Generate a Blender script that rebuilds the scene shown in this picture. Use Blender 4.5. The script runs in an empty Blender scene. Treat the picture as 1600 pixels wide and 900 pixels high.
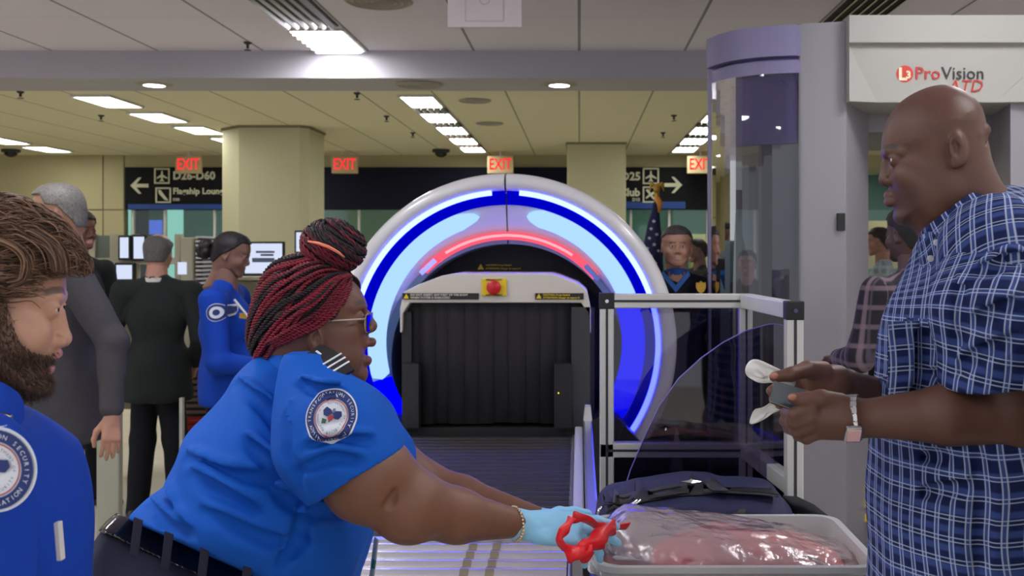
import bpy, math, random
import numpy as np
from mathutils import Vector, Matrix
from mathutils.bvhtree import BVHTree

# ------------------------------------------------------------ camera, world, exposure
SC = bpy.context.scene
F = 1555.0            # focal length in pixels of the 1600 wide frame
VX, VY = 905.0, 390.0 # vanishing point of the hall
CZ = 1.62             # camera height
cam_d = bpy.data.cameras.new('camera')
cam = bpy.data.objects.new('camera', cam_d)
SC.collection.objects.link(cam)
SC.camera = cam
cam.location = (0, 0, CZ)
cam.rotation_euler = (math.pi / 2, 0, 0)
cam_d.sensor_width = 36.0
cam_d.lens = F / 1600 * 36
cam_d.shift_x = -(VX - 800) / 1600
cam_d.shift_y = -(450 - VY) / 1600
cam_d.clip_start = 0.05
cam_d.dof.use_dof = True
cam_d.dof.focus_distance = 1.95
cam_d.dof.aperture_fstop = 9.0
SC.view_settings.view_transform = 'Standard'
SC.view_settings.look = 'None'
SC.view_settings.gamma = 1.0
SC.view_settings.use_curve_mapping = False
SC.view_settings.exposure = 0.0
W = bpy.data.worlds.new('world')
SC.world = W
W.use_nodes = True
W.node_tree.nodes['Background'].inputs[0].default_value = (0.80, 0.82, 0.88, 1)
W.node_tree.nodes['Background'].inputs[1].default_value = 0.95
L_NEAR = 33.0      # near ceiling troffers
L_FAR = 14.0       # far ceiling troffers
L_BLUE = 40.0       # blue light ring

# ------------------------------------------------------------ small helpers
def at(px, py, d):
    return np.array(((px - VX) / F * d, d, CZ - (py - VY) / F * d))

def srgb(r, g, b):
    def c(v):
        v /= 255.0
        return v / 12.92 if v <= 0.04045 else ((v + 0.055) / 1.055) ** 2.4
    return (c(r), c(g), c(b), 1.0)

MATS = {}
def mat(name, col, rough=0.6, metal=0.0, emit=None, estr=0.0, bump=0.0, bscale=200.0, sss=0.0,
        alpha=None, vcol=False, spec=0.5, var=0.0, vscale=3.0, coat=0.0):
    if name in MATS: return MATS[name]
    m = bpy.data.materials.new(name); m.use_nodes = True
    nt = m.node_tree; p = nt.nodes['Principled BSDF']
    if len(col) == 3: col = srgb(*col)
    p.inputs['Base Color'].default_value = col
    p.inputs['Roughness'].default_value = rough
    p.inputs['Metallic'].default_value = metal
    p.inputs['Specular IOR Level'].default_value = spec
    if coat: p.inputs['Coat Weight'].default_value = coat
    if sss:
        p.inputs['Subsurface Weight'].default_value = sss
        p.inputs['Subsurface Radius'].default_value = (0.012, 0.005, 0.003)
        p.inputs['Subsurface Scale'].default_value = 1.0
    if emit is not None:
        if len(emit) == 3: emit = srgb(*emit)
        p.inputs['Emission Color'].default_value = emit
        p.inputs['Emission Strength'].default_value = estr
    src = None
    if vcol:
        a = nt.nodes.new('ShaderNodeVertexColor'); a.layer_name = 'Col'
        src = a.outputs['Color']
        nt.links.new(src, p.inputs['Base Color'])
    if bump or var:
        tc = nt.nodes.new('ShaderNodeTexCoord')
    if var:
        n = nt.nodes.new('ShaderNodeTexNoise'); n.inputs['Scale'].default_value = vscale
        n.inputs['Detail'].default_value = 4
        nt.links.new(tc.outputs['Object'], n.inputs['Vector'])
        mr = nt.nodes.new('ShaderNodeMapRange')
        mr.inputs['From Min'].default_value = 0.3; mr.inputs['From Max'].default_value = 0.7
        mr.inputs['To Min'].default_value = 1 - var; mr.inputs['To Max'].default_value = 1 + var
        nt.links.new(n.outputs['Fac'], mr.inputs['Value'])
        mx = nt.nodes.new('ShaderNodeMix'); mx.data_type = 'RGBA'; mx.blend_type = 'MULTIPLY'
        mx.inputs['Factor'].default_value = 1.0
        if src: nt.links.new(src, mx.inputs['A'])
        else: mx.inputs['A'].default_value = col
        nt.links.new(mr.outputs['Result'], mx.inputs['B'])
        nt.links.new(mx.outputs['Result'], p.inputs['Base Color'])
    if bump:
        n = nt.nodes.new('ShaderNodeTexNoise'); n.inputs['Scale'].default_value = bscale
        n.inputs['Detail'].default_value = 3
        nt.links.new(tc.outputs['Object'], n.inputs['Vector'])
        b = nt.nodes.new('ShaderNodeBump'); b.inputs['Strength'].default_value = bump
        b.inputs['Distance'].default_value = 0.002
        nt.links.new(n.outputs['Fac'], b.inputs['Height'])
        nt.links.new(b.outputs['Normal'], p.inputs['Normal'])
    MATS[name] = m
    return m

def emat(name, col, s):
    if name in MATS: return MATS[name]
    m = bpy.data.materials.new(name); m.use_nodes = True
    nt = m.node_tree; nt.nodes.clear()
    e = nt.nodes.new('ShaderNodeEmission'); o = nt.nodes.new('ShaderNodeOutputMaterial')
    if len(col) == 3: col = srgb(*col)
    e.inputs[0].default_value = col; e.inputs[1].default_value = s
    nt.links.new(e.outputs[0], o.inputs[0]); MATS[name] = m
    return m

def clearmat(name, tint, gloss=0.08, rough=0.03):
    m = bpy.data.materials.new(name); m.use_nodes = True
    nt = m.node_tree; nt.nodes.clear()
    t = nt.nodes.new('ShaderNodeBsdfTransparent'); t.inputs[0].default_value = tint
    g = nt.nodes.new('ShaderNodeBsdfGlossy'); g.inputs['Roughness'].default_value = rough
    fr = nt.nodes.new('ShaderNodeFresnel'); fr.inputs[0].default_value = 1.45
    mx = nt.nodes.new('ShaderNodeMixShader'); o = nt.nodes.new('ShaderNodeOutputMaterial')
    mt = nt.nodes.new('ShaderNodeMath'); mt.operation = 'MULTIPLY'; mt.inputs[1].default_value = gloss / 0.04
    nt.links.new(fr.outputs[0], mt.inputs[0]); nt.links.new(mt.outputs[0], mx.inputs[0])
    nt.links.new(t.outputs[0], mx.inputs[1]); nt.links.new(g.outputs[0], mx.inputs[2])
    nt.links.new(mx.outputs[0], o.inputs[0]); MATS[name] = m
    return m

def tag(o, label=None, cat=None, group=None, kind=None):
    if label: o['label'] = label
    if cat: o['category'] = cat
    if group: o['group'] = group
    if kind: o['kind'] = kind
    return o

def thing(name, label, cat, loc=(0, 0, 0), group=None):
    o = bpy.data.objects.new(name, None); SC.collection.objects.link(o)
    o.location = [float(v) for v in loc]; o.empty_display_size = 0.05
    return tag(o, label, cat, group)

def link(name, me, m, parent=None, smooth=False, local=False):
    o = bpy.data.objects.new(name, me); SC.collection.objects.link(o)
    if m is not None and not me.materials: me.materials.append(m)
    if smooth:
        me.polygons.foreach_set('use_smooth', [True] * len(me.polygons))
    if parent is not None:
        o.parent = parent
        if not local:   # verts are in world space, parent only translated
            p = parent
            off = Vector((0, 0, 0))
            while p is not None:
                off -= p.location; p = p.parent
            o.location = off
    return o

class MB:
    """collects shapes, builds ONE mesh object"""
    def __init__(s): s.v = []; s.f = []
    def add(s, v, f):
        n = len(s.v); s.v += [tuple(float(c) for c in p) for p in v]
        s.f += [tuple(int(i) + n for i in q) for q in f]; return s
    def box(s, c, d, rz=0.0, rx=0.0, ry=0.0):
        R = (Matrix.Rotation(rz, 3, 'Z') @ Matrix.Rotation(ry, 3, 'Y') @ Matrix.Rotation(rx, 3, 'X'))
        v = []
        for i in (-.5, .5):
            for j in (-.5, .5):
                for k in (-.5, .5):
                    v.append(tuple(R @ Vector((i * d[0], j * d[1], k * d[2])) + Vector([float(q) for q in c])))
        return s.add(v, [(0, 1, 3, 2), (4, 6, 7, 5), (0, 4, 5, 1), (2, 3, 7, 6), (0, 2, 6, 4), (1, 5, 7, 3)])
    def bb(s, x0, x1, y0, y1, z0, z1):
        return s.box(((x0 + x1) / 2, (y0 + y1) / 2, (z0 + z1) / 2), (abs(x1 - x0), abs(y1 - y0), abs(z1 - z0)))
    def bar(s, a, b, w, h=None, up=(0, 0, 1)):
        h = h or w; a = Vector([float(q) for q in a]); b = Vector([float(q) for q in b]); t = (b - a).normalized()
        u = Vector(up)
        if abs(t.dot(u)) > .95: u = Vector((0, 1, 0))
        x = t.cross(u).normalized(); y = x.cross(t)
        v = [tuple(p + x * (i * w / 2) + y * (j * h / 2)) for p in (a, b) for i, j in ((-1, -1), (1, -1), (1, 1), (-1, 1))]
        return s.add(v, [(3, 2, 1, 0), (4, 5, 6, 7), (0, 1, 5, 4), (1, 2, 6, 5), (2, 3, 7, 6), (3, 0, 4, 7)])
    def tube(s, pts, r, n=8, cap=True):
        P = [Vector([float(q) for q in p]) for p in pts]
        R = list(r) if hasattr(r, '__len__') else [r] * len(P)
        prev = None; v = []
        for i, p in enumerate(P):
            t = (P[min(i + 1, len(P) - 1)] - P[max(i - 1, 0)])
            t = t.normalized() if t.length > 1e-9 else Vector((0, 0, 1))
            if prev is None:
                u = Vector((0, 0, 1)) if abs(t.z) < .9 else Vector((1, 0, 0))
                x = t.cross(u).normalized()
            else:
                x = (prev - t * prev.dot(t)).normalized()
            prev = x; y = t.cross(x)
            for k in range(n):
                a = 2 * math.pi * k / n
                v.append(tuple(p + (x * math.cos(a) + y * math.sin(a)) * R[i]))
        f = []
        for i in range(len(P) - 1):
            for k in range(n):
                k2 = (k + 1) % n
                f.append((i * n + k, i * n + k2, (i + 1) * n + k2, (i + 1) * n + k))
        if cap:
            f.append(tuple(range(n))[::-1]); f.append(tuple((len(P) - 1) * n + k for k in range(n)))
        return s.add(v, f)
    def prism(s, poly, a0, a1, axis='y'):
        """closed polygon of (u,v) extruded along axis"""
        n = len(poly)
        def mk(u, w, t):
            return (u, t, w) if axis == 'y' else ((t, u, w) if axis == 'x' else (u, w, t))
        v = [mk(u, w, a0) for u, w in poly] + [mk(u, w, a1) for u, w in poly]
        f = [tuple(range(n)), tuple(range(n, 2 * n))[::-1]]
        for i in range(n):
            j = (i + 1) % n; f.append((i, i + n, j + n, j))
        return s.add(v, f)
    def lathe(s, prof, c, axis='y', a0=0.0, a1=2 * math.pi, n=64, closed_prof=False):
        """prof: list of (r, t): r radius, t along the axis"""
        full = abs(a1 - a0 - 2 * math.pi) < 1e-6
        m = n if full else n + 1
        v = []
        for i in range(m):
            a = a0 + (a1 - a0) * i / n
            for r, t, *dz in prof:
                if axis == 'y': v.append((c[0] + r * math.cos(a), c[1] + t, c[2] + r * math.sin(a) + (dz[0] if dz else 0)))
                elif axis == 'z': v.append((c[0] + r * math.cos(a), c[1] + r * math.sin(a), c[2] + t))
                else: v.append((c[0] + t, c[1] + r * math.cos(a), c[2] + r * math.sin(a)))
        k = len(prof); f = []
        for i in range(n):
            i2 = (i + 1) % m
            for j in range(k if closed_prof else k - 1):
                j2 = (j + 1) % k
                f.append((i * k + j, i * k + j2, i2 * k + j2, i2 * k + j))
        if closed_prof and not full:
            f.append(tuple(range(k))); f.append(tuple((m - 1) * k + j for j in range(k))[::-1])
        return s.add(v, f)
    def mesh(s, name='m'):
        me = bpy.data.meshes.new(name); me.from_pydata(s.v, [], s.f); me.update()
        return me
    def build(s, name, m, parent=None, smooth=False, bevel=0.0, local=False, auto=None):
        me = s.mesh(name)
        o = link(name, me, m, parent, smooth, local)
        if bevel:
            b = o.modifiers.new('bevel', 'BEVEL'); b.width = bevel; b.segments = 2; b.limit_method = 'ANGLE'
        if auto:
            me.polygons.foreach_set('use_smooth', [True] * len(me.polygons))
            me.set_sharp_from_angle(angle=math.radians(auto))
        return o

def text_mesh(s, size, depth=0.0, align='CENTER', res=2, bold=0.0, sx=1.0):
    c = bpy.data.curves.new('t', 'FONT'); c.body = s; c.size = size; c.align_x = align; c.align_y = 'CENTER'
    c.extrude = depth; c.resolution_u = res; c.offset = bold
    o = bpy.data.objects.new('t', c); SC.collection.objects.link(o)
    bpy.context.view_layer.update()
    dg = bpy.context.evaluated_depsgraph_get()
    me = bpy.data.meshes.new_from_object(o.evaluated_get(dg))
    v = np.array([x.co[:] for x in me.vertices]).reshape(-1, 3); v[:, 0] *= sx
    f = [tuple(p.vertices) for p in me.polygons]
    bpy.data.objects.remove(o); bpy.data.curves.remove(c); bpy.data.meshes.remove(me)
    return v, f

def lettering(s, size, c, m, parent, name='lettering', bold=0.0, align='CENTER', sx=1.0, shear=0.0, rz=0.0):
    """text standing in the XZ plane facing -Y at point c"""
    v, f = text_mesh(s, size, 0.0006, align, bold=bold, sx=sx)
    x = v[:, 0] + shear * v[:, 1]
    w = np.stack([x * math.cos(rz) + c[0], c[1] + x * math.sin(rz) - v[:, 2], c[2] + v[:, 1]], 1)
    return MB().add(w, f).build(name, m, parent)

# ------------------------------------------------------------ implicit surface sculpting
def smin(a, b, k):
    h = np.clip(0.5 + 0.5 * (b - a) / k, 0, 1)
    return b * (1 - h) + a * h - k * h * (1 - h)

class Field:
    """a signed distance grid that shapes are blended into, then meshed"""
    def __init__(s, lo, hi, h):
        s.lo = np.array(lo, float); s.h = h
        s.n = np.ceil((np.array(hi, float) - s.lo) / h).astype(int) + 1
        s.x, s.y, s.z = [s.lo[i] + np.arange(s.n[i]) * h for i in range(3)]
        s.f = np.full(tuple(s.n), 0.5, np.float32)
    def sub(s, lo, hi):
        a = np.clip(np.floor((np.array(lo) - s.lo) / s.h).astype(int), 0, s.n)
        b = np.clip(np.ceil((np.array(hi) - s.lo) / s.h).astype(int) + 1, 0, s.n)
        if (b <= a).any(): return None, None
        sl = tuple(slice(a[i], b[i]) for i in range(3))
        X = s.x[sl[0]][:, None, None]; Y = s.y[sl[1]][None, :, None]; Z = s.z[sl[2]][None, None, :]
        return sl, (X, Y, Z)
    def put(s, sl, d, k, op):
        a = s.f[sl]
        if op == 'add': s.f[sl] = smin(a, d, k) if k > 0 else np.minimum(a, d)
        elif op == 'cut': s.f[sl] = -smin(-a, d, k) if k > 0 else np.maximum(a, -d)
        elif op == 'and': s.f[sl] = -smin(-a, -d, k) if k > 0 else np.maximum(a, d)
    def ell(s, c, r, k=0.01, op='add', R=None):
        c = np.array(c, float); r = np.array(r, float) * np.ones(3); m = r.max() + k * 2 + s.h * 3
        sl, G = s.sub(c - m, c + m)
        if sl is None: return s
        X, Y, Z = G[0] - c[0], G[1] - c[1], G[2] - c[2]
        if R is not None:
            R = np.array(R); X, Y, Z = [R[0, i] * X + R[1, i] * Y + R[2, i] * Z for i in range(3)]
        k0 = np.sqrt((X / r[0]) ** 2 + (Y / r[1]) ** 2 + (Z / r[2]) ** 2)
        k1 = np.sqrt((X / r[0] ** 2) ** 2 + (Y / r[1] ** 2) ** 2 + (Z / r[2] ** 2) ** 2) + 1e-9
        s.put(sl, (k0 * (k0 - 1) / k1).astype(np.float32), k, op); return s
    def cone(s, a, b, ra, rb, k=0.01, op='add', sq=(1, 1, 1)):
        a = np.array(a, float); b = np.array(b, float); m = max(ra, rb) * max(1, 1 / min(sq)) + k * 2 + s.h * 3
        sl, G = s.sub(np.minimum(a, b) - m, np.maximum(a, b) + m)
        if sl is None: return s
        d = b - a; L = (d * d).sum() + 1e-12
        t = np.clip(((G[0] - a[0]) * d[0] + (G[1] - a[1]) * d[1] + (G[2] - a[2]) * d[2]) / L, 0, 1)
        q = np.sqrt(((G[0] - a[0] - t * d[0]) * sq[0]) ** 2 + ((G[1] - a[1] - t * d[1]) * sq[1]) ** 2 + ((G[2] - a[2] - t * d[2]) * sq[2]) ** 2)
        s.put(sl, (q - (ra + (rb - ra) * t)).astype(np.float32), k, op); return s
    def chain(s, pts, rs, k=0.01, op='add', sq=(1, 1, 1)):
        for i in range(len(pts) - 1): s.cone(pts[i], pts[i + 1], rs[i], rs[i + 1], k, op, sq)
        return s
    def slab(s, poly, y0, Wf, D, k=0.01, op='add', expo=2.0, rounds=2):
        """silhouette in the xz plane puffed up sideways: half width Wf(x, z), rim depth D(x, z)"""
        P = smooth_poly(poly, 8)
        d2 = poly_sdf(P, s.x, s.z)
        X, Z = np.meshgrid(s.x, s.z, indexing='ij')
        Wg = Wf(X, Z) if callable(Wf) else np.full_like(X, Wf)
        Dg = D(X, Z) if callable(D) else np.full_like(X, D)
        u = np.clip(1 + d2 / Dg, 0, None)[:, None, :]
        yy = np.abs(s.y[None, :, None] - y0) / Wg[:, None, :]
        g = (u ** expo + yy ** expo) ** (1 / expo) - 1
        s.put((slice(None),) * 3, (g * np.minimum(Wg, Dg)[:, None, :]).astype(np.float32), k, op); return s
    def plane(s, p, n, k=0.004, op='and'):
        n = np.array(n, float); n /= np.linalg.norm(n)
        d = (s.x[:, None, None] - p[0]) * n[0] + (s.y[None, :, None] - p[1]) * n[1] + (s.z[None, None, :] - p[2]) * n[2]
        s.put((slice(None),) * 3, d.astype(np.float32), k, op); return s
    def wave(s, amp, freq, seed=0, n=3, stretch=(1, 1, 1)):
        rg = np.random.RandomState(seed)
        X = s.x[:, None, None]; Y = s.y[None, :, None]; Z = s.z[None, None, :]
        acc = 0
        for i in range(n):
            d = rg.randn(3); d /= np.linalg.norm(d); d *= np.array(stretch)
            q = (X * d[0] + Y * d[1] + Z * d[2]) * freq * (0.7 + 0.8 * rg.rand())
            d2 = rg.randn(3)
            acc = acc + np.sin(q + 1.5 * np.sin((X * d2[0] + Y * d2[1] + Z * d2[2]) * freq * 0.4) + rg.rand() * 6)
        s.f += (amp * acc / n).astype(np.float32); return s
    def surf(s, px, py, d0):
        """nearest surface towards the camera along the line of sight of a photograph point"""
        d = d0
        for _ in range(3):
            q = at(px, py, d)
            i = int(round((q[0] - s.lo[0]) / s.h)); k = int(round((q[2] - s.lo[2]) / s.h))
            if not (0 <= i < s.n[0] and 0 <= k < s.n[2]): return None
            j = np.where(s.f[i, :, k] < 0)[0]
            if len(j) == 0: return None
            d = s.y[j[0]]
        return at(px, py, d)
    def fold(s, pts, d0, r=.004, k=.018, lip=.5):
        P = np.array(pts, float); u = np.linspace(0, len(P) - 1, 4 * len(P))
        P = np.stack([np.interp(u, range(len(P)), P[:, i]) for i in (0, 1)], 1)
        Q = [s.surf(x, y, d0) for x, y in P]; Q = [q for q in Q if q is not None]
        if len(Q) < 3: return s
        n = len(Q); R = [r * math.sin(math.pi * (i + .6) / (n + .2)) for i in range(n)]
        up = [q + np.array((0, .002, .011 + r)) for q in Q]
        if lip: s.chain(up, [x * lip for x in R], k)
        s.chain(Q, R, k, 'cut'); return s
    def copy(s):
        o = Field.__new__(Field); o.lo, o.h, o.n, o.x, o.y, o.z = s.lo, s.h, s.n, s.x, s.y, s.z
        o.f = s.f.copy(); return o
    def mesh(s):
        return surface_nets(s.f, s.lo, s.h)

def smooth_poly(P, n=8):
    P = np.array(P, float); N = len(P); out = []
    for i in range(N):
        p0, p1, p2, p3 = P[i - 1], P[i], P[(i + 1) % N], P[(i + 2) % N]
        for t in np.arange(n) / n:
            out.append(0.5 * (2 * p1 + (p2 - p0) * t + (2 * p0 - 5 * p1 + 4 * p2 - p3) * t * t + (3 * p1 - p0 - 3 * p2 + p3) * t ** 3))
    return np.array(out)

def poly_sdf(P, xs, zs):
    X, Z = np.meshgrid(xs, zs, indexing='ij')
    d = np.full(X.shape, 1e9); ins = np.zeros(X.shape, bool); N = len(P)
    for i in range(N):
        a = P[i]; b = P[(i + 1) % N]; e = b - a
        t = np.clip(((X - a[0]) * e[0] + (Z - a[1]) * e[1]) / (e @ e + 1e-15), 0, 1)
        d = np.minimum(d, (X - a[0] - t * e[0]) ** 2 + (Z - a[1] - t * e[1]) ** 2)
        c = ((a[1] > Z) != (b[1] > Z))
        with np.errstate(divide='ignore', invalid='ignore'):
            xi = (b[0] - a[0]) * (Z - a[1]) / (b[1] - a[1] + 1e-15) + a[0]
        ins ^= c & (X < xi)
    d = np.sqrt(d)
    return np.where(ins, -d, d)

def surface_nets(f, lo, h):
    f = np.pad(f, 1, constant_values=0.5); lo = np.array(lo) - h
    s = f < 0
    A = np.array(f.shape) - 1
    cnt = np.zeros(tuple(A), np.int8)
    for i in (0, 1):
        for j in (0, 1):
            for k in (0, 1):
                cnt += s[i:A[0] + i, j:A[1] + j, k:A[2] + k]
    act = (cnt > 0) & (cnt < 8)
    ci = np.argwhere(act); idx = np.full(tuple(A), -1, np.int64); idx[act] = np.arange(len(ci))
    acc = np.zeros((len(ci), 3)); num = np.zeros(len(ci))
    cor = [(i, j, k) for i in (0, 1) for j in (0, 1) for k in (0, 1)]
    for a in cor:
        for ax in range(3):
            if a[ax]: continue
            b = list(a); b[ax] = 1
            fa = f[ci[:, 0] + a[0], ci[:, 1] + a[1], ci[:, 2] + a[2]]
            fb = f[ci[:, 0] + b[0], ci[:, 1] + b[1], ci[:, 2] + b[2]]
            m = (fa < 0) != (fb < 0)
            t = np.where(m, fa / np.where(m, fa - fb, 1), 0)
            p = np.tile(np.array(a, float), (len(ci), 1)); p[:, ax] += t
            acc += p * m[:, None]; num += m
    V = lo + (ci + acc / num[:, None]) * h
    Q = []
    for ax in range(3):
        b, c = [(1, 2), (2, 0), (0, 1)][ax]
        sa = [slice(None)] * 3; sb = [slice(None)] * 3
        sa[ax] = slice(0, -1); sb[ax] = slice(1, None)
        e = s[tuple(sa)] != s[tuple(sb)]
        P = np.argwhere(e)
        P = P[(P[:, b] > 0) & (P[:, c] > 0) & (P[:, b] < A[b]) & (P[:, c] < A[c])]
        def at_(db, dc):
            q = P.copy(); q[:, b] -= db; q[:, c] -= dc; return idx[q[:, 0], q[:, 1], q[:, 2]]
        q = np.stack([at_(0, 0), at_(1, 0), at_(1, 1), at_(0, 1)], 1)
        flip = ~s[P[:, 0], P[:, 1], P[:, 2]]
        q[flip] = q[flip][:, ::-1]
        Q.append(q)
    Q = np.concatenate(Q); Q = Q[(Q >= 0).all(1)]
    return V, Q

def np_mesh(name, V, Q, m, parent=None, smooth=True, col=None, local=False, smooth_it=0, uv=None):
    me = bpy.data.meshes.new(name)
    V = np.asarray(V, float); Q = np.asarray(Q)
    me.vertices.add(len(V)); me.vertices.foreach_set('co', V.ravel())
    me.loops.add(Q.size); me.loops.foreach_set('vertex_index', Q.ravel().astype(np.int32))
    me.polygons.add(len(Q)); w = Q.shape[1]
    me.polygons.foreach_set('loop_start', (np.arange(len(Q)) * w).astype(np.int32))
    me.update(calc_edges=True); me.validate()
    if col is not None:
        a = me.color_attributes.new('Col', 'FLOAT_COLOR', 'POINT')
        c = np.ones((len(V), 4)); c[:, :3] = col; a.data.foreach_set('color', c.ravel())
    if uv is not None:
        a = me.attributes.new('cloth_uv', 'FLOAT_VECTOR', 'POINT'); u = np.zeros((len(V), 3)); u[:, :2] = uv
        a.data.foreach_set('vector', u.ravel())
    return link(name, me, m, parent, smooth, local)

def relax(V, Q, it=2, lam=0.5):
    n = len(V); V = V.copy()
    E = np.concatenate([Q[:, [0, 1]], Q[:, [1, 2]], Q[:, [2, 3]], Q[:, [3, 0]]])
    deg = np.bincount(E.ravel(), minlength=n).astype(float); deg[deg == 0] = 1
    for _ in range(it):
        S = np.zeros_like(V)
        for ax in range(3):
            S[:, ax] = np.bincount(E[:, 0], V[E[:, 1], ax], n) + np.bincount(E[:, 1], V[E[:, 0], ax], n)
        V += lam * (S / deg[:, None] - V)
    return V

def join(parts):
    v = []; q = []; c = []; n = 0
    for p in parts:
        v.append(p[0]); q.append(np.asarray(p[1]) + n); n += len(p[0])
        if len(p) > 2: c.append(np.ones((len(p[0]), 3)) * np.array(p[2]))
    return np.concatenate(v), np.concatenate(q), (np.concatenate(c) if c else None)

def linked_body(chain_parts):
    """one continuous skin: each entry is (V, Q, colour, index of the entry it grows from)"""
    from mathutils.kdtree import KDTree
    offs = []; n = 0
    for p_ in chain_parts: offs.append(n); n += len(p_[0])
    V = np.concatenate([p_[0] for p_ in chain_parts]); Q = [np.asarray(p_[1]) + o for p_, o in zip(chain_parts, offs)]
    C = np.concatenate([np.ones((len(p_[0]), 3)) * np.array(p_[2]) for p_ in chain_parts]); extra = []
    for i, p_ in enumerate(chain_parts):
        if p_[3] is None: continue
        A, B = chain_parts[p_[3]][0], p_[0]; step = max(1, len(A) // 4000)
        kd = KDTree(len(A[::step]))
        for k, q in enumerate(A[::step]): kd.insert(Vector([float(c) for c in q]), k * step)
        kd.balance(); best = (9, 0, 0)
        for k in range(0, len(B), max(1, len(B) // 1500)):
            _, ia, d_ = kd.find(Vector([float(c) for c in B[k]]))
            if d_ < best[0]: best = (d_, ia, k)
        qa = next(q for q in chain_parts[p_[3]][1] if best[1] in q); qb = next(q for q in p_[1] if best[2] in q)
        ka = list(qa).index(best[1]); kb = list(qb).index(best[2])
        extra.append((offs[p_[3]] + qa[ka], offs[p_[3]] + qa[(ka + 1) % 4], offs[i] + qb[(kb + 1) % 4], offs[i] + qb[kb]))
    return V, np.concatenate(Q + [np.array(extra, dtype=Q[0].dtype)]), C
def limb(pts, r):
    m = MB().tube(pts, r, 8, cap=False); return np.array(m.v), np.array(m.f)

def bvh_of(V, Q):
    return BVHTree.FromPolygons([tuple(p) for p in V], [tuple(int(i) for i in q) for q in Q])

def smoothstep(a, b, x):
    t = np.clip((x - a) / (b - a), 0, 1); return t * t * (3 - 2 * t)
# ============================================================ THE HALL
ZF = CZ + 1.5      # far ceiling
ZN = CZ + 1.68     # near ceiling
YB0, YB1 = 8.4, 9.08
ZB = CZ + 268 / F * YB0
YW = 15.8

def tile_mat(name, col, px, py, w=0.012, dark=0.55):
    m = mat(name, col, 0.85, bump=0.25, bscale=60)
    nt = m.node_tree; p = nt.nodes['Principled BSDF']
    tc = nt.nodes.new('ShaderNodeTexCoord'); sp = nt.nodes.new('ShaderNodeSeparateXYZ')
    nt.links.new(tc.outputs['Object'], sp.inputs[0])
    outs = []
    for ax, per, ww in ((0, px, w), (1, py, w * 0.5)):
        a = nt.nodes.new('ShaderNodeMath'); a.operation = 'PINGPONG'; a.inputs[1].default_value = per / 2
        ad = nt.nodes.new('ShaderNodeMath'); ad.operation = 'ADD'; ad.inputs[1].default_value = 100 * per
        nt.links.new(sp.outputs[ax], ad.inputs[0]); nt.links.new(ad.outputs[0], a.inputs[0])
        g = nt.nodes.new('ShaderNodeMath'); g.operation = 'LESS_THAN'; g.inputs[1].default_value = ww / 2
        nt.links.new(a.outputs[0], g.inputs[0])
        if ax == 1:
            g2 = nt.nodes.new('ShaderNodeMath'); g2.operation = 'MULTIPLY'; g2.inputs[1].default_value = 0.25
            nt.links.new(g.outputs[0], g2.inputs[0]); g = g2
        outs.append(g.outputs[0])
    mx = nt.nodes.new('ShaderNodeMath'); mx.operation = 'MAXIMUM'
    nt.links.new(outs[0], mx.inputs[0]); nt.links.new(outs[1], mx.inputs[1])
    c = nt.nodes.new('ShaderNodeMix'); c.data_type = 'RGBA'
    cc = srgb(*col); c.inputs['A'].default_value = cc
    c.inputs['B'].default_value = (cc[0] * dark, cc[1] * dark, cc[2] * dark, 1)
    nt.links.new(mx.outputs[0], c.inputs['Factor']); nt.links.new(c.outputs['Result'], p.inputs['Base Color'])
    return m

M_ceil_n = tile_mat('near_ceiling_tile', (232, 227, 240), 0.89, 1.8, 0.022, 0.35)
M_ceil_f = tile_mat('far_ceiling_tile', (226, 221, 192), 0.70, 1.2, 0.018, 0.4)
M_wall = mat('beige_wall', (180, 172, 136), 0.8, var=0.03, vscale=0.8)
M_white = mat('white_paint', (205, 203, 200), 0.7)
M_colm = mat('column_plaster', (186, 182, 152), 0.75, var=0.02, vscale=2)
M_fascia = mat('dark_fascia', (14, 15, 20), 0.7, spec=.2)
M_fascia_b = mat('navy_fascia', (14, 15, 36), 0.7, spec=.2)
M_signw = mat('sign_lettering', (205, 205, 180), 0.6)
M_signb = mat('sign_blue', (10, 60, 140), 0.5)
M_black = mat('black_plastic', (22, 22, 24), 0.5)
M_dark = mat('dark_grey', (48, 48, 52), 0.6)
M_alu = mat('aluminium', (190, 190, 192), 0.32, metal=0.85, bump=0.1, bscale=300)
M_alu_l = mat('aluminium_light', (205, 205, 200), 0.45, metal=0.35)
M_steel = mat('polished_steel', (205, 205, 205), 0.18, metal=1.0)
M_floor = mat('floor_tile', (198, 190, 172), 0.45, var=0.08, vscale=3)
M_teal = mat('teal_wall', (100, 140, 135), 0.6, var=0.1, vscale=2)
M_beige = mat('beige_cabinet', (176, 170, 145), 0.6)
M_beige_d = mat('beige_dark_panel', (128, 122, 96), 0.7)  # darker beige for the counter body and joint backing
E_near = emat('troffer_light_near', (0.98, 0.98, 1.0, 1), L_NEAR)
E_far = emat('troffer_light_far', (1.0, 0.99, 0.90, 1), L_FAR)
E_down = emat('downlight_glow', (1.0, 0.96, 0.85, 1), 18.0)
E_screen = emat('screen_white', (0.72, 0.80, 1.0, 1), 0.95)
M_screen_line = mat('screen_text', (110, 120, 150), 0.6)
E_blue_s = emat('screen_blue', (0.10, 0.16, 0.75, 1), 1.0)
E_cyan = emat('lit_cyan_panel', (0.45, 0.85, 0.75, 1), 0.75)
E_exit = emat('exit_red', (1.0, 0.03, 0.04, 1), 1.2)

def S(name, mb, m, lab=None, **k):
    return tag(mb.build(name, m, **k), lab, None, None, 'structure')

S('floor', MB().bb(-13, 13, -6, 21, -0.1, 0), M_floor, 'tan tiled floor of the hall')
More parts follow.
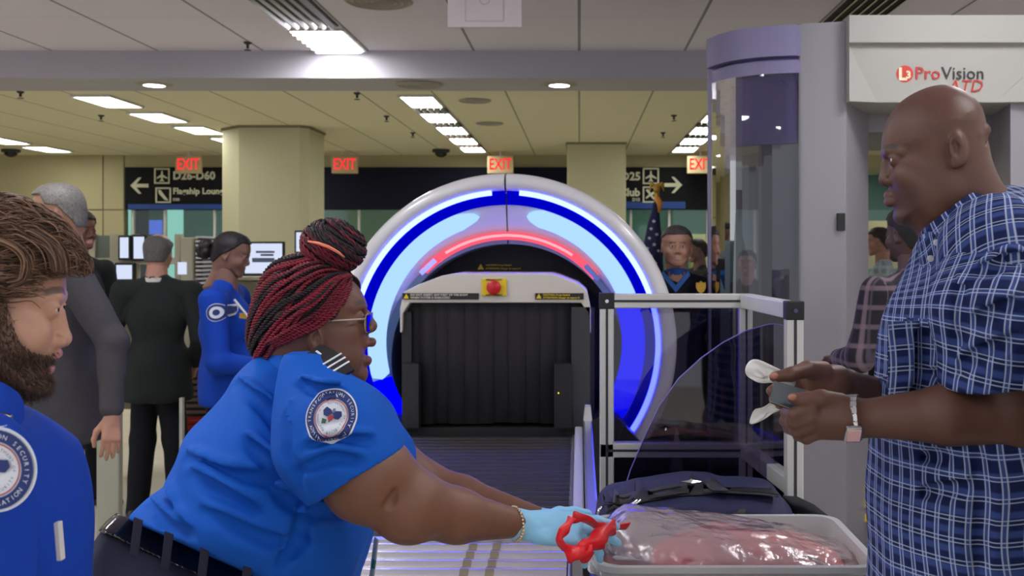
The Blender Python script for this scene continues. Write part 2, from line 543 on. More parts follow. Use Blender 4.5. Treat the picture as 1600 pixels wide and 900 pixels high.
# ceilings are real slabs
S('ceiling', MB().bb(-13, 13, -6, YB0, ZN, ZN + .1), M_ceil_n, 'white tiled near ceiling above the checkpoint')
S('ceiling', MB().bb(-13, 13, YB1, 21, ZF, ZF + .1), M_ceil_f, 'yellowish tiled far ceiling beyond the dropped beam')
S('trim_1', MB().bb(-13, 13, YB0, YB1, ZB, ZN + .1), mat('beam_paint', (176, 173, 182), .7), 'white dropped beam across the ceiling')
S('wall_left', MB().bb(-13.1, -13, 8, 21, 0, 3.6), M_wall)
S('wall_right', MB().bb(13, 13.1, 8, 21, 0, 3.6), M_wall)
S('wall_rear', MB().bb(-13, 13, 20.0, 20.1, 0, 3.6), M_teal, 'teal rear wall behind the glass')
zf0, zf1 = CZ + 62 / F * YW, CZ + 128 / F * YW
def xw(px, d=YW): return (px - VX) / F * d
S('wall_back', MB().bb(-13, 13, YW, YW + .15, zf1, ZF), M_wall, 'beige wall strip above the dark sign band')
mb = MB()
for a, b in ((-40, 161), (163, 194)):
    mb.bb(xw(a) if a > 0 else -13, xw(b), YW - .02, YW + .15, 0, zf0 - .01); mb.bb(xw(a) if a > 0 else -13, xw(b), YW - .02, YW + .15, zf0 + .01, ZF)
S('wall_back', mb, M_wall, 'beige panelled wall behind the suited men')
S('wall_back', MB().bb(-13, xw(195), YW, YW + .1, 0, ZF), M_beige_d, 'dark backing in the wall panel joints')
# low wall, transoms and mullions of the glazed shop front
mb = MB()
mb.bb(xw(195), 13, YW + .02, YW + .12, 0, 0.9)
S('wall_back', mb, M_beige, 'beige low wall under the shop glass')
mb = MB()
for px in (206, 256, 334, 486, 560, 986, 1046, 1106, 1180, 1356, 1450, 1560):
    mb.bb(xw(px) - .018, xw(px) + .018, YW + .03, YW + .09, .9, zf0)
S('window_1', mb, M_alu_l, 'aluminium mullions of the shop front')
M_glass = clearmat('shop_glass', (0.82, 0.93, 0.90, 1), 0.05)
S('window_1', MB().bb(xw(195), 13, YW + .05, YW + .07, .9, zf0), M_glass, 'greenish glass of the shop front')
def put(name, label, cat, mb, m, group=None, **k):
    return tag(mb.build(name, m, **k), label, cat, group)
# things seen through the glass
def yb(p0, p1, q0, q1, d, t=.05):
    return MB().bb(xw(p0, d), xw(p1, d), d, d + t, CZ - (q1 - VY) / F * d, CZ - (q0 - VY) / F * d)
put('glowing_display', 'pale cyan glowing panel behind the left shop glass', 'display', yb(258, 285, 318, 525, 18.6), E_cyan)
put('glowing_display', 'narrow cyan glowing strip at the left end of the shop glass', 'display', yb(192, 205, 322, 525, 18.6), E_cyan)
_s = put('departure_screen', 'blue information screen behind the left shop glass', 'screen', yb(233, 252, 344, 366, 18.0), E_blue_s)
MB().bb(xw(240, 18), xw(245, 18), 18.05, 18.1, 0, 2.1).build('stand', M_dark, _s)
put('partition_panel', 'grey partition panel behind the left shop glass', 'panel', yb(205, 232, 318, 520, 18.3, .1), M_dark)
put('display_shelf', 'lit cream display shelf behind the right shop glass', 'shelf', MB().bb(xw(1080, 18), xw(1112, 18), 18, 18.4, 0, 1.9), mat('lit_shelf', (225, 210, 150), .6))
put('wall_panel', 'peach panel behind the far counter, seen through the scanner gate', 'panel', yb(1340, 1480, 345, 420, 18.2, .1), mat('peach', (205, 172, 130), .7))
put('wall_panel', 'pale wall panel behind the glass between the ring and the left column', 'panel', yb(480, 640, 300, 470, 18.5, .1), mat('palegreen', (120, 140, 130), .7))
# fascia bands with way-finding signs
def sign_band(p0, p1, m, lab, d=YW - .06):
    r = thing('sign_band', lab, 'sign', (xw((p0 + p1) / 2, d), d, zf0))
    MB().bb(xw(p0, d), xw(p1, d), d - .04, d + .04, zf0, zf1).build('panel', m, r)
    return r
r = sign_band(197, 372, M_fascia, 'black wayfinding sign with left arrow for gates D26 and lounge')
d = YW - .11
def P3(px, py, d): return tuple(at(px, py, d))
MB().bb(xw(200, d), xw(372, d), d, d + .01, CZ - (327 - VY) / F * d, CZ - (319 - VY) / F * d).build('blue_strip', M_signb, r)
def picto(cx, cy, s, d, parent, kind):
    c = at(cx, cy, d); u = s / F * d
    mb = MB(); w = u * .1
    for dx, dz, a, b in ((0, .5, 1, .1), (0, -.5, 1, .1), (.5, 0, .1, 1.1), (-.5, 0, .1, 1.1)):
        mb.box((c[0] + dx * u, d, c[2] + dz * u), (a * u, .008, b * u))
    fr = mb.build('pictogram', M_signw, parent)
    def pl(pts):
        return MB().prism([(c[0] + a * u, c[2] + b * u) for a, b in pts], d - .006, d + .006)
    if kind == 'plane':
        pl([(0, .38), (.05, .3), (.06, .1), (.38, -.12), (.38, -.2), (.06, -.08), (.05, -.24), (.15, -.34), (.15, -.4), (0, -.35),
            (-.15, -.4), (-.15, -.34), (-.05, -.24), (-.06, -.08), (-.38, -.2), (-.38, -.12), (-.06, .1), (-.05, .3)]).build('symbol', M_signw, fr)
    elif kind == 'tail':
        pl([(-.36, .38), (-.2, .38), (.3, -.28), (.36, -.4), (.1, -.32), (-.3, .1)]).build('symbol', M_signw, fr)
    else:
        pl([(-.36, .3), (-.2, .38), (0, .1), (.3, .3), (.36, .2), (.1, -.05), (.3, -.3), (.2, -.36), (-.05, -.1), (-.3, -.3), (-.36, -.2), (-.12, .02)]).build('symbol', M_signw, fr)
def arrow(cx, cy, s, d, parent, sgn):
    c = at(cx, cy, d); u = s / F * d
    pts = [(-.5, 0), (-.05, .45), (.1, .45), (-.18, .1), (.5, .1), (.5, -.1), (-.18, -.1), (.1, -.45), (-.05, -.45)]
    MB().prism([(c[0] - sgn * a * u, c[2] + b * u) for a, b in pts], d - .006, d + .006).build('arrow', M_signw, parent)
d = YW - .115
arrow(218, 290, 28, d, r, -1)
picto(253, 275, 22, d, r, 'plane'); picto(255, 305, 22, d, r, 'tail')
lettering('D26-D60', .175, P3(270, 275, d), M_signw, r, align='LEFT', bold=.006)
lettering('Flagship Lounge', .135, P3(270, 299, d), M_signw, r, align='LEFT', bold=.004)
lettering('D30', .06, P3(270, 312, d), M_signw, r, align='LEFT', bold=.002)
r = sign_band(470, 890, M_fascia_b, 'long dark blue blank fascia between the two columns')
r = sign_band(930, 1300, M_fascia, 'black wayfinding sign with right arrow for gate D25')
MB().bb(xw(940, d), xw(1071, d), d, d + .01, CZ - (326 - VY) / F * d, CZ - (315 - VY) / F * d).build('blue_strip', M_signb, r)
arrow(1052, 289, 28, d, r, 1)
picto(1017, 275, 23, d, r, 'plane'); picto(1017, 304, 23, d, r, 'tools')
lettering('D1-D25', .175, P3(1001, 276, d), M_signw, r, align='RIGHT', bold=.006)
lettering('Club', .17, P3(1000, 301, d), M_signw, r, align='RIGHT', bold=.006)
lettering('D15', .07, P3(1000, 312, d), M_signw, r, align='RIGHT', bold=.002)

# columns (chamfered corners)
def column(p0, p1, d, ch, lab):
    x0, x1 = xw(p0, d), xw(p1, d); c = ch
    poly = [(x0, d + c), (x0 + c, d), (x1 - c * .3, d), (x1, d + c * .3), (x1, d + .8), (x0, d + .8)]
    n = MB().prism(poly, 0, ZF, axis='z')
    S('wall_column', n, M_colm, lab)
    S('trim_2', MB().prism([((x - (x0 + x1) / 2) * 1.03 + (x0 + x1) / 2, (y - d - .4) * 1.03 + d + .4) for x, y in poly], ZF - .03, ZF, axis='z'), M_beige_d)
column(333, 480, 12.0, .31, 'broad beige column left of the ring scanner')
column(886, 978, 13.9, .02, 'beige column right above the ring scanner')

# exit signs hung from the ceiling
ex_lab = ['red lettered exit sign left of the beige column', 'red lettered exit sign right of the broad column', 'red lettered exit sign above the ring scanner top', 'red lettered exit sign beside the body scanner']
for i, px in enumerate((295, 539, 782, 1094)):
    d = 15.2; c = at(px, 257.5, d)
    r = thing('exit_sign', ex_lab[i], 'sign', (c[0], d, ZF), 'exit signs')
    MB().box(c, (.40, .06, .27)).build('housing', mat('exit_housing', (190, 170, 130), .6), r, bevel=.01)
    MB().bb(c[0] - .015, c[0] + .015, d - .01, d + .01, c[2] + .13, ZF).build('stem', M_alu, r)
    lettering('EXIT', .24, (c[0], d - .034, c[2] + .0), E_exit, r, bold=.003, sx=.70)

# ------------------------------------------------------------ ceiling fixtures
def troffer(x, y, z, w, l, E, lab, grp, louvre=False):
    r = thing('ceiling_light', lab, 'ceiling light', (x, y, z), grp)
    if louvre == 'dark':
        MB().bb(x - w / 2, x + w / 2, y - l / 2, y + l / 2, z - .012, z - .004).build('backing', M_black, r)
    else:
        MB().bb(x - w / 2 + .02, x + w / 2 - .02, y - l / 2 + .02, y + l / 2 - .02, z - .02, z - .008).build('diffuser_or_glow', E, r)
    fr = MB()
    for s in (-1, 1):
        fr.bb(x + s * w / 2 - .012, x + s * w / 2 + .012, y - l / 2, y + l / 2, z - .025, z - .002)
        fr.bb(x - w / 2, x + w / 2, y + s * l / 2 - .012, y + s * l / 2 + .012, z - .025, z - .002)
    fr.build('frame', M_black if louvre else M_alu_l, r)
    return r
def vent(x, y, z, w, l, lab, n=5, m=None):
    r = thing('ceiling_vent', lab, 'vent', (x, y, z), 'linear ceiling vents')
    MB().bb(x - w / 2, x + w / 2, y - l / 2, y + l / 2, z - .01, z - .002).build('backing', M_black, r)
    sl = MB()
    for i in range(n):
        xx = x - w / 2 + w * (i + .5) / n
        sl.box((xx, y, z - .022), (.008, l, .04), ry=.5)
    sl.build('slats', m or M_alu, r); return r
NPL = ['first', 'second', 'third', 'fourth', 'fifth', 'sixth']
for col, x in (('centre', -1.58), ('right', 1.57), ('left', -4.73), ('far left', -7.88)):
    for i, y in enumerate((10.0, 11.2, 12.4, 13.6, 14.75)):
        w, l = (.34, .74)
        if col in ('left', 'far left'): w, l = (.38, .74)
        troffer(x, y, ZF, w, l, E_far, 'white ceiling light, %s in the %s row, counted from the beam' % (NPL[i], col), 'far ceiling lights')
        if col in ('centre', 'right') and i < 4:
            vent(x, y + .6, ZF, w, .4, 'dark slotted vent behind the %s light of the %s row' % (NPL[i], col), 5)
for i, x in enumerate((-6, -2, 2, 6)):  # unseen lights added to brighten the room behind the glass
    troffer(x, 17.6, ZF, .6, 1.2, E_far, 'added unseen shop light behind the glass, %s from the left' % NPL[i], 'added shop lights')
for x in (-2.0, 2.0):
    side = 'left' if x < 0 else 'right'
    for i, y in enumerate((-3.4, -1.0, 1.4, 3.8, 5.6, 7.94)):
        if side == 'right' and i == 5: continue
        if i == 4: continue
        troffer(x, y, ZN, .42, .8, E_near, 'louvred near ceiling light, %s from behind the camera on the %s' % (NPL[i], side), 'near ceiling lights')
    vent(x, 6.95, ZN, .4, 1.0, 'black and silver slotted vent in the near ceiling on the %s' % side, 6, M_steel)
for x in (-6.2, 6.2):
    for i, y in enumerate((-1.0, 2.6, 6.0)):
        troffer(x, y, ZN, .42, .8, E_near, 'outer near ceiling light, %s one on the %s' % (NPL[i], 'left' if x < 0 else 'right'), 'near ceiling lights')
# thin louvre blades under the visible near light
r = thing('light_louvre', 'thin blades under the bright near ceiling light', 'louvre', (-2, 7.94, ZN))
mb = MB()
for i in range(6): mb.box((-2, 7.6 + i * .135, ZN - .035), (.38, .004, .03))
mb.build('blades', M_alu_l, r)
# recessed downlights and round grilles in the beam
for px, lab in ((241, 'bright round downlight in the beam at the left'), (874, 'bright round downlight in the beam above the ring scanner')):
    x = xw(px, 8.72)
    r = thing('downlight', lab, 'ceiling light', (x, 8.72, ZB), 'round downlights')
    MB().lathe([(0, -.012), (.09, -.012)], (x, 8.72, ZB), 'z', n=24).build('lamp', E_down, r)
    MB().lathe([(.09, -.014), (.13, -.008), (.16, 0)], (x, 8.72, ZB), 'z', n=28).build('trim_ring', mat('ring_trim', (150, 145, 130), .5), r)
def round_grille(x, y, z, rr, lab):
    mb = MB()
    for k in range(5): mb.lathe([(rr * (k + .55) / 5, -.006), (rr * (k + .8) / 5, -.014), (rr * (k + 1) / 5, -.006)], (x, y, z), 'z', n=28)
    mb.lathe([(0, -.004), (rr * 1.05, -.004)], (x, y, z), 'z', n=28)
    return put('speaker_grille', lab, 'speaker', mb, mat('grille', (165, 160, 150), .6), 'round ceiling speakers')
round_grille(xw(656, 8.72), 8.72, ZB, .2, 'round flush speaker grille in the beam')
round_grille(xw(742, 10.0), 10.0, ZF, .16, 'round flush grille right of the first centre light')
round_grille(xw(765, 11.8), 11.8, ZF, .16, 'round flush grille right of the third centre light')
round_grille(xw(600, 6.9), 6.72, ZN, .22, 'round flush grille left of the hanging white sign')
for i, (px, py, z, lab) in enumerate(((387, 66, ZN, 'sprinkler head in the near ceiling left'), (32, 143, ZF, 'sprinkler head beside the leftmost lights'),
        (158, 180, ZF, 'sprinkler head below the first left row light'), (558, 145, ZF, 'sprinkler head left of the centre light row'), (604, 181, ZF, 'sprinkler head left of the second centre light'),
        (645, 207, ZF, 'sprinkler head left of the third centre light'), (1053, 180, ZF, 'sprinkler head right of the far column'), (1036, 207, ZF, 'sprinkler head nearer the exit sign at right'))):
    d = (z - CZ) * F / (VY - py); x = xw(px, d)
    r = thing('sprinkler', lab, 'sprinkler', (x, d, z), 'ceiling sprinklers')
    MB().lathe([(0, 0), (.035, 0), (.03, -.012), (.012, -.02), (.012, -.05), (.0, -.05)], (x, d, z), 'z', n=12).build('stem', M_dark, r)
    MB().lathe([(0, -.06), (.028, -.062), (.028, -.066), (0, -.068)], (x, d, z), 'z', n=12).build('deflector', M_dark, r)
for px, lab in ((17, 'dark dome camera under the ceiling at far left'), (689, 'dark dome camera left of the centre light row')):
    d = 14.9; x = xw(px, d)
    r = thing('dome_camera', lab, 'camera', (x, d, ZF), 'dome cameras')
    MB().lathe([(0, 0), (.13, 0), (.13, -.04), (.1, -.05)], (x, d, ZF), 'z', n=20).build('base', M_dark, r)
    MB().lathe([(.09, -.045), (.085, -.08), (.05, -.11), (0, -.12)], (x, d, ZF), 'z', n=20).build('dome', mat('dome_glass', (15, 15, 18), .15), r, smooth=True)
# hanging white sign plate
d = 6.0; c = at(757.5, 8, d)
r = thing('hanging_sign', 'white hanging sign plate with a small framed symbol', 'sign', (c[0], d, ZN))
M_plate = mat('white_plate', (232, 222, 226), .5)
MB().box((c[0], d, c[2] + .07), (.443, .03, .41)).build('plate', M_plate, r)
M_plate_l = mat('plate_mark', (206, 197, 204), .5)
mb = MB()
s = .115
for dx in (-1, 1): mb.box((c[0] + dx * s, d - .017, c[2] + .03), (.005, .004, .26))
mb.box((c[0], d - .017, c[2] - .1), (2 * s, .004, .005))
mb.lathe([(.026, 0), (.034, 0)], (c[0], d - .019, c[2] + .03), 'y', n=24)
mb.build('symbol', M_plate_l, r)
for dx in (-.15, .15): MB().tube([(c[0] + dx, d, c[2] + .27), (c[0] + dx, d, ZN)], .004).build('wire', M_alu, r)

# ============================================================ MIDDLE DISTANCE, LEFT: screening equipment
def monitor(px, py, w, h, d, lab, yaw=0.0, stand=None, E=None, lines=True):
    c = at(px, py, d); W_, H_ = w / F * d, h / F * d
    r = thing('monitor', lab, 'monitor', (c[0], d, 0 if stand else c[2]))
    r2 = MB().box(c, (W_ + .03, .035, H_ + .03)).build('bezel', M_black, r, bevel=.004)
    MB().box((c[0], d - .02, c[2]), (W_, .004, H_)).build('screen', E or E_screen, r)
    if lines:
        mb = MB()
        for k, (u, v, l) in enumerate(((0.05, .22, .5), (0.1, .12, .35), (0, -.05, .6))):
            mb.box((c[0] + u * W_, d - .0235, c[2] + v * H_), (l * W_, .002, .018 * (1 + (k == 2)) * H_ / .25))
        mb.build('screen_text', M_screen_line, r)
    if stand:
        MB().bb(c[0] - .025, c[0] + .025, d + .02, d + .06, stand, c[2]).build('stand_neck', M_black, r)
        MB().box((c[0], d + .02, stand + .01), (.3, .22, .02)).build('stand_foot', M_black, r)
    return r
dc = 7.6
r = thing('counter', 'beige panelled counter behind the braided officer', 'counter', (xw(450, dc), dc, 0))
zt = CZ - (432 - VY) / F * dc
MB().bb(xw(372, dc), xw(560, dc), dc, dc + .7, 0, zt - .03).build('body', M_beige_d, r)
MB().bb(xw(370, dc), xw(562, dc), dc - .03, dc + .72, zt - .03, zt).build('top', M_beige, r, bevel=.005)
monitor(413, 404, 58, 47, dc + .2, 'white screen monitor standing on the beige counter', stand=zt)
monitor(478, 378, 28, 30, dc + .3, 'second monitor half hidden behind the hair bun', stand=zt)
dk = 7.0
def kx(px): return xw(px, dk)
def kz(py): return CZ - (py - VY) / F * dk
r = thing('screening_frame', 'beige upright frame of posts holding monitors behind dark suited man', 'frame', (kx(200), dk, 0))
for px in (146, 178, 211, 279):
    MB().bb(kx(px) - .02, kx(px) + .02, dk - .02, dk + .04, 0, kz(366)).build('post', M_beige, r)
MB().bb(kx(140), kx(283), dk - .03, dk + .05, kz(413), kz(403)).build('rail', M_beige, r)
MB().bb(kx(148), kx(176), dk, dk + .01, kz(403), kz(368)).build('panel', mat('green_grey_panel', (105, 115, 100), .6), r)
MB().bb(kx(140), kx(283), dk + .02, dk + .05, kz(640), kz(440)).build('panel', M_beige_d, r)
monitor(196, 387, 13, 32, dk - .05, 'narrow lit screen left of the balding man', lines=False)
monitor(219, 387, 16, 34, dk - .05, 'narrow lit screen directly behind the balding man', lines=False)
monitor(196, 425, 24, 22, dk - .05, 'small lit screen below the frame rail', lines=False)
r = thing('equipment_cabinet', 'tall beige equipment cabinet right of the balding man', 'cabinet', (kx(298), dk, 0))
MB().bb(kx(286), kx(306), dk - .05, dk + .5, 0, kz(371)).build('body', M_beige, r, bevel=.01)
MB().box((kx(290), dk - .06, kz(419)), (.055, .02, .085)).build('display', E_screen, r)
r = thing('slatted_rack', 'narrow rack of stacked white slats beside the officer with the black bun', 'rack', (kx(313), dk, 0))
mb = MB()
for k in range(22): mb.bb(kx(308), kx(318), dk - .03, dk + .3, kz(372 + k * 6.5), kz(369 + k * 6.5))
mb.build('slats', M_white, r)
MB().bb(kx(309), kx(317), dk + .0, dk + .31, 0, kz(372)).build('body', M_dark, r)
# louvred cabinet, red bin, post and low panel
d = 6.5
r = thing('louvred_cabinet', 'brown louvred cabinet behind the officer with the black bun', 'cabinet', (xw(300, d), d, 0))
mb = MB()
z0, z1 = CZ - (655 - VY) / F * d, CZ - (570 - VY) / F * d
for k in range(9): mb.bb(xw(280, d), xw(350, d), d - .02, d + .02, z0 + (z1 - z0) * k / 9, z0 + (z1 - z0) * (k + .55) / 9)
mb.build('louvres', mat('brown_slat', (112, 92, 74), .6), r)
MB().bb(xw(280, d), xw(350, d), d + .02, d + .4, 0, z1 + .02).build('body', M_dark, r)
MB().bb(xw(276, d), xw(356, d), d - .04, d + .42, z1, z1 + .04).build('top', M_beige, r)
d = 6.34
r = thing('red_bin', 'red plastic bin under the louvred cabinet', 'bin', (xw(300, d), d, 0))
M_red = mat('red_plastic', (170, 25, 22), .45)
z0, z1 = CZ - (712 - VY) / F * d, CZ - (658 - VY) / F * d
MB().bb(xw(283, d), xw(336, d), d - .1, d + .05, z0, z1).build('body', M_red, r, bevel=.012)
MB().bb(xw(281, d), xw(338, d), d - .11, d + .06, z1, z1 + .02).build('rim', M_red, r, bevel=.006)
MB().bb(xw(290, d), xw(330, d), d - .06, d + .02, 0, z0).build('pedestal', M_dark, r)
d = 5.6
put('metal_post', 'thin pale metal post beside the dark suited man', 'post', MB().bb(xw(280, d), xw(285, d), d, d + .03, 0, CZ - (622 - VY) / F * d), M_alu_l)
d = 5.2
r = thing('low_partition', 'pale low partition panel between the two suited men', 'partition', (xw(168, d), d, 0))
MB().bb(xw(150, d), xw(186, d), d, d + .05, .04, CZ - (640 - VY) / F * d).build('panel', mat('pale_panel', (176, 178, 160), .6), r, bevel=.008)
MB().bb(xw(148, d), xw(188, d), d - .02, d + .07, 0, .05).build('foot', M_dark, r)

# ============================================================ RING SCANNER
RX, RY, RZ = (789 - VX) / F * 4.85, 4.85, CZ - (540 - VY) / F * 4.85
px2m = 4.85 / F
root = thing('xray_scanner', 'ring shaped baggage scanner glowing blue around a black curtain tunnel', 'scanner', (RX, 5.0, 0))
M_shell = mat('white_gloss_shell', (205, 204, 206), .28, coat=.3)
M_cone = mat('pale_cone', (205, 203, 212), .3)
M_greyring = mat('grey_blue_ring', (110, 128, 142), .45)
E_led = emat('blue_led_strip', (0.021, 0.031, 1.0, 1), L_BLUE)
E_band = emat('deep_blue_band', (0.0, 0.0, 1.0, 1), .55)
E_band2 = emat('deep_blue_glow', (0.0, 0.0, 1.0, 1), 2.2)
E_refl = emat('pale_blue_reflection', (0.36, 0.60, 1.0, 1), 1.25)  # emission standing in for the LED reflection on the cone
E_redarc = emat('red_light_arc', (1.0, 0.10, 0.16, 1), 1.15)
E_redcore = emat('red_light_core', (1.0, 0.32, 0.38, 1), 1.5)
C0 = (RX, RY, RZ)
R_ = math.radians
GAP = .006
for a0, a1, sd in ((R_(90) + GAP, R_(232), 'left'), (R_(-52), R_(90) - GAP, 'right')):
    MB().lathe([(.758, .30), (.758, .05), (.764, .018), (.782, .002), (.806, 0), (.828, .012), (.841, .04), (.845, .09), (.845, .30)], C0, 'y', a0, a1, 72, True).build('shell_panel', M_shell, root, auto=50)
    g = .085
    led = (a0 + g, R_(214)) if sd == 'left' else (R_(-34), a1 - g)
    MB().lathe([(.759, .024), (.744, .030), (.737, .046), (.757, .052)], C0, 'y', led[0], led[1], 72, True).build('light_strip', E_led, root)
    MB().lathe([(.757, .052), (.745, .075), (.695, .092), (.690, .080), (.690, .11), (.757, .11)], C0, 'y', a0, a1, 72, True).build('blue_band', E_band, root)
    # LED light on the cone put in as glow: bright upper, deep blue lower
    br = (R_(102), R_(196)) if sd == 'left' else (R_(19), R_(81))
    lo_ = (R_(196), R_(218)) if sd == 'left' else (R_(-38), R_(19))
    def taper_arc(a0_, a1_, r0, r1, n=60, ts=.10, y0=.088, y1=.118, te=.02):
        v = []; f = []
        for i in range(n + 1):
            t = i / n; a = a0_ + (a1_ - a0_) * t
            k = min(1, math.sqrt(max(t / ts, 0)) if ts else 1, math.sqrt((1 - t) / te) if te else 1)
            rm = (r0 + r1) / 2 + .006 * math.sin(7 * a) * (1 - k)
            for rr, yy in ((rm + (r0 - rm) * k, y0), (rm + (r1 - rm) * k, y1)):
                v.append((RX + rr * math.cos(a), RY + yy, RZ + rr * math.sin(a)))
                v.append((RX + rr * math.cos(a), RY + yy + .02, RZ + rr * math.sin(a)))
        for i in range(n):
            b = i * 4; f += [(b, b + 2, b + 6, b + 4), (b, b + 4, b + 5, b + 1), (b + 2, b + 3, b + 7, b + 6)]
        f += [(0, 1, 3, 2), (n * 4, n * 4 + 2, n * 4 + 3, n * 4 + 1)]
        return MB().add(v, f)
    if sd == 'left': taper_arc(br[0], br[1], .688, .605).build('diffuser_or_glow', E_refl, root); taper_arc(lo_[0], lo_[1], .688, .60, ts=0, te=0).build('diffuser_or_glow', E_band2, root)
    else: taper_arc(br[1], br[0], .688, .598).build('diffuser_or_glow', E_refl, root); taper_arc(lo_[1], lo_[0], .688, .575, ts=0, te=0).build('diffuser_or_glow', E_band2, root)
    MB().lathe([(.690, .100), (.675, .118, -.022), (.655, .15, -.065), (.638, .19, -.105), (.635, .20, -.11), (.635, .24, -.11), (.690, .24)], C0, 'y', a0, a1, 72, True).build('inner_cone', M_cone, root, auto=50)
    MB().lathe([(.635, .195, -.11), (.592, .205, -.095), (.592, .75, -.095), (.635, .75, -.11)], C0, 'y', a0, a1, 60, True).build('inner_ring', M_greyring, root, auto=50)
    ra = (R_(90) + .0, R_(136)) if sd == 'left' else (R_(40), R_(90))
    MB().lathe([(.602, .150, -.045), (.592, .146, -.045), (.562, .176, -.045), (.568, .190, -.045)], C0, 'y', ra[0], ra[1], 40, True).build('red_light_arc', E_redarc, root)
    rb = (R_(90), R_(122)) if sd == 'left' else (R_(56), R_(90))
    MB().lathe([(.590, .140, -.045), (.578, .150, -.045), (.578, .158, -.045), (.592, .154, -.045)], C0, 'y', rb[0], rb[1], 40, True).build('red_light_core', E_redcore, root)
a = R_(136); 
for sg, aa in ((1, R_(133)), (-1, R_(43))):
    MB().box((RX + .583 * math.cos(aa), RY + .145, RZ - .045 + .583 * math.sin(aa)), (.10, .01, .026), ry=-(aa - R_(90))).build('serial_label', mat('label_white', (215, 210, 205), .6) if sg > 0 else M_greyring, root)
# dark bulkhead behind the tunnel housing
MB().lathe([(0, .5, -.095), (.592, .5, -.095), (.592, .52, -.095), (0, .52, -.095)], C0, 'y', n=48).build('bulkhead', mat('bulkhead_black', (24, 20, 24), .6), root)
DT = 4.72
def tz(py, d=DT): return CZ - (py - VY) / F * d
def tx(px, d=DT): return (px - VX) / F * d
poly = [(625, 520), (625, 482), (631, 456), (655, 444), (690, 431), (705, 428), (860, 428), (872, 431), (905, 444), (918, 456), (923, 482), (923, 520), (920, 520), (919, 490), (908, 473), (640, 473), (629, 490), (628, 520)]
M_hous = mat('tunnel_housing', (200, 194, 184), .45)
MB().prism([(tx(x), tz(y)) for x, y in poly[::-1]], DT, DT + .55).build('tunnel_hood', M_hous, root, bevel=.004)
for p0, p1, s in ((626, 641, 0), (905, 922, 1)):
    MB().bb(tx(p0), tx(p1), DT + .03, DT + .5, tz(670), tz(488)).build('tunnel_side', M_black, root)
MB().bb(tx(630), tx(655), DT - .02, DT + .05, tz(668), tz(568)).build('side_box', M_black, root)
MB().bb(tx(893), tx(922), DT - .0, DT + .05, tz(668), tz(480)).build('side_box', M_dark, root)
MB().bb(tx(866), tx(893), DT - .02, DT + .05, tz(668), tz(568)).build('side_box', M_black, root)
MB().bb(tx(872), tx(873.5), DT - .023, DT, tz(614), tz(612)).build('status_lamp', emat('amber', (1, .8, .05, 1), 2), root)
MB().bb(tx(620), tx(930), DT + .25, DT + .3, tz(720), tz(486)).build('back_plate', M_black, root)
# curtain of overlapping strips
M_curt = mat('curtain_rubber', (44, 42, 46), .75, bump=.3, bscale=150)
rs = random.Random(4)
edges = [632, 655, 678, 700, 724, 748, 770, 795, 820, 845, 868, 893, 915]
for i in range(len(edges) - 1):
    x0, x1 = edges[i] - 1, edges[i + 1] + 1
    off = .006 * (i % 2)
    pts = []
    v = []; f = []
    nn = 6
    zt_, zb_ = tz(472), tz(668 - rs.random() * 3)
    for k in range(nn + 1):
        u = k / nn; bow = .012 * math.sin(math.pi * u) + off
        for z in (zt_, zb_):
            v.append((tx(x0 + (x1 - x0) * u, DT + .08), DT + .10 - bow, z)); v.append((tx(x0 + (x1 - x0) * u, DT + .08), DT + .104 - bow, z))
    for k in range(nn):
        b = k * 4; f += [(b, b + 4, b + 6, b + 2), (b + 1, b + 3, b + 7, b + 5), (b + 2, b + 6, b + 7, b + 3)]
    MB().add(v, f).build('curtain_strip', M_curt, root, smooth=True)
# emergency stop and caution labels
M_yel = mat('warning_yellow', (222, 190, 20), .5)
c = at(772, 449, DT - .005)
pl = MB().box(c, (.118, .012, .082)).build('emergency_stop', M_yel, root, bevel=.003)
MB().lathe([(0, -.03), (.026, -.03), (.034, -.024), (.034, -.012), (.024, -.010), (.024, -.004)], c, 'y', n=32).build('button', mat('stop_red', (190, 20, 30), .3), pl, auto=40)
lettering('EMERGENCY STOP', .009, (c[0], c[1] - .008, c[2] + .036), M_black, pl, bold=.0004)
lettering('ARRET D\'URGENCE', .009, (c[0], c[1] - .008, c[2] - .036), M_black, pl, bold=.0004)
def caution(px0, px1, py0, py1, lines, d, m_txt, h=.011, back=True):
    c0 = at(px0, py0, d); c1 = at(px1, py1, d)
    if back: lb = MB().bb(c0[0], c1[0], d - .003, d + .003, c1[2], c0[2]).build('caution_label', M_black, root)
    else: lb = None
    w = c1[0] - c0[0]; hh = c0[2] - c1[2]
    tr = hh * .42
    cx = c0[0] + hh * .6; cz = (c0[2] + c1[2]) / 2
    t = MB().prism([(cx - tr, cz - tr * .8), (cx + tr, cz - tr * .8), (cx, cz + tr)], d - .006, d - .003).build('warning_triangle', M_yel, lb or root)
    for i, s in enumerate(lines):
        lettering(s, h, (c0[0] + hh * 1.25, d - .006, cz + (len(lines) / 2 - .5 - i) * hh * .44), m_txt, lb or root, 'caution_lettering', align='LEFT', sx=1.05, bold=.0003)
caution(629, 748, 458, 468, ['DO NOT INSERT ANY PART OF THE BODY', 'WHEN SYSTEM IS ENERGIZED'], DT - .003, mat('label_text', (205, 200, 190), .6), .0135)
caution(836, 912, 458, 468, ['CAUTION: X-ray Hazard', 'ATTENTION: Danger de rayons X'], DT - .003, M_yel, .0115)
caution(744, 812, 411, 423, ['CAUTION: X-ray Hazard', 'ATTENTION: Danger de rayons X'], RY + .49, M_yel, .0125, back=False)
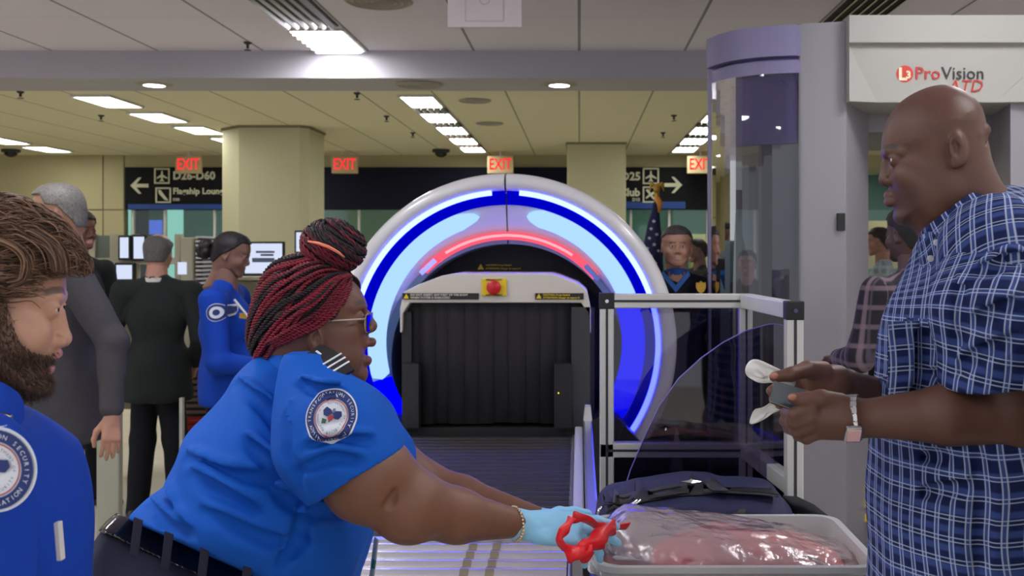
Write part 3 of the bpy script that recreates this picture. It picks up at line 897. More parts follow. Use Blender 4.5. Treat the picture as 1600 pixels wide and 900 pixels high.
# body behind the ring, and the lower cabinet
MB().bb(RX - .47, RX + .47, RY + .6, RY + 2.4, .2, RZ + .42).build('tunnel_body', M_dark, root, bevel=.03)
poly = [(545, 905), (545, 712), (606, 652), (640, 668), (905, 668), (940, 650), (968, 655), (1008, 700), (1010, 905)]
MB().prism([(tx(x, 4.78), max(0.0, tz(y, 4.78))) for x, y in poly[::-1]], 4.78, 5.3).build('base_cabinet', M_black, root)
# ============================================================ ROLLER CONVEYOR
ZC = CZ - .876
cv = thing('roller_conveyor', 'long roller conveyor running out of the ring scanner', 'conveyor', (-.41, 3.0, 0))
XL, XR = -.79, -.035
M_roll_d = mat('dark_roller', (42, 39, 41), .48)
M_roll_s = mat('bright_roller', (228, 228, 228), .27, metal=.9)
M_collar = mat('roller_collar', (185, 178, 145), .22, metal=.9)
y = 4.66; k = 0
while y > 1.78:
    dark = y > 3.03
    pitch = .0705 if dark else .078
    rr = .030 if dark else .034
    ro = MB().tube([(XL, y, ZC - rr), (XR, y, ZC - rr)], rr, 20).build('roller', M_roll_d if dark else M_roll_s, cv, auto=50)
    if not dark:
        for xx in (-.315, -.245): MB().tube([(xx - .012, y, ZC - rr), (xx + .012, y, ZC - rr)], rr + .003, 16).build('roller_collar', M_collar, ro, auto=50)
    else:
        for xx in (XL + .004, XR - .004): MB().tube([(xx - .010, y, ZC - .012), (xx + .010, y, ZC - .012)], .011, 10).build('end_bearing', M_steel, ro, smooth=True)
    y -= pitch
MB().bb(XL - .02, XR + .02, 3.00, 3.03, ZC - .05, ZC + .002).build('cross_strip', M_alu, cv)
MB().bb(XL, XR, 1.7, 4.7, ZC - .14, ZC - .07).build('bed_tray', M_black, cv)
def prof_bar(name, x0, x1, y0, y1, z0, z1, m, bevel=.006):
    return MB().bb(x0, x1, y0, y1, z0, z1).build(name, m, cv, bevel=bevel)
prof_bar('side_rail', XL - .11, XL - .05, 1.7, 4.72, ZC - .04, ZC + .055, M_alu_l)
prof_bar('side_frame', XL - .05, XL - .006, 1.7, 4.7, ZC - .16, ZC - .004, M_alu)
prof_bar('side_rail', XL - .17, XL - .115, 3.6, 4.6, ZC + .0, ZC + .075, M_alu_l)
prof_bar('side_frame', XR + .004, XR + .014, 1.7, 4.7, ZC - .16, ZC + .003, M_alu)
prof_bar('side_rail', XR + .015, XR + .050, 2.92, 4.62, ZC + .01, ZC + .055, M_alu_l)
MB().box((XR + .033, 2.90, ZC + .02), (.038, .05, .06)).build('rail_cap', M_black, cv, bevel=.008)
prof_bar('side_rail', XR + .055, XR + .093, 2.9, 4.68, ZC + .03, ZC + .085, M_alu)
for zz in (.0, .05):
    MB().prism([(XR + .054, ZC + .085), (XR + .095, ZC + .085), (XR + .088, ZC + .15), (XR + .062, ZC + .15)], 4.60, 4.66).build('rail_end_plate', M_alu_l, cv) if zz == 0 else None
for x in (XL - .03, XR + .02):
    for yy in (1.85, 3.1, 4.4):
        MB().bb(x - .03, x + .03, yy - .03, yy + .03, 0, ZC - .15).build('leg', M_alu, cv)
# side table carrying the bin
ZT = ZC
tb = thing('divesting_table', 'low steel table beside the conveyor under the grey bin', 'table', (.36, 2.3, 0))
MB().prism([(.07, 1.99), (.78, 1.99), (.78, 2.65), (.55, 2.65), (.55, 2.95), (.07, 2.95)], ZT - .04, ZT, axis='z').build('top', M_alu, tb)
for x in (.10, .52):
    for yy in (2.03, 2.9): MB().bb(x - .02, x + .02, yy - .02, yy + .02, 0, ZT - .04).build('leg', M_alu, tb)
MB().bb(.03, .066, 1.99, 2.86, ZT - .16, ZT + .012).build('table_edge', mat('blue_edge', (30, 35, 160), .4), tb, bevel=.003)

# ============================================================ PLEXIGLASS BARRIER
br = thing('plexiglass_barrier', 'aluminium framed clear barrier with dark tinted panels beside the conveyor', 'barrier', (.35, 3.0, 0))
YA, YC = 3.2, 2.70
XA, XBb, XC = (948 - VX) / F * YA, (1165 - VX) / F * YA, (1240 - VX) / F * YC
ZTp = CZ - 80 / F * YA
ZLo = CZ - 312 / F * YA
e = .045
def post(x, y, z1=ZTp - e / 2, z0=0.0):
    p = MB().bb(x - e / 2, x + e / 2, y - e / 2, y + e / 2, z0, z1).build('post', M_alu_l, br, bevel=.003)
    MB().bb(x - .004, x + .004, y - e / 2 - .001, y - e / 2 + .003, z0, z1).build('groove', M_dark, p)
post(XA, YA); post(XBb, YA); post(XC, YC)
for z, nm in ((ZTp, 'top_rail'), (ZLo, 'lower_rail')):
    p = MB().bb(XA - e / 2, XBb + e / 2, YA - e / 2, YA + e / 2, z - e / 2, z + e / 2).build(nm, M_alu_l, br, bevel=.003)
    MB().bb(XA, XBb, YA - e / 2 - .001, YA - e / 2 + .003, z - .004, z + .004).build('groove', M_dark, p)
    p = MB().bar((XBb, YA, z), (XC, YC, z), e).build(nm, M_alu_l, br, bevel=.003)
for x, y in ((XA, YA), (XC, YC)):
    MB().box((x, y, ZTp), (e + .004, e + .004, e + .006)).build('corner_cap', M_black, br, bevel=.003)
    MB().lathe([(0, -e / 2 - .006), (.006, -e / 2 - .006), (.006, -e / 2)], (x, y, ZTp), 'y', n=12).build('screw', M_steel, br)
M_tint = clearmat('tinted_plexiglass', (0.60, 0.58, 0.66, 1), .07, .02)
M_tint2 = clearmat('dark_plexiglass', (0.33, 0.32, 0.42, 1), .07, .04)
MB().bb(XA + e / 2, XBb - e / 2, YA - .003, YA + .003, ZLo + e / 2, ZTp - e / 2).build('clear_panel', M_tint, br)
MB().bb(XA + e / 2, XBb - e / 2, YA - .003, YA + .003, .55, ZLo - e / 2).build('lower_panel', M_tint2, br)
t = Vector((XC - XBb, YC - YA, 0)).normalized()
MB().bar((XBb + t.x * .03, YA + t.y * .03, (ZLo + ZTp) / 2), (XC - t.x * .03, YC - t.y * .03, (ZLo + ZTp) / 2), .006, ZTp - ZLo - e).build('clear_panel', M_tint, br)
MB().bar((XBb + t.x * .03, YA + t.y * .03, (.55 + ZLo) / 2), (XC - t.x * .03, YC - t.y * .03, (.55 + ZLo) / 2), .006, ZLo - .55 - e).build('lower_panel', M_tint2, br)
# curved dark plexiglass sheet
cvs = thing('curved_plexiglass_shield', 'dark curved plexiglass shield standing behind the navy bag', 'shield', (.45, 2.88, ZC))
d = 2.88
pts = [(962, 835), (968, 790), (985, 735), (1008, 680), (1030, 635), (1060, 592), (1095, 560), (1130, 535), (1165, 517), (1200, 507), (1226, 505), (1226, 835)]
pp = [((x - VX) / F * d, CZ - (y - VY) / F * d) for x, y in pts]
MB().prism(pp[::-1], d - .003, d + .003).build('sheet', clearmat('shield_plexiglass', (0.46, 0.43, 0.55, 1), .10, .03), cvs)
MB().tube([(x, d, z) for x, z in pp[:-1]], .0022, 6).build('polished_edge', mat('plex_edge', (120, 110, 190), .25), cvs)

# ============================================================ BODY SCANNER GATE
G = thing('body_scanner', 'tall grey walk through body scanner with curved glass side', 'scanner', (1.7, 5.6, 0))
M_gate = mat('gate_grey', (146, 143, 150), .5, bump=.08, bscale=80)
M_gate2 = mat('gate_grey_light', (164, 162, 156), .55, bump=.08, bscale=80)
DG = 4.95
def gx(px, d=DG): return (px - VX) / F * d
def gz(py, d=DG): return CZ - (py - VY) / F * d
zt = gz(33)
# left pillar: front face then splayed inner face
poly = [(gx(1252), DG + .05), (gx(1322), DG), (gx(1357, 5.35), 5.35), (gx(1357, 5.35) - .02, 6.0), (gx(1252) - .02, 5.6)]
MB().prism(poly, 0, zt, axis='z').build('pillar', M_gate, G, bevel=.006)
x2 = gx(1585); 
poly = [(x2 - .02, DG), (x2 + .3, DG + .05), (x2 + .3, 5.6), (gx(1548, 5.4), 6.0), (gx(1548, 5.4), 5.35)]
MB().prism(poly, 0, zt, axis='z').build('pillar', M_gate, G, bevel=.006)
# header with recessed trapezoid
xa, xb = gx(1322), gx(1322) + 1.05
zh0, zh1 = gz(160), gz(28)
yf = DG - .06
def hp(px, py, dy=0): return ((px - VX) / F * DG, yf + dy, gz(py))
v = [(xa, yf, zh0), (xb, yf, zh0), (xb, yf, zh1), (xa, yf, zh1)]
ia = [hp(1370, 159, .0), hp(1540 + 60, 159, .0)]
vv = [hp(1322, 161), hp(1322, 70), hp(1322, 28), hp(1650, 28), hp(1650, 70), hp(1650, 161), hp(1368, 161, .035), hp(1324, 72, .035), hp(1649, 72, .035), hp(1552, 161, .035)]
vb = [(p[0], yf + .5, p[2]) for p in (vv[0], vv[2], vv[3], vv[5])]
allv = vv + vb
fc = [(1, 2, 3, 4), (0, 1, 7, 6), (1, 4, 8, 7), (4, 5, 9, 8), (6, 7, 8, 9), (10, 11, 2, 1, 0), (13, 5, 4, 3, 12), (2, 11, 12, 3), (0, 6, 9, 5, 13, 10), (10, 13, 12, 11)]
MB().add(allv, fc).build('header', M_gate2, G)
MB().prism([(gx(1322), DG + .44), (x2 + .2, DG + .44), (x2 + .2, 6.4), (gx(1322), 6.4)], zt - .5, zt, axis='z').build('header', M_gate, G)
# logo
c = hp(1411, 117, .033)
rd = MB().lathe([(0, 0), (.042, 0), (.042, .004), (0, .004)], c, 'y', n=32).build('logo_disc', mat('logo_red', (200, 50, 35), .5), G)
M_cream = mat('logo_cream', (235, 225, 190), .5)
lettering('L', .085, (c[0] - .012, c[1] - .002, c[2] - .004), M_cream, rd, bold=.003)
lettering('3', .05, (c[0] + .018, c[1] - .002, c[2] - .006), M_cream, rd, bold=.002)
M_lr = mat('letter_red', (185, 45, 40), .5)
M_lb = mat('letter_black', (40, 40, 45), .5)
cc = hp(1426, 117, .03)
v1, _ = text_mesh('Pro', .088, .001, 'LEFT', bold=.001); wpro = v1[:, 0].max()
lettering('Pro', .088, cc, M_lr, G, align='LEFT', bold=.001)
v2, _ = text_mesh('Vision', .088, .001, 'LEFT', bold=.0005)
cc2 = (cc[0] + wpro + .006, cc[1], cc[2])
lettering('Vision', .088, cc2, M_lb, G, align='LEFT', bold=.0005, sx=min(1.1, (hp(1533, 0)[0] - cc2[0]) / v2[:, 0].max()))
lettering('ATD', .085, hp(1533, 137, .03), M_lr, G, align='RIGHT', shear=.25)
# curved glass side: arc from the far left post to the pillar
cxg, cyg, rg_ = gx(1252) + .32, 5.62, .80
A0, A1 = R_(196), R_(236)
def arc(a, r=rg_): return (cxg + r * math.cos(a), cyg + r * math.sin(a))
pl_, pr_ = (gx(1109, 5.35), 5.35), (gx(1252), 4.99)
def arc_poly(r_in, r_out, n=14, bulge=.10):
    # bowed strip between the two posts
    out = []; inn = []
    for i in range(n + 1):
        t = i / n
        x = pl_[0] + (pr_[0] - pl_[0]) * t; yv = pl_[1] + (pr_[1] - pl_[1]) * t
        nx, ny = (pr_[1] - pl_[1]), -(pr_[0] - pl_[0]); L = math.hypot(nx, ny); nx /= L; ny /= L
        b = bulge * 4 * t * (1 - t)
        out.append((x + nx * (b + r_out), yv + ny * (b + r_out))); inn.append((x + nx * (b + r_in), yv + ny * (b + r_in)))
    return out + inn[::-1]
M_gl = mat('gate_grey_blue_spill', (132, 126, 162), .45)  # grey gate with the ring's blue light put into its colour
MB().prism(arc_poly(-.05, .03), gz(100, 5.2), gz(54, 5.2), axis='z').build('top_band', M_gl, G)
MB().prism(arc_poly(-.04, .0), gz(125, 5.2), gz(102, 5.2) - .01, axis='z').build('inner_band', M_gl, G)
MB().prism(arc_poly(-.10, -.05, bulge=.10), gz(232, 5.3), gz(104, 5.3), axis='z').build('upper_panel', mat('upper_blue_spill', (140, 130, 200), .4), G)  # blue ring light put into the panel colour
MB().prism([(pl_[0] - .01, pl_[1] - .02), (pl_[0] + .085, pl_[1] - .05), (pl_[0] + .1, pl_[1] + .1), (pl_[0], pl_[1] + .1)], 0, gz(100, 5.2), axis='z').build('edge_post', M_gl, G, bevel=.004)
MB().prism(arc_poly(.0, .006), .05, gz(125, 5.2), axis='z').build('curved_glass', clearmat('gate_glass', (0.66, 0.66, 0.74, 1), .09, .02), G, smooth=False)
MB().prism([(gx(1190, 5.7), 5.7), (gx(1222, 5.7), 5.66), (gx(1222, 5.7), 5.8), (gx(1190, 5.7), 5.8)], 0, zt, axis='z').build('inner_mast', M_dark, G)
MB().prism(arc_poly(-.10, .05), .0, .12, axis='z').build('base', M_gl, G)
MB().bb(gx(1308), gx(1320), DG - .012, DG + .02, gz(360), gz(333)).build('latch', M_black, G, bevel=.003)
MB().bb(gx(1322), x2, DG + .1, 6.2, 0, .03).build('floor_mat', mat('yellow_mat', (70, 70, 66), .8), G)
mb = MB()
for k in range(3):
    mb.bb(gx(1345, 5.3), gx(1362, 5.3), 5.28, 5.30, gz(770 + k * 22, 5.3), gz(758 + k * 22, 5.3))
mb.build('hazard_stripes', M_yel, G)
# ============================================================ PEOPLE
M_skin = mat('skin', (150, 110, 90), .48, vcol=True, bump=.12, bscale=260, sss=.06, spec=.45)
M_hairv = mat('hair', (30, 25, 22), .55, vcol=True, spec=.35)
M_eyew = mat('eye_white', (215, 208, 200), .25)
M_iris = mat('eye_iris', (35, 22, 15), .15)
M_shoe = mat('black_leather', (22, 22, 24), .35)
M_tsa = mat('royal_blue_shirt', (8, 88, 190), .75, bump=.35, bscale=900, spec=.25)
M_tsa_d = mat('royal_blue_long_shirt', (8, 62, 170), .75, bump=.3, bscale=700, spec=.25)
M_pant = mat('navy_trousers', (44, 46, 62), .8, bump=.3, bscale=800, spec=.2)
M_pant_k = mat('black_trousers', (24, 25, 32), .8, bump=.2, bscale=600, spec=.2)
M_suit_g = mat('grey_suit', (68, 66, 71), .85, bump=.3, bscale=500, spec=.2, var=.05, vscale=30)
M_suit_gt = mat('grey_suit_trousers', (58, 56, 60), .85, bump=.3, bscale=500, spec=.2)
M_suit_d = mat('dark_suit', (38, 42, 42), .85, bump=.3, bscale=500, spec=.2)
M_swt = mat('navy_sweater', (26, 28, 40), .9, bump=.4, bscale=300, spec=.2)
M_badge_w = mat('patch_white', (215, 220, 230), .7)
M_badge_n = mat('patch_navy', (30, 50, 110), .7)
M_badge_r = mat('patch_red', (170, 60, 60), .7)
M_gold = mat('gold', (190, 150, 60), .35, metal=.7)

def plaid(name, base, layers, rough=.8):
    """layers: list of (axis, period, phase, half width, colour, strength) woven over the base, read from cloth_uv"""
    m = bpy.data.materials.new(name); m.use_nodes = True
    nt = m.node_tree; p = nt.nodes['Principled BSDF']; p.inputs['Roughness'].default_value = rough
    p.inputs['Specular IOR Level'].default_value = .25
    at_ = nt.nodes.new('ShaderNodeAttribute'); at_.attribute_name = 'cloth_uv'
    sp = nt.nodes.new('ShaderNodeSeparateXYZ'); nt.links.new(at_.outputs['Vector'], sp.inputs[0])
    cur = None
    for ax, per, ph, hw, col, st in layers:
        ad = nt.nodes.new('ShaderNodeMath'); ad.operation = 'ADD'; ad.inputs[1].default_value = ph + per * 200
        nt.links.new(sp.outputs[ax], ad.inputs[0])
        pp = nt.nodes.new('ShaderNodeMath'); pp.operation = 'PINGPONG'; pp.inputs[1].default_value = per / 2
        nt.links.new(ad.outputs[0], pp.inputs[0])
        mr = nt.nodes.new('ShaderNodeMapRange'); mr.inputs['From Min'].default_value = hw * 1.35; mr.inputs['From Max'].default_value = hw * .65
        mr.inputs['To Min'].default_value = 0; mr.inputs['To Max'].default_value = st
        nt.links.new(pp.outputs[0], mr.inputs['Value'])
        mx = nt.nodes.new('ShaderNodeMix'); mx.data_type = 'RGBA'
        if cur: nt.links.new(cur, mx.inputs['A'])
        else: mx.inputs['A'].default_value = srgb(*base)
        mx.inputs['B'].default_value = srgb(*col)
        nt.links.new(mr.outputs['Result'], mx.inputs['Factor']); cur = mx.outputs['Result']
    nt.links.new(cur, p.inputs['Base Color'])
    tc = nt.nodes.new('ShaderNodeTexCoord'); n = nt.nodes.new('ShaderNodeTexNoise'); n.inputs['Scale'].default_value = 700
    nt.links.new(tc.outputs['Object'], n.inputs['Vector'])
    b = nt.nodes.new('ShaderNodeBump'); b.inputs['Strength'].default_value = .3; b.inputs['Distance'].default_value = .001
    nt.links.new(n.outputs['Fac'], b.inputs['Height']); nt.links.new(b.outputs['Normal'], p.inputs['Normal'])
    return m
M_plaid = plaid('blue_plaid_cotton', (17, 30, 76), [
    (0, .030, 0, .0052, (62, 84, 142), .7), (1, .030, 0, .0052, (58, 80, 142), .7),
    (0, .030, .004, .0012, (185, 196, 220), .68), (0, .030, -.004, .0012, (185, 196, 220), .68),
    (1, .034, .003, .0010, (180, 194, 220), .62), (1, .034, -.0035, .0010, (180, 194, 220), .62)])
M_plaid_d = plaid('dark_plaid_flannel', (40, 38, 44), [
    (0, .07, 0, .009, (130, 112, 122), .7), (1, .075, 0, .009, (125, 108, 118), .6), (0, .07, .02, .004, (90, 80, 96), .6)], .9)
M_plaid_l = plaid('pale_plaid_cotton', (120, 140, 155), [
    (0, .06, 0, .012, (170, 176, 165), .7), (1, .06, 0, .012, (165, 172, 165), .7)], .9)

# default head profile, facing +x, without nose and lips, metres, ear at the origin
PROFILE = [(0, .128), (.045, .121), (.08, .094), (.096, .058), (.098, .032), (.090, .012), (.090, -.015), (.092, -.04), (.090, -.06), (.086, -.075),
           (.090, -.092), (.084, -.108), (.066, -.114), (.04, -.105), (.018, -.115), (.004, -.15), (0, -.22), (-.10, -.22), (-.088, -.14), (-.084, -.09),
           (-.098, -.04), (-.105, .03), (-.092, .085), (-.05, .12)]
DEF = dict(profile=PROFILE, nose=((.093, .014), (.112, -.024)), nr=(.008, .0115), base=(.099, -.037), eye=(.081, .031, .004), er=.0125,
           lips=((.092, -.058), (.090, -.069)), lip_c=(.55, .28, .25), brow=(.094, .020), ear=(-.008, 0), mouth=(.088, -.064), D=.085, Wk=1.0, neck=True, tilt=.25)

def head(h=.003, **kw):
    p = dict(DEF); p.update(kw)
    pr = np.array(p['profile'])
    F_ = Field((pr[:, 0].min() - .02, -.115, pr[:, 1].min() - .01), (pr[:, 0].max() + .045, .115, pr[:, 1].max() + .02), h)
    wz = np.array([(-.3, .064), (-.16, .060), (-.125, .060), (-.10, .057), (-.07, .064), (-.03, .070), (.01, .075), (.05, .079), (.09, .077), (.14, .07)])
    k = p['Wk']
    Wf = lambda X, Z: np.interp(Z, wz[:, 0], wz[:, 1]) * k * (1 - .10 * smoothstep(.03, .10, X))
    F_.slab(pr, 0, Wf, lambda X, Z: np.interp(Z, [-.2, -.1, 0, .1], [.05, .055, .075, p['D']]) * (1 + .35 * smoothstep(.0, .08, X) * smoothstep(.10, .05, Z)), k=0, expo=2.2)
    ex, ey, ez = p['eye']; bx, bz = p['brow']; mx_, mz = p['mouth']
    for s in (-1, 1):
        F_.ell((ex - .024, s * .045, ez - .030), (.027, .020, .022), .022)                 # cheek
        F_.ell((ex + .014, s * ey, ez), (.017, .019, .0125), .009, 'cut')                  # socket
        F_.chain([(bx - .004, s * .010, bz - .004), (bx - .007, s * .028, bz), (bx - .026, s * .047, bz - .004)], [.006, .0065, .006], .008)
        F_.ell((ex, s * ey, ez), p['er'] + .0020, .002)                                    # lids
        F_.ell((ex + p['er'] + .0010, s * ey, ez - .001), (.0075, .0125, p.get('open', .0040)), .0008, 'cut')
    n0, n1 = p['nose']
    F_.cone((n0[0] - .004, 0, n0[1]), (n1[0] - p['nr'][1], 0, n1[1] + .003), p['nr'][0], p['nr'][1] * .9, .007)
    F_.ell((n1[0] - p['nr'][1], 0, n1[1]), p['nr'][1], .006)
    aw = p.get('aw', .014)
    for s in (-1, 1):
        F_.ell((p['base'][0] - .006, s * aw, p['base'][1] + .005), (.0115, .0085, .0085), .005)
        F_.ell((p['base'][0] + .001, s * (aw - .005), p['base'][1] - .003), (.006, .0034, .004), .002, 'cut')
    (u0, u1), (l0, l1) = p['lips']; lr = p.get('lr', .0062)
    F_.chain([(u0 - .024, -.023, u1 - .004), (u0 - .004, -.008, u1), (u0 - .004, .008, u1), (u0 - .024, .023, u1 - .004)], [.003, lr, lr, .003], .005)
    F_.chain([(l0 - .024, -.021, l1 + .003), (l0 - .005, -.008, l1), (l0 - .005, .008, l1), (l0 - .024, .021, l1 + .003)], [.003, lr * 1.1, lr * 1.1, .003], .005)
    if p.get('mopen'):
        F_.ell((mx_ + .004, 0, mz), (.026, .020, p['mopen']), .003, 'cut')
    else:
        F_.chain([(mx_ - .014, -.022, mz), (mx_ + .010, 0, mz), (mx_ - .014, .022, mz)], [.0012] * 3, .003, 'cut')
    ax, az = p['ear']
    for s in (-1, 1):
        t = p['tilt']; R = np.array(Matrix.Rotation(t, 3, 'Y') @ Matrix.Rotation(s * .35, 3, 'Z'))
        y0 = .073 * k
        es = p.get('es', 1.0)
        F_.ell((ax, s * (y0 + .004), az), (.0175 * es, .0085, .031 * es), .006, R=R)
        F_.ell((ax + .003, s * (y0 + .015), az + .004), (.0105 * es, .010, .0205 * es), .002, 'cut', R=R); F_.chain([(ax - .004, s * (y0 + .006), az - .010), (ax - .004, s * (y0 + .008), az + .008), (ax + .004, s * (y0 + .007), az + .017)], [.0022, .0026, .002], .003)
        F_.ell((ax + .005, s * (y0 + .006), az - .024 * es), (.009, .006, .010), .004)
        F_.ell((ax + .009, s * (y0 + .005), az - .002), (.005, .004, .007), .003)
    if 'extra' in p: p['extra'](F_)
    return F_, p

def head_colors(V, p, skin, hair=None, beard=None, stub=.0):
    skin = np.array(skin, float); C = np.tile(skin, (len(V), 1))
    x, y, z = V[:, 0], V[:, 1], V[:, 2]
    rg = np.random.RandomState(1)
    C *= (1 + .05 * np.sin(x * 95 + 2 * np.sin(z * 70)) * np.sin(z * 80 + y * 60))[:, None]
    lipc = np.array(p['lip_c']); (u0, u1), (l0, l1) = p['lips']
    zl = (u1 + l1) / 2; hh = abs(u1 - l1) / 2 + .0075
    m = smoothstep(1.25, .75, np.sqrt(((z - zl) / hh) ** 2 + (y / .024) ** 2)) * (x > u0 - .03)
    C = C * (1 - m[:, None]) + lipc * skin.mean() * 2.2 * m[:, None] if False else C * (1 - m[:, None]) + lipc * m[:, None]
    if hair is not None:
        bx, bz = p['brow']; ay = np.abs(y)
        arch = bz + .004 + .004 * np.sin(np.clip((ay - .01) / .04, 0, 1) * 3.1)
        m = smoothstep(.0055, .003, np.abs(z - arch)) * smoothstep(.009, .013, ay) * smoothstep(.052, .044, ay) * (x > bx - .045)
        C = C * (1 - .85 * m[:, None]) + np.array(hair) * .85 * m[:, None]
    if beard is not None:
        bc, fn, st = beard
        m = fn(x, y, z) * st * (.8 + .2 * rg.rand(len(V)))
        C = C * (1 - m[:, None]) + np.array(bc) * m[:, None]
    return C

def xform(V, M):
    M = np.array(M); return V @ M[:3, :3].T + M[:3, 3]

def mk_eyes(p, M, parent, h=1.0, look=(0.0, 0.0)):
    ex, ey, ez = p['eye']; r = p['er']
    for s in (-1, 1):
        v = MB(); v.lathe([(r * math.sin(a), r * math.cos(a)) for a in np.linspace(0, math.pi, 13)], (ex, s * ey, ez), 'x', n=18)
        V = xform(np.array(v.v), M); e = MB().add(V, v.f).build('eye', M_eyew, parent, smooth=True)
        v = MB(); v.lathe([(0, r + .0006), (r * .30, r * .97 + .0003), (r * .47, r * .87)], (ex, s * ey + look[0], ez + look[1]), 'x', n=16)
        V = xform(np.array(v.v), M); MB().add(V, v.f).build('iris', M_iris, e, smooth=True)

def hair_cap(F_, thick, line, h_col, M, parent, amp=.0025, freq=220, extra=None, name='hair', seed=2, it=0, k=.006):
    """shell grown from the head, kept where line(x, y, z) is negative"""
    H = F_.copy(); H.f = H.f - thick
    X = H.x[:, None, None]; Y = H.y[None, :, None]; Z = H.z[None, None, :]
    reg = line(X, Y, Z)
    H.f = -smin(-H.f, -reg.astype(np.float32), k)
    if extra: extra(H)
    if amp: H.wave(amp, freq, seed, 4, (1, 1, .35))
    V, Q = H.mesh()
    if it: V = relax(V, Q, it)
    rg = np.random.RandomState(seed)
    c = np.array(h_col) * (1 + .22 * rg.randn(len(V)))[:, None]
    return np_mesh(name, xform(V, M), Q, M_hairv, parent, col=np.clip(c, .003, 1))

def lerp_line(tab):
    xs, zs = zip(*tab)
    return lambda X, Y, Z: np.interp(X, xs, zs) - Z + 0 * Y

# ------------------------------------------------------------ hands
def hand(FD, wrist, mid, up, side, L=.185, curl=(20, 30, 25), spread=6, thumb=(40, 25, 20), r=1.0, curls=None):
    """palm from wrist along mid, back of the hand towards up; side=+1 puts the thumb on the +cross side"""
    w = Vector([float(q) for q in wrist]); f = Vector(mid).normalized(); u = Vector(up); u = (u - f * u.dot(f)).normalized()
    s = f.cross(u) * side
    s_ = L / .185
    P = lambda a, b, c: w + f * (a * s_) + s * (b * s_) + u * (c * s_)
    k = .006
    FD.cone(P(-.01, 0, 0), P(.02, .0, 0), .024 * r * s_, .026 * r * s_, k)
    for b in (-.026, -.009, .009, .026):
        FD.cone(P(.012, b * .7, 0), P(.088, b, 0.002), .0155 * r * s_, .0125 * r * s_, .010)
    FD.ell(P(.035, .020, -.010), .018 * r * s_, .010)
    lens = [(.044, .026, .020), (.050, .030, .022), (.046, .028, .021), (.036, .021, .018)]
    out = []
    for i, b in enumerate((.028, .0095, -.0095, -.027)):
        c_ = curls[i] if curls else curl
        p = P(.088 - abs(b) * .12, b, 0); ang = 0; sp = math.radians((1.5 - i) * spread)
        pts = [p]
        for l, a in zip(lens[i], c_):
            ang += math.radians(a)
            d = (f * math.cos(sp) + s * math.sin(sp)) * math.cos(ang) - u * math.sin(ang)
            p = p + d * l * s_; pts.append(p)
        rr = [.0098, .0088, .0080, .0068] if i < 3 else [.0088, .0077, .0070, .006]
        FD.chain(pts, [q * r * s_ for q in rr], .003); out.append(pts)
    a0, a1, a2 = [math.radians(q) for q in thumb]
    p = P(.018, .024, -.008); pts = [p]
    d = f * math.cos(a0) + s * math.sin(a0) - u * .25
    p = p + d.normalized() * .045 * s_; pts.append(p)
    d = f * math.cos(a0 - a1) + s * math.sin(a0 - a1) - u * .30
    p = p + d.normalized() * .034 * s_; pts.append(p)
    d = f * math.cos(a0 - a1 - a2) + s * math.sin(a0 - a1 - a2) - u * .30
    p = p + d.normalized() * .028 * s_; pts.append(p)
    FD.chain(pts, [q * r * s_ for q in (.015, .0125, .0105, .0085)], .006)
    return out, pts

# ------------------------------------------------------------ patches that hug the cloth
def project(V2, bvh, org, ex, ey, dirn, off=.0015):
    """V2 (n,2 or 3) in the patch plane -> points on the surface"""
    out = []; d = Vector(dirn).normalized()
    for p in V2:
        o = Vector([float(q) for q in org]) + Vector(ex) * p[0] + Vector(ey) * p[1] - d * .15
        h = bvh.ray_cast(o, d, .5)
        q = h[0] if h[0] is not None else o + d * .15
        n = h[1] if h[0] is not None else -d
        if n.dot(d) > 0: n = -n
        out.append(tuple(q + n * (off + (p[2] if len(p) > 2 else 0))))
    return out
def disc_pts(r0, r1, na=48, nr=3, a0=0, a1=2 * math.pi):
    v = []; f = []
    for i in range(na + 1):
        a = a0 + (a1 - a0) * i / na
        for j in range(nr + 1):
            r = r0 + (r1 - r0) * j / nr; v.append((r * math.cos(a), r * math.sin(a)))
    for i in range(na):
        for j in range(nr):
            b = i * (nr + 1) + j; f.append((b, b + 1, b + nr + 2, b + nr + 1))
    return v, f
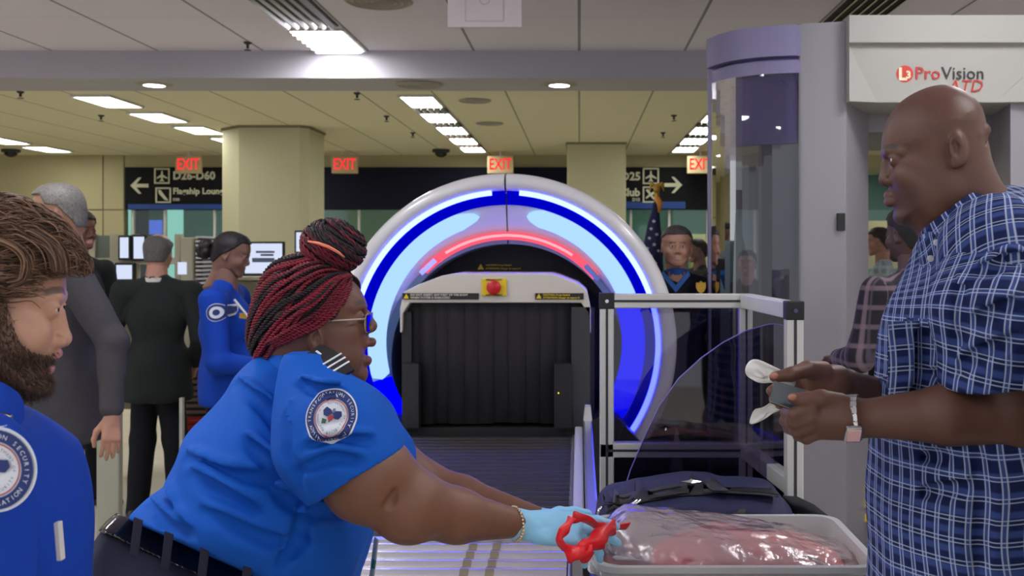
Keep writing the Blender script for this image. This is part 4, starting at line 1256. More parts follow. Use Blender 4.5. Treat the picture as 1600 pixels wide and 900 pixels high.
def agency_patch(bvh, org, R, dirn, parent, ex=(1, 0, 0), ey=(0, 0, 1), detail=True, rot=0.0):
    ex = Vector(ex); ey = Vector(ey)
    def ring(r0, r1, m, off, nm, na=48, nr=3, par=parent):
        v, f = disc_pts(r0 * R, r1 * R, na, nr)
        return MB().add(project(v, bvh, org, ex, ey, dirn, off), f).build(nm, m, par, smooth=True)
    base = ring(0, 1, M_badge_w, .0015, 'shoulder_patch', nr=10)
    ring(.66, .93, M_badge_n, .0034, 'patch_ring', par=base, nr=4)
    if not detail:
        ring(.0, .34, M_badge_n, .0034, 'patch_emblem', 20, 2, base); return base
    ring(.595, .625, M_badge_r, .0034, 'patch_ring', par=base, nr=1)
    def word(s, rr, size, a_mid, m, span, flip=False):
        mb = MB(); n = len(s)
        for i, ch in enumerate(s):
            if ch == ' ': continue
            v, f = text_mesh(ch, size * R, 0, bold=0)
            a = a_mid - span * (i / (n - 1) - .5) * (-1 if flip else 1)
            t = a - math.pi / 2 + (math.pi if flip else 0)
            x = v[:, 0] * math.cos(t) - v[:, 1] * math.sin(t) + rr * R * math.cos(a)
            y = v[:, 0] * math.sin(t) + v[:, 1] * math.cos(t) + rr * R * math.sin(a)
            mb.add(project(np.stack([x, y], 1), bvh, org, ex, ey, dirn, .0048), f)
        mb.build('patch_lettering', m, base)
    word('TRANSPORTATION SECURITY', .795, .155, R_(100) + rot, M_badge_w, R_(215))
    word('ADMINISTRATION', .795, .155, R_(280) + rot, M_badge_w, R_(110), True)
    word('U.S. DEPARTMENT OF', .50, .10, R_(90) + rot, M_badge_n, R_(160))
    word('HOMELAND SECURITY', .50, .10, R_(270) + rot, M_badge_n, R_(160), True)
    # spread eagle emblem
    def blob(pts, m, off=.0042):
        c = np.mean(pts, 0); v = [tuple(c * R)] + [tuple(np.array(q) * R) for q in pts]
        cr, sr = math.cos(rot), math.sin(rot)
        v = [(a * cr - b * sr, a * sr + b * cr) for a, b in v]
        f = [(0, i + 1, (i + 1) % len(pts) + 1) for i in range(len(pts))]
        MB().add(project(v, bvh, org, ex, ey, dirn, off), f).build('patch_emblem', m, base)
    blob([(0, .16), (-.1, .26), (-.3, .3), (-.38, .15), (-.3, .0), (-.16, -.02), (-.06, .02)], M_badge_n)
    blob([(0, .16), (.1, .26), (.3, .3), (.38, .15), (.3, .0), (.16, -.02), (.06, .02)], M_badge_n)
    blob([(-.05, .3), (.04, .34), (.08, .26), (.05, .1), (.08, -.1), (.0, -.22), (-.08, -.1), (-.05, .1)], mat('patch_grey', (110, 120, 140), .7))
    blob([(-.1, .06), (.1, .06), (.1, -.08), (0, -.16), (-.1, -.08)], M_badge_r, .0055)
    blob([(-.3, -.12), (-.12, -.12), (-.1, -.3), (-.26, -.32)], mat('patch_green', (60, 100, 80), .7))
    return base

# ------------------------------------------------------------ standing people of the middle distance
def legs(FD, feet, hip=.95, w=.09, r=(.095, .062, .048), y0=0.0, fw=1.0):
    for (fx, fy), s in zip(feet, (-1, 1)):
        hp_ = (0, s * w, hip); kn = ((fx) * .5 + .02, (s * w + fy) / 2, .50); an = (fx, fy, .07)
        FD.chain([hp_, kn, an], [r[0] * fw, r[1] * fw * 1.1, r[2] * 1.35], .03)
def shoes(root, M, feet, m=M_shoe):
    for fx, fy in feet:
        FD = Field((fx - .11, fy - .07, -.02), (fx + .22, fy + .07, .13), .008)
        FD.chain([(fx - .05, fy, .045), (fx + .06, fy, .04), (fx + .15, fy, .03)], [.045, .042, .034], .02)
        FD.cone((fx - .02, fy, .05), (fx - .01, fy, .11), .04, .042, .02)
        FD.plane((0, 0, 0), (0, 0, -1))
        V, Q = FD.mesh(); np_mesh('shoe', xform(V, M), Q, m, root)

def human(label, cat, pos, face, H=1.75, name='person', skin=(.30, .16, .10), hair=(.02, .015, .012), hairline=None, thick=.010, headkw=None, pitch=0.0,
          hyaw=0.0, top=None, bottom=M_pant_k, arms=None, bulk=1.0, kind='jacket', beard=None, uvs=False, feet=((0.0, -.13), (0.02, .13)), hh=.0045, group=None, belly=0.0, hem=.80,
          cap_extra=None, collar=None, eyes=False):
    root = thing(name, label, cat, (pos[0], pos[1], 0), group)
    s = H / 1.75
    M = Matrix.Translation((pos[0], pos[1], 0)) @ Matrix.Rotation(math.radians(face), 4, 'Z') @ Matrix.Diagonal((s, s, s, 1))
    HM = M @ Matrix.Translation((.02, 0, 1.628)) @ Matrix.Scale(.92, 4) @ Matrix.Rotation(math.radians(hyaw), 4, 'Z') @ Matrix.Rotation(math.radians(pitch), 4, 'Y')
    F_, p = head(hh, **(headkw or {}))
    V, Q = F_.mesh(); parts = [(xform(V, HM), Q, head_colors(V, p, skin, hair, beard), None)]
    # neck root down into the garment
    FD = Field((-.16, -.12, 1.33), (.12, .12, 1.56), .009)
    FD.cone((-.005, 0, 1.55), (-.02, 0, 1.38), .058, .075, .01); V, Q = FD.mesh(); parts.append((xform(V, M), Q, skin, 0))
    b = bulk
    B = Field((-.42, -.46, .35), (.55, .46, 1.56), .0105)
    B.ell((-.005, 0, 1.25), (.115 * b, .165 * b, .19), .03)
    B.ell((.01 + belly * .4, 0, 1.02), (.115 * b + belly, .150 * b + belly * .5, .17), .06)
    B.ell((-.01, 0, .90), (.115 * b, .160 * b, .14), .05)
    for sd in (-1, 1): B.cone((-.01, sd * .05, 1.44), (-.01, sd * .165 * b, 1.395), .055, .062, .03)
    B.cone((-.02, 0, 1.38), (-.015, 0, 1.475), .085, .062, .03)
    if kind == 'jacket':
        B.cone((0, 0, .95), (.0, 0, hem), .150 * b, .165 * b, .04, sq=(1.08, .88, 1))
    hands_ = []
    ar = arms or {-1: ((-.02, -.255, 1.13), (.06, -.25, .89)), 1: ((-.02, .255, 1.13), (.06, .25, .89))}
    for sd in (-1, 1):
        el, wr = ar[sd]
        sh = (-.01, sd * .185 * b, 1.40)
        B.chain([sh, el, wr], [.066 * (b * .5 + .5), .054 * (b * .5 + .5), .040], .022)
    if kind != 'jacket': B.plane((0, 0, hem), (0, 0, -1), .01)
    else: B.plane((0, 0, hem - .06), (0, 0, -1), .01)
    B.wave(.005, 38, 5, 4, (1, 1, .5))
    # neck opening
    B.cone((.02, 0, 1.60), (.015, 0, 1.475), .056, .050, .006, 'cut')
    V, Q = B.mesh()
    uv = None
    if uvs:
        a = np.arctan2(V[:, 1], V[:, 0] + 1e-6); uv = np.stack([a * .16 + V[:, 0] * .1, V[:, 2]], 1)
        arm = np.abs(V[:, 1]) > .2 * b
        uv[arm, 0] = V[arm, 0] + .3
    gv, gq = xform(V, M), Q
    gm = np_mesh({'jacket': 'suit_jacket', 'shirt': 'shirt', 'sweater': 'sweater'}[kind], gv, gq, top, root, uv=uv)
    # trousers
    T = Field((-.35, -.32, 0), (.35, .32, 1.05), .0105)
    T.ell((-.01, 0, .93), (.104 * b, .148 * b, .12), .03)
    legs(T, feet, .9, .068, (.080, .062, .048), fw=b * .6 + .4); T.wave(.004, 30, 8, 3, (1, 1, .6)); T.plane((0, 0, .045), (0, 0, -1))
    V, Q = T.mesh(); np_mesh('trousers', xform(V, M), Q, bottom, root)
    shoes(root, M, feet)
    # hands
    for sd in (-1, 1):
        el, wr = ar[sd]; d = Vector(wr) - Vector(el); d.normalize()
        w = Vector(wr) + d * .035
        FD = Field(np.array(w) - .19, np.array(w) + .19, .0055)
        FD.cone(wr, w, .03, .026, .01)
        upv = Vector((0, sd, 0)) if abs(d.z) > .5 else Vector((0, 0, 1))
        thumb_side = 1 if (d.cross(upv - d * upv.dot(d))).dot(Vector((1, 0, 0)) if abs(d.z) > .5 else Vector((0, -sd, 0))) > 0 else -1
        hand(FD, w, d, upv, thumb_side, .17, (18, 28, 22), 3)
        lv, lq = limb([(-.015, 0, 1.42), (-.01, sd * .15 * b, 1.385), tuple(Vector(el) * .93 + Vector((-.01, sd * .185 * b, 1.40)) * .07), el, wr], .02)
        V, Q = FD.mesh(); parts.append((xform(lv, M), lq, skin, 1)); parts.append((xform(V, M), Q, skin, len(parts) - 1))
    V, Q, C = linked_body(parts)
    np_mesh('body', V, Q, M_skin, root, col=C)
    if hair is not None and hairline is not None:
        hair_cap(F_, thick, hairline, hair, HM, root, extra=cap_extra, amp=.0013)
    if eyes: mk_eyes(p, HM, root)
    if collar is not None:
        cb = Field((-.14, -.12, 1.40), (.14, .12, 1.56), .006)
        cb.cone((-.020, 0, 1.43), (-.010, 0, 1.515), .070, .066, .01); cb.cone((-.022, 0, 1.3), (-.010, 0, 1.62), .064, .060, .004, 'cut')
        cb.plane((0, 0, 1.505), (-.25, 0, 1)); cb.plane((0, 0, 1.455), (0, 0, -1))
        V, Q = cb.mesh(); np_mesh('collar', xform(V, M), Q, collar, root)
    return root, M, HM, (gv, gq), F_, p

short = lambda front=.075, ear=.02, nape=-.055: lerp_line([(-.2, nape), (-.07, nape), (-.03, ear - .02), (.0, ear + .02), (.045, ear + .03), (.06, front), (.2, front)])
# ============================================================ FOREGROUND CAST
def tracer(cx, cy, s, sg, al=0.0, th=0.0):
    k = 1 / (math.cos(th) + math.tan(al) * math.sin(th))
    return lambda px, py: (sg * (px - cx) / s * k, (cy - py) / s)
def sight(cx): return math.atan2(cx - VX, F)   # bearing of a figure seen off the axis
def pxs(pts, d): return [((x - VX) / F * d, CZ - (y - VY) / F * d) for x, y in pts]

# ------------------------------------------------------------ bald man in the blue plaid shirt
YM = 1.75; sM = F / YM
aM = sight(1470) * .55; t = tracer(1485, 240, sM, -1, sight(1470), aM)
man = thing('person', 'tall bald man in blue plaid short sleeved shirt holding passport papers', 'person', (.62, YM, 0))
prof = [t(*q) for q in ((1473, 133), (1440, 139), (1407, 157), (1386, 184), (1377, 212), (1377, 236), (1385, 252), (1386, 275), (1388, 295), (1390, 312), (1396, 325),
        (1395, 340), (1403, 350), (1420, 354), (1436, 372), (1446, 420), (1470, 460), (1590, 460), (1590, 330), (1562, 285), (1549, 255), (1543, 228), (1539, 205), (1536, 183), (1527, 163), (1502, 142))]
def man_extra(F_):
    F_.chain([(-.040, -.05, .006), (-.062, -.030, .018), (-.068, 0, .022), (-.062, .030, .018), (-.040, .05, .006)], [.002, .003, .003, .003, .002], .006, 'cut')
    F_.chain([(-.034, -.054, .026), (-.050, -.036, .036), (-.055, 0, .040), (-.050, .036, .036), (-.034, .054, .026)], [.004, .006, .007, .006, .004], .012)
    for s in (-1, 1): F_.ell((.030, s * .050, -.075), (.04, .022, .035), .035)
F_, p = head(.0022, profile=prof, nose=(t(1379, 254), t(1372, 279)), nr=(.008, .0125), base=t(1383, 287), aw=.018, eye=(t(1397, 250)[0], .032, t(1397, 250)[1]), er=.0125,
             lips=(t(1384, 304), t(1384, 315)), lr=.0070, lip_c=(.20, .085, .08), brow=(t(1379, 0)[0], t(0, 237)[1]), ear=(t(1484, 0)[0], t(0, 240)[1]), es=.95,
             mouth=t(1386, 309.5), Wk=1.05, tilt=.12, extra=man_extra, open=.0030)
HM = Matrix.Translation(Vector([float(q) for q in at(1485, 240, YM)])) @ Matrix.Rotation(math.pi - aM, 4, 'Z')
V, Q = F_.mesh(); V = relax(V, Q, 1)
SKM = (.112, .050, .033)
stub = (np.array((.035, .022, .018)), lambda x, y, z: smoothstep(-.045, -.07, z) * smoothstep(.05, .075, x) , .45)
parts = [(xform(V, HM), Q, head_colors(V, p, SKM, (.02, .012, .01), stub), None)]
mk_eyes(p, HM, man)
# arms and hands
A_ = Field(at(1180, 730, 1.56) - (0, .25, 0), at(1660, 500, 1.56) + (0, .45, 0), .0030)
eL = at(1588, 652, 1.56); wL = at(1342, 654, 1.60)
A_.cone(at(1570, 560, 1.57), eL, .058, .046, .02); A_.chain([eL, at(1480, 648, 1.57), wL], [.047, .046, .029], .015, sq=(1, 1.05, 1))
A_.ell(at(1600, 668, 1.56), .032, .02)
eR = at(1500, 660, 1.95); wR = at(1322, 602, 1.75)
A_.cone(eR, wR, .046, .027, .01)
# left hand: stacked fingers curled round the booklet
def FL(FD, pts, rs, k=.003, d=None): FD.chain([at(*q) for q in pts], rs, k)
FL(A_, [(1342, 654, 1.60), (1318, 650, 1.60)], [.029, .027], .01)
FL(A_, [(1325, 640, 1.60), (1275, 640, 1.60)], [.022, .017], .012)
FL(A_, [(1325, 655, 1.59), (1268, 655, 1.60)], [.024, .018], .012)
FL(A_, [(1322, 667, 1.60), (1275, 672, 1.61)], [.022, .016], .012)
FL(A_, [(1270, 638, 1.59), (1242, 647, 1.595), (1229, 645, 1.63), (1240, 634, 1.66)], [.0125, .0115, .0098, .0085])
FL(A_, [(1268, 652, 1.59), (1240, 660, 1.60), (1227, 657, 1.64), (1238, 645, 1.67)], [.0125, .0115, .0098, .0085])
FL(A_, [(1270, 665, 1.595), (1246, 674, 1.605), (1232, 669, 1.645), (1243, 657, 1.675)], [.012, .011, .0095, .008])
FL(A_, [(1278, 676, 1.60), (1260, 685, 1.61), (1247, 681, 1.645), (1256, 670, 1.67)], [.0112, .0100, .0088, .0078])
FL(A_, [(1312, 630, 1.595), (1283, 622, 1.59), (1258, 624, 1.59), (1239, 622, 1.592)], [.017, .0135, .0115, .009], .005)
# right hand behind: thumb on the paper, fingers under it
FL(A_, [(1322, 602, 1.75), (1300, 598, 1.73)], [.027, .026], .01)
FL(A_, [(1308, 592, 1.73), (1268, 588, 1.70)], [.024, .020], .012)
FL(A_, [(1308, 604, 1.73), (1270, 606, 1.70)], [.022, .018], .012)
FL(A_, [(1285, 580, 1.70), (1262, 577, 1.67), (1236, 585, 1.645), (1210, 589, 1.64)], [.018, .0145, .0118, .009], .005)
FL(A_, [(1265, 592, 1.71), (1240, 597, 1.70), (1217, 603, 1.69), (1204, 611, 1.675)], [.0125, .0112, .0095, .0082])
FL(A_, [(1268, 606, 1.715), (1244, 612, 1.71), (1222, 618, 1.70), (1208, 624, 1.68)], [.0125, .0112, .0095, .0082])
FL(A_, [(1270, 616, 1.715), (1248, 622, 1.71), (1228, 628, 1.70), (1216, 634, 1.685)], [.012, .0108, .009, .008])
FL(A_, [(1274, 622, 1.72), (1256, 632, 1.72), (1242, 640, 1.71), (1232, 646, 1.70)], [.011, .0098, .0085, .0075])
V, Q = A_.mesh(); V = relax(V, Q, 2, .4)
palm = smoothstep(1.64, 1.70, V[:, 1]) * smoothstep(at(1330, 0, 1.7)[0], at(1290, 0, 1.7)[0], V[:, 0]) * .5
C = np.tile(SKM, (len(V), 1)); C = C * (1 - palm[:, None]) + np.array((.36, .18, .12)) * palm[:, None]
lv, lq = limb([at(1520, 330, 1.75), at(1560, 400, 1.66), at(1562, 480, 1.60), at(1570, 560, 1.57)], .04); parts.append((lv, lq, SKM, 0))
lv, lq = limb([at(1520, 330, 1.76), at(1560, 400, 1.88), at(1520, 560, 1.95), at(1500, 655, 1.955)], .035); parts.append((lv, lq, SKM, 0))
parts.append((V, Q, C, 1))
V, Q, C = linked_body(parts)
np_mesh('body', V, Q, M_skin, man, col=C)
M_nail = mat('fingernail', (165, 115, 95), .3)
for q, r_, n_ in (((1238, 620.5, 1.584), (.0075, .003, .0052), 0), ((1209, 587, 1.632), (.0075, .003, .0052), 1)):
    MB().add(*(lambda b: (xform(np.array(b.v) * np.array(r_), Matrix.Translation(Vector([float(z) for z in at(*q)]))), b.f))(MB().lathe([(math.sin(a), math.cos(a)) for a in np.linspace(0, math.pi, 9)], (0, 0, 0), 'y', n=14))).build('fingernail', M_nail, man, smooth=True)
# shirt
def foldcuts(FD, segs, r=.006, k=.02, op='cut'):
    for a, b in segs: FD.cone(at(*a), at(*b), r, r * .4, k, op)
T_ = Field(at(1355, 1120, 1.75) - (0, .28, 0), at(1700, 262, 1.75) + (0, .26, 0), .0058)
tor = pxs([(1462, 352), (1447, 378), (1430, 420), (1404, 468), (1388, 520), (1381, 600), (1374, 690), (1369, 780), (1370, 900), (1374, 1100), (1560, 1110), (1665, 1100), (1668, 900),
           (1668, 700), (1672, 550), (1664, 430), (1640, 345), (1602, 300), (1565, 292), (1510, 318)], YM)
T_.slab(tor, YM, lambda X, Z: np.interp(Z, [.7, 1.0, 1.3, 1.5, 1.6, 1.68, 1.75], [.20, .215, .215, .20, .165, .11, .08]), lambda X, Z: np.interp(Z, [1.0, 1.5, 1.7], [.16, .14, .07]), 0, expo=2.3, rounds=2)
T_.cone(at(1555, 385, 1.60), at(1560, 420, 1.90), .085, .085, .05)
T_.wave(.0045, 40, 3, 4, (1, 1, .5))
for fp in ([(1395, 505), (1430, 560), (1485, 600)], [(1385, 560), (1420, 610), (1480, 640)], [(1375, 730), (1420, 715), (1480, 712)], [(1380, 800), (1440, 770), (1520, 760)], [(1470, 470), (1480, 530), (1505, 600)], [(1530, 700), (1536, 800), (1530, 895)]):
    T_.fold(fp, 1.55, .005, .02)
T_.ell(at(1500, 330, YM), (.07, .058, .075), .012, 'cut')
V, Q = T_.mesh(); V = relax(V, Q, 1)
def uvw(V, rr_, du=0, dv=0, cx=.70, cz=1.3, y0=1.55):
    side = np.tanh((V[:, 0] - cx) / .05) * (V[:, 1] - y0) * .75
    u_ = V[:, 0] + side; v_ = V[:, 2] + .8 * (V[:, 1] - y0) * smoothstep(1.50, 1.62, V[:, 2])
    return np.stack([(u_ - .6) * math.cos(rr_) + (v_ - cz) * math.sin(rr_) + .0035 * np.sin(V[:, 2] * 34) + du, -(u_ - .6) * math.sin(rr_) + (v_ - cz) * math.cos(rr_) + .004 * np.sin(V[:, 0] * 30 + 1) + dv], 1)
np_mesh('shirt', V, Q, M_plaid, man, uv=uvw(V, .05))
Sv = Field(at(1440, 660, 1.56) - (0, .12, 0), at(1720, 300, 1.56) + (0, .22, 0), .0045)
Sv.cone(at(1560, 392, 1.63), at(1548, 480, 1.565), .088, .087, .03); Sv.cone(at(1548, 480, 1.565), at(1556, 650, 1.56), .087, .080, .03)
Sv.cone(at(1600, 400, 1.66), at(1560, 600, 1.57), .08, .075, .04)
Sv.plane(at(1540, 616, 1.5), (.06, 0, -1), .003)
Sv.cone(at(1556, 590, 1.56), at(1560, 680, 1.56), .060, .070, .006, 'cut')
Sv.wave(.004, 45, 9, 3, (1, 1, .6))
for fp in ([(1490, 540), (1530, 500), (1590, 470)], [(1485, 600), (1520, 560), (1580, 530)], [(1500, 440), (1500, 500), (1490, 570)], [(1530, 430), (1570, 410), (1598, 405)]):
    Sv.fold(fp, 1.5, .0045, .018)
V, Q = Sv.mesh(); V = relax(V, Q, 1)
np_mesh('sleeve', V, Q, M_plaid, man, uv=uvw(V, -.10, .01, .012, y0=1.48))
Sr = Field(at(1430, 640, 1.95) - (0, .12, 0), at(1680, 330, 1.95) + (0, .14, 0), .006)
Sr.cone(at(1560, 400, 1.88), at(1520, 600, 1.95), .085, .078, .02)
V, Q = Sr.mesh(); np_mesh('sleeve', V, Q, M_plaid, man, uv=uvw(V, 0))
# collar: a band wrapped round the neck, stand plus fall
def collar_band(path, m, parent, h0=.0, th=.004, name='collar', uvr=0.0):
    """path: list of (low point, high point)"""
    lo = [np.array(a) for a, b in path]; hi = [np.array(b) for a, b in path]
    v = []; f = []; n = len(path); cen = np.mean(lo + hi, 0)
    for a, b in zip(lo, hi):
        for q in (a, b, b + (cen - b) * .05, a + (cen - a) * .05): v.append(tuple(q))
    for i in range(n - 1):
        b = i * 4
        for j in range(4): f.append((b + j, b + (j + 1) % 4, b + 4 + (j + 1) % 4, b + 4 + j))
    f += [(0, 3, 2, 1), ((n - 1) * 4, (n - 1) * 4 + 1, (n - 1) * 4 + 2, (n - 1) * 4 + 3)]
    me = MB().add(v, f).mesh(name)
    a = me.attributes.new('cloth_uv', 'FLOAT_VECTOR', 'POINT')
    V = np.array(v); s_ = []; acc = 0
    for i in range(n):
        if i: acc += np.linalg.norm(lo[i] - lo[i - 1])
        hgt = np.linalg.norm(hi[i] - lo[i]); s_ += [(acc, 0), (acc, hgt), (acc, hgt), (acc, 0)]
    u = np.zeros((len(v), 3)); u[:, :2] = s_; a.data.foreach_set('vector', u.ravel())
    o = link(name, me, m, parent, True)
    b = o.modifiers.new('sub', 'SUBSURF'); b.levels = b.render_levels = 2
    return o
collar_band([(at(1440, 405, 1.74), at(1434, 362, 1.745)), (at(1458, 400, 1.675), at(1440, 356, 1.70)), (at(1490, 372, 1.645), at(1466, 336, 1.668)), (at(1525, 345, 1.64), at(1502, 308, 1.665)), (at(1556, 326, 1.66), at(1535, 287, 1.69)),
             (at(1577, 316, 1.72), at(1558, 274, 1.73)), (at(1578, 316, 1.79), at(1558, 274, 1.78)), (at(1552, 330, 1.86), at(1532, 292, 1.84)), (at(1500, 360, 1.87), at(1480, 328, 1.85)), (at(1445, 405, 1.79), at(1434, 365, 1.77))], M_plaid, man)
collar_band([(at(1437, 432, 1.745), at(1431, 372, 1.742)), (at(1452, 425, 1.685), at(1436, 366, 1.70)), (at(1470, 400, 1.655), at(1462, 350, 1.668))], M_plaid, man)
M_btn = mat('shirt_button', (205, 205, 200), .35)
for q in ((1464, 379, 1.655), (1454, 404, 1.665)):
    c = at(*q); MB().lathe([(0, -.0025), (.005, -.0025), (.0056, -.001), (.0056, .001), (0, .001)], c, 'y', n=18).build('button', M_btn, man, smooth=False)
# chest pocket
bv = bvh_of(*T_.mesh())
o = at(1428, 560, 1.60); g = []; f = []
nx_, nz_ = 10, 12
for i in range(nx_ + 1):
    for j in range(nz_ + 1): g.append(((i / nx_ - .5) * .085, (j / nz_ - .5) * .12 - (.012 * (1 - abs(i / nx_ - .5) * 2) if j == 0 else 0)))
for i in range(nx_):
    for j in range(nz_): b = i * (nz_ + 1) + j; f.append((b, b + nz_ + 1, b + nz_ + 2, b + 1))
V = np.array(project(g, bv, o, (1, 0, 0), (0, 0, 1), (0, 1, 0), .003)); np_mesh('chest_pocket', V, np.array(f), M_plaid, man, uv=uvw(V, .0, .014, .01))
# trousers and shoes
T = Field((.42, 1.5, 0), (.95, 2.02, 1.0), .011)
for yy in (1.65, 1.87): T.chain([(.70, yy, .9), (.70, yy, .5), (.72, yy, .05)], [.12, .085, .065], .03)
T.ell((.69, 1.75, .92), (.16, .18, .12), .03); T.plane((0, 0, .04), (0, 0, -1)); V, Q = T.mesh(); np_mesh('trousers', V, Q, M_pant_k, man)
shoes(man, Matrix.Translation((.72, 1.76, 0)) @ Matrix.Rotation(math.pi, 4, 'Z'), ((0, -.11), (0, .11)))
# watch
def ring_at(c, ax, r, w, th, mb, n=24, sq=1.0, links=0):
    ax = Vector([float(q) for q in ax]).normalized(); u = ax.cross(Vector((0, 0, 1))).normalized(); v_ = u.cross(ax)
    for i in range(n):
        a = 2 * math.pi * i / n; a2 = 2 * math.pi * (i + (.86 if links else 1.0)) / n
        P = []
        for aa in (a, a2):
            for rr in (r, r + th):
                for ww in (-w / 2, w / 2): P.append(tuple(Vector([float(q) for q in c]) + ax * ww + (u * math.cos(aa) * sq + v_ * math.sin(aa)) * rr))
        mb.add(P, [(0, 1, 3, 2), (4, 6, 7, 5), (0, 4, 5, 1), (2, 3, 7, 6), (0, 2, 6, 4), (1, 5, 7, 3)])
    return mb
cw = at(1333, 652, 1.602)
ax = at(1380, 650, 1.585) - cw
wt = ring_at(cw, ax, .0335, .021, .0035, ring_at(cw, ax, .0330, .019, .003, MB(), 24, 1.02), 20, 1.02, 1).build('wrist_watch', M_steel, man)
c = at(1333, 678, 1.568)
MB().box((0, 0, 0), (.026, .030, .008)).box((0, 0, 0), (.026, .030, .008))
fb = MB().box(c, (.027, .010, .030), rx=.55).build('watch_case', M_steel, wt, bevel=.003)
MB().box(c + np.array((0, -.005, -.002)), (.020, .003, .022), rx=.55).build('watch_face', mat('watch_face', (225, 180, 180), .25), wt)

# held things
pb = thing('passport', 'dark slate passport booklet held in the bald man\'s hands', 'passport', at(1230, 618, 1.61))
def quad_slab(pts, th, nrm=(0, 1, 0)):
    P = [np.array(q) for q in pts]; n = np.array(nrm, float) * th
    v = [tuple(q) for q in P] + [tuple(q + n) for q in P]
    return MB().add(v, [(0, 1, 2, 3), (7, 6, 5, 4), (0, 4, 5, 1), (1, 5, 6, 2), (2, 6, 7, 3), (3, 7, 4, 0)])
q4 = [at(1210, 595, 1.625), at(1268, 612, 1.63), at(1258, 645, 1.60), at(1203, 627, 1.595)]
quad_slab(q4, .0015).build('cover', mat('passport_slate', (38, 50, 58), .55), pb, bevel=.0006)
quad_slab([q + np.array((.0005, .002, -.0015)) for q in q4], .003).build('pages', mat('page_cream', (225, 215, 185), .7), pb)
quad_slab([q + np.array((.0, .0055, -.003)) for q in q4], .0015).build('cover', MATS['passport_slate'], pb, bevel=.0006)
def crumple(outline, d, amp, seed, m, name, label, cat, th=.0015, n=3):
    rg = np.random.RandomState(seed)
    P = [np.array(q, float) for q in outline]
    c = np.mean(P, 0); v = []; f = []; rings = 5; N = len(P)
    for r in range(rings + 1):
        for i in range(N):
            q = c + (P[i] - c) * r / rings
            w = at(q[0], q[1], d + (q[2] if len(q) > 2 else 0)); w = w + np.array((0, amp * rg.randn() * (r > 0), amp * .3 * rg.randn() * (0 < r < rings))); v.append(tuple(w))
    for r in range(rings):
        for i in range(N): j = (i + 1) % N; f.append((r * N + i, r * N + j, (r + 1) * N + j, (r + 1) * N + i))
    o = MB().add(v, f).build(name, m, None, smooth=True)
    s_ = o.modifiers.new('thick', 'SOLIDIFY'); s_.thickness = th
    s2 = o.modifiers.new('sub', 'SUBSURF'); s2.levels = s2.render_levels = 1
    if label: tag(o, label, cat)
    return o
M_tis = mat('white_paper', (228, 228, 225), .8, bump=.2, bscale=90)
crumple([(1163, 581), (1164, 571), (1172, 562), (1182, 560), (1200, 568), (1222, 580), (1244, 592), (1248, 604), (1238, 608), (1222, 603), (1208, 598), (1196, 600), (1184, 598), (1176, 592), (1168, 590)],
        1.67, .0055, 3, M_tis, 'folded_paper', 'crumpled white paper held above the dark passport', 'paper', .003)
crumple([(1169, 665), (1174, 648), (1178, 637), (1190, 639), (1202, 630), (1212, 622), (1222, 634), (1224, 642), (1212, 644), (1200, 652), (1190, 660), (1178, 664)], 1.68, .003, 5, M_tis,
        'paper_slip', 'white paper slip hanging below the dark passport', 'paper', .0012)
crumple([(1226, 640), (1236, 648), (1236, 660), (1242, 676), (1252, 684), (1240, 682), (1230, 668), (1226, 655)], 1.69, .001, 6, M_tis, 'paper_slip', 'thin white paper edge behind the lower fingers', 'paper', .001)

# ------------------------------------------------------------ woman officer with red braids
YO = 2.0; sO = F / YO
aO = sight(495) * .65; t = tracer(495, 522, sO, 1, sight(495), aO)
off = thing('person', 'leaning officer in royal blue shirt with red braided bun and gloves', 'person', (-.78, YO, 0))
prof = [t(*q) for q in ((470, 412), (505, 410), (535, 422), (553, 440), (566, 457), (573, 474), (572, 489), (573, 505), (576, 520), (577, 535), (572, 552), (570, 566), (575, 582), (570, 594),
        (552, 598), (530, 602), (508, 622), (495, 680), (420, 690), (402, 600), (412, 555), (406, 520), (403, 470), (425, 430))]
def off_extra(F_):
    for s in (-1, 1): F_.ell((.045, s * .045, -.045), (.045, .028, .04), .02)
    F_.ell((.045, 0, -.088), (.045, .045, .018), .02)
F_, p = head(.0022, profile=prof, nose=(t(577, 492), t(590, 511)), nr=(.008, .0125), base=t(580, 519), aw=.017, eye=(t(561, 496)[0], .031, t(561, 496)[1]), er=.0125,
             lips=(t(585, 536), t(578, 565)), lr=.0078, lip_c=(.16, .05, .05), brow=(t(571, 0)[0], t(0, 477)[1]), ear=(t(497, 0)[0], t(0, 524)[1]), es=1.0,
             mouth=t(583, 551), mopen=.0085, Wk=1.04, tilt=-.25, extra=off_extra, open=.0035)
HM = Matrix.Translation(Vector([float(q) for q in at(495, 522, YO)])) @ Matrix.Rotation(-aO, 4, 'Z')
V, Q = F_.mesh(); V = relax(V, Q, 1)
SKO = (.185, .080, .045)
C = head_colors(V, p, (.15, .065, .038), (.02, .012, .01))
parts = [(xform(V, HM), Q, C, None)]
mk_eyes(p, HM, off)
A_ = Field(at(470, 900, 1.8) - (0, .16, 0), at(860, 620, 1.8) + (0, .60, 0), .0040)
wr = at(806, 818, 1.93)
A_.chain([at(520, 672, 1.79), at(575, 745, 1.77)], [.078, .079], .02)
A_.chain([at(575, 745, 1.77), at(636, 786, 1.79), at(715, 806, 1.85), wr], [.079, .062, .048, .0275], .02)
A_.ell(at(640, 800, 1.78), .050, .03)
A_.fold([(604, 792), (612, 782), (618, 768)], 1.72, .003, .012, 0)
wf = at(838, 812, 2.20)
A_.chain([at(560, 690, 2.22), at(660, 762, 2.26), at(720, 778, 2.25), wf], [.075, .058, .048, .029], .02)
V, Q = A_.mesh(); V = relax(V, Q, 1); lv, lq = limb([at(470, 600, 2.0), at(500, 640, 1.86), at(520, 672, 1.79)], .03); parts.append((lv, lq, SKO, 0))
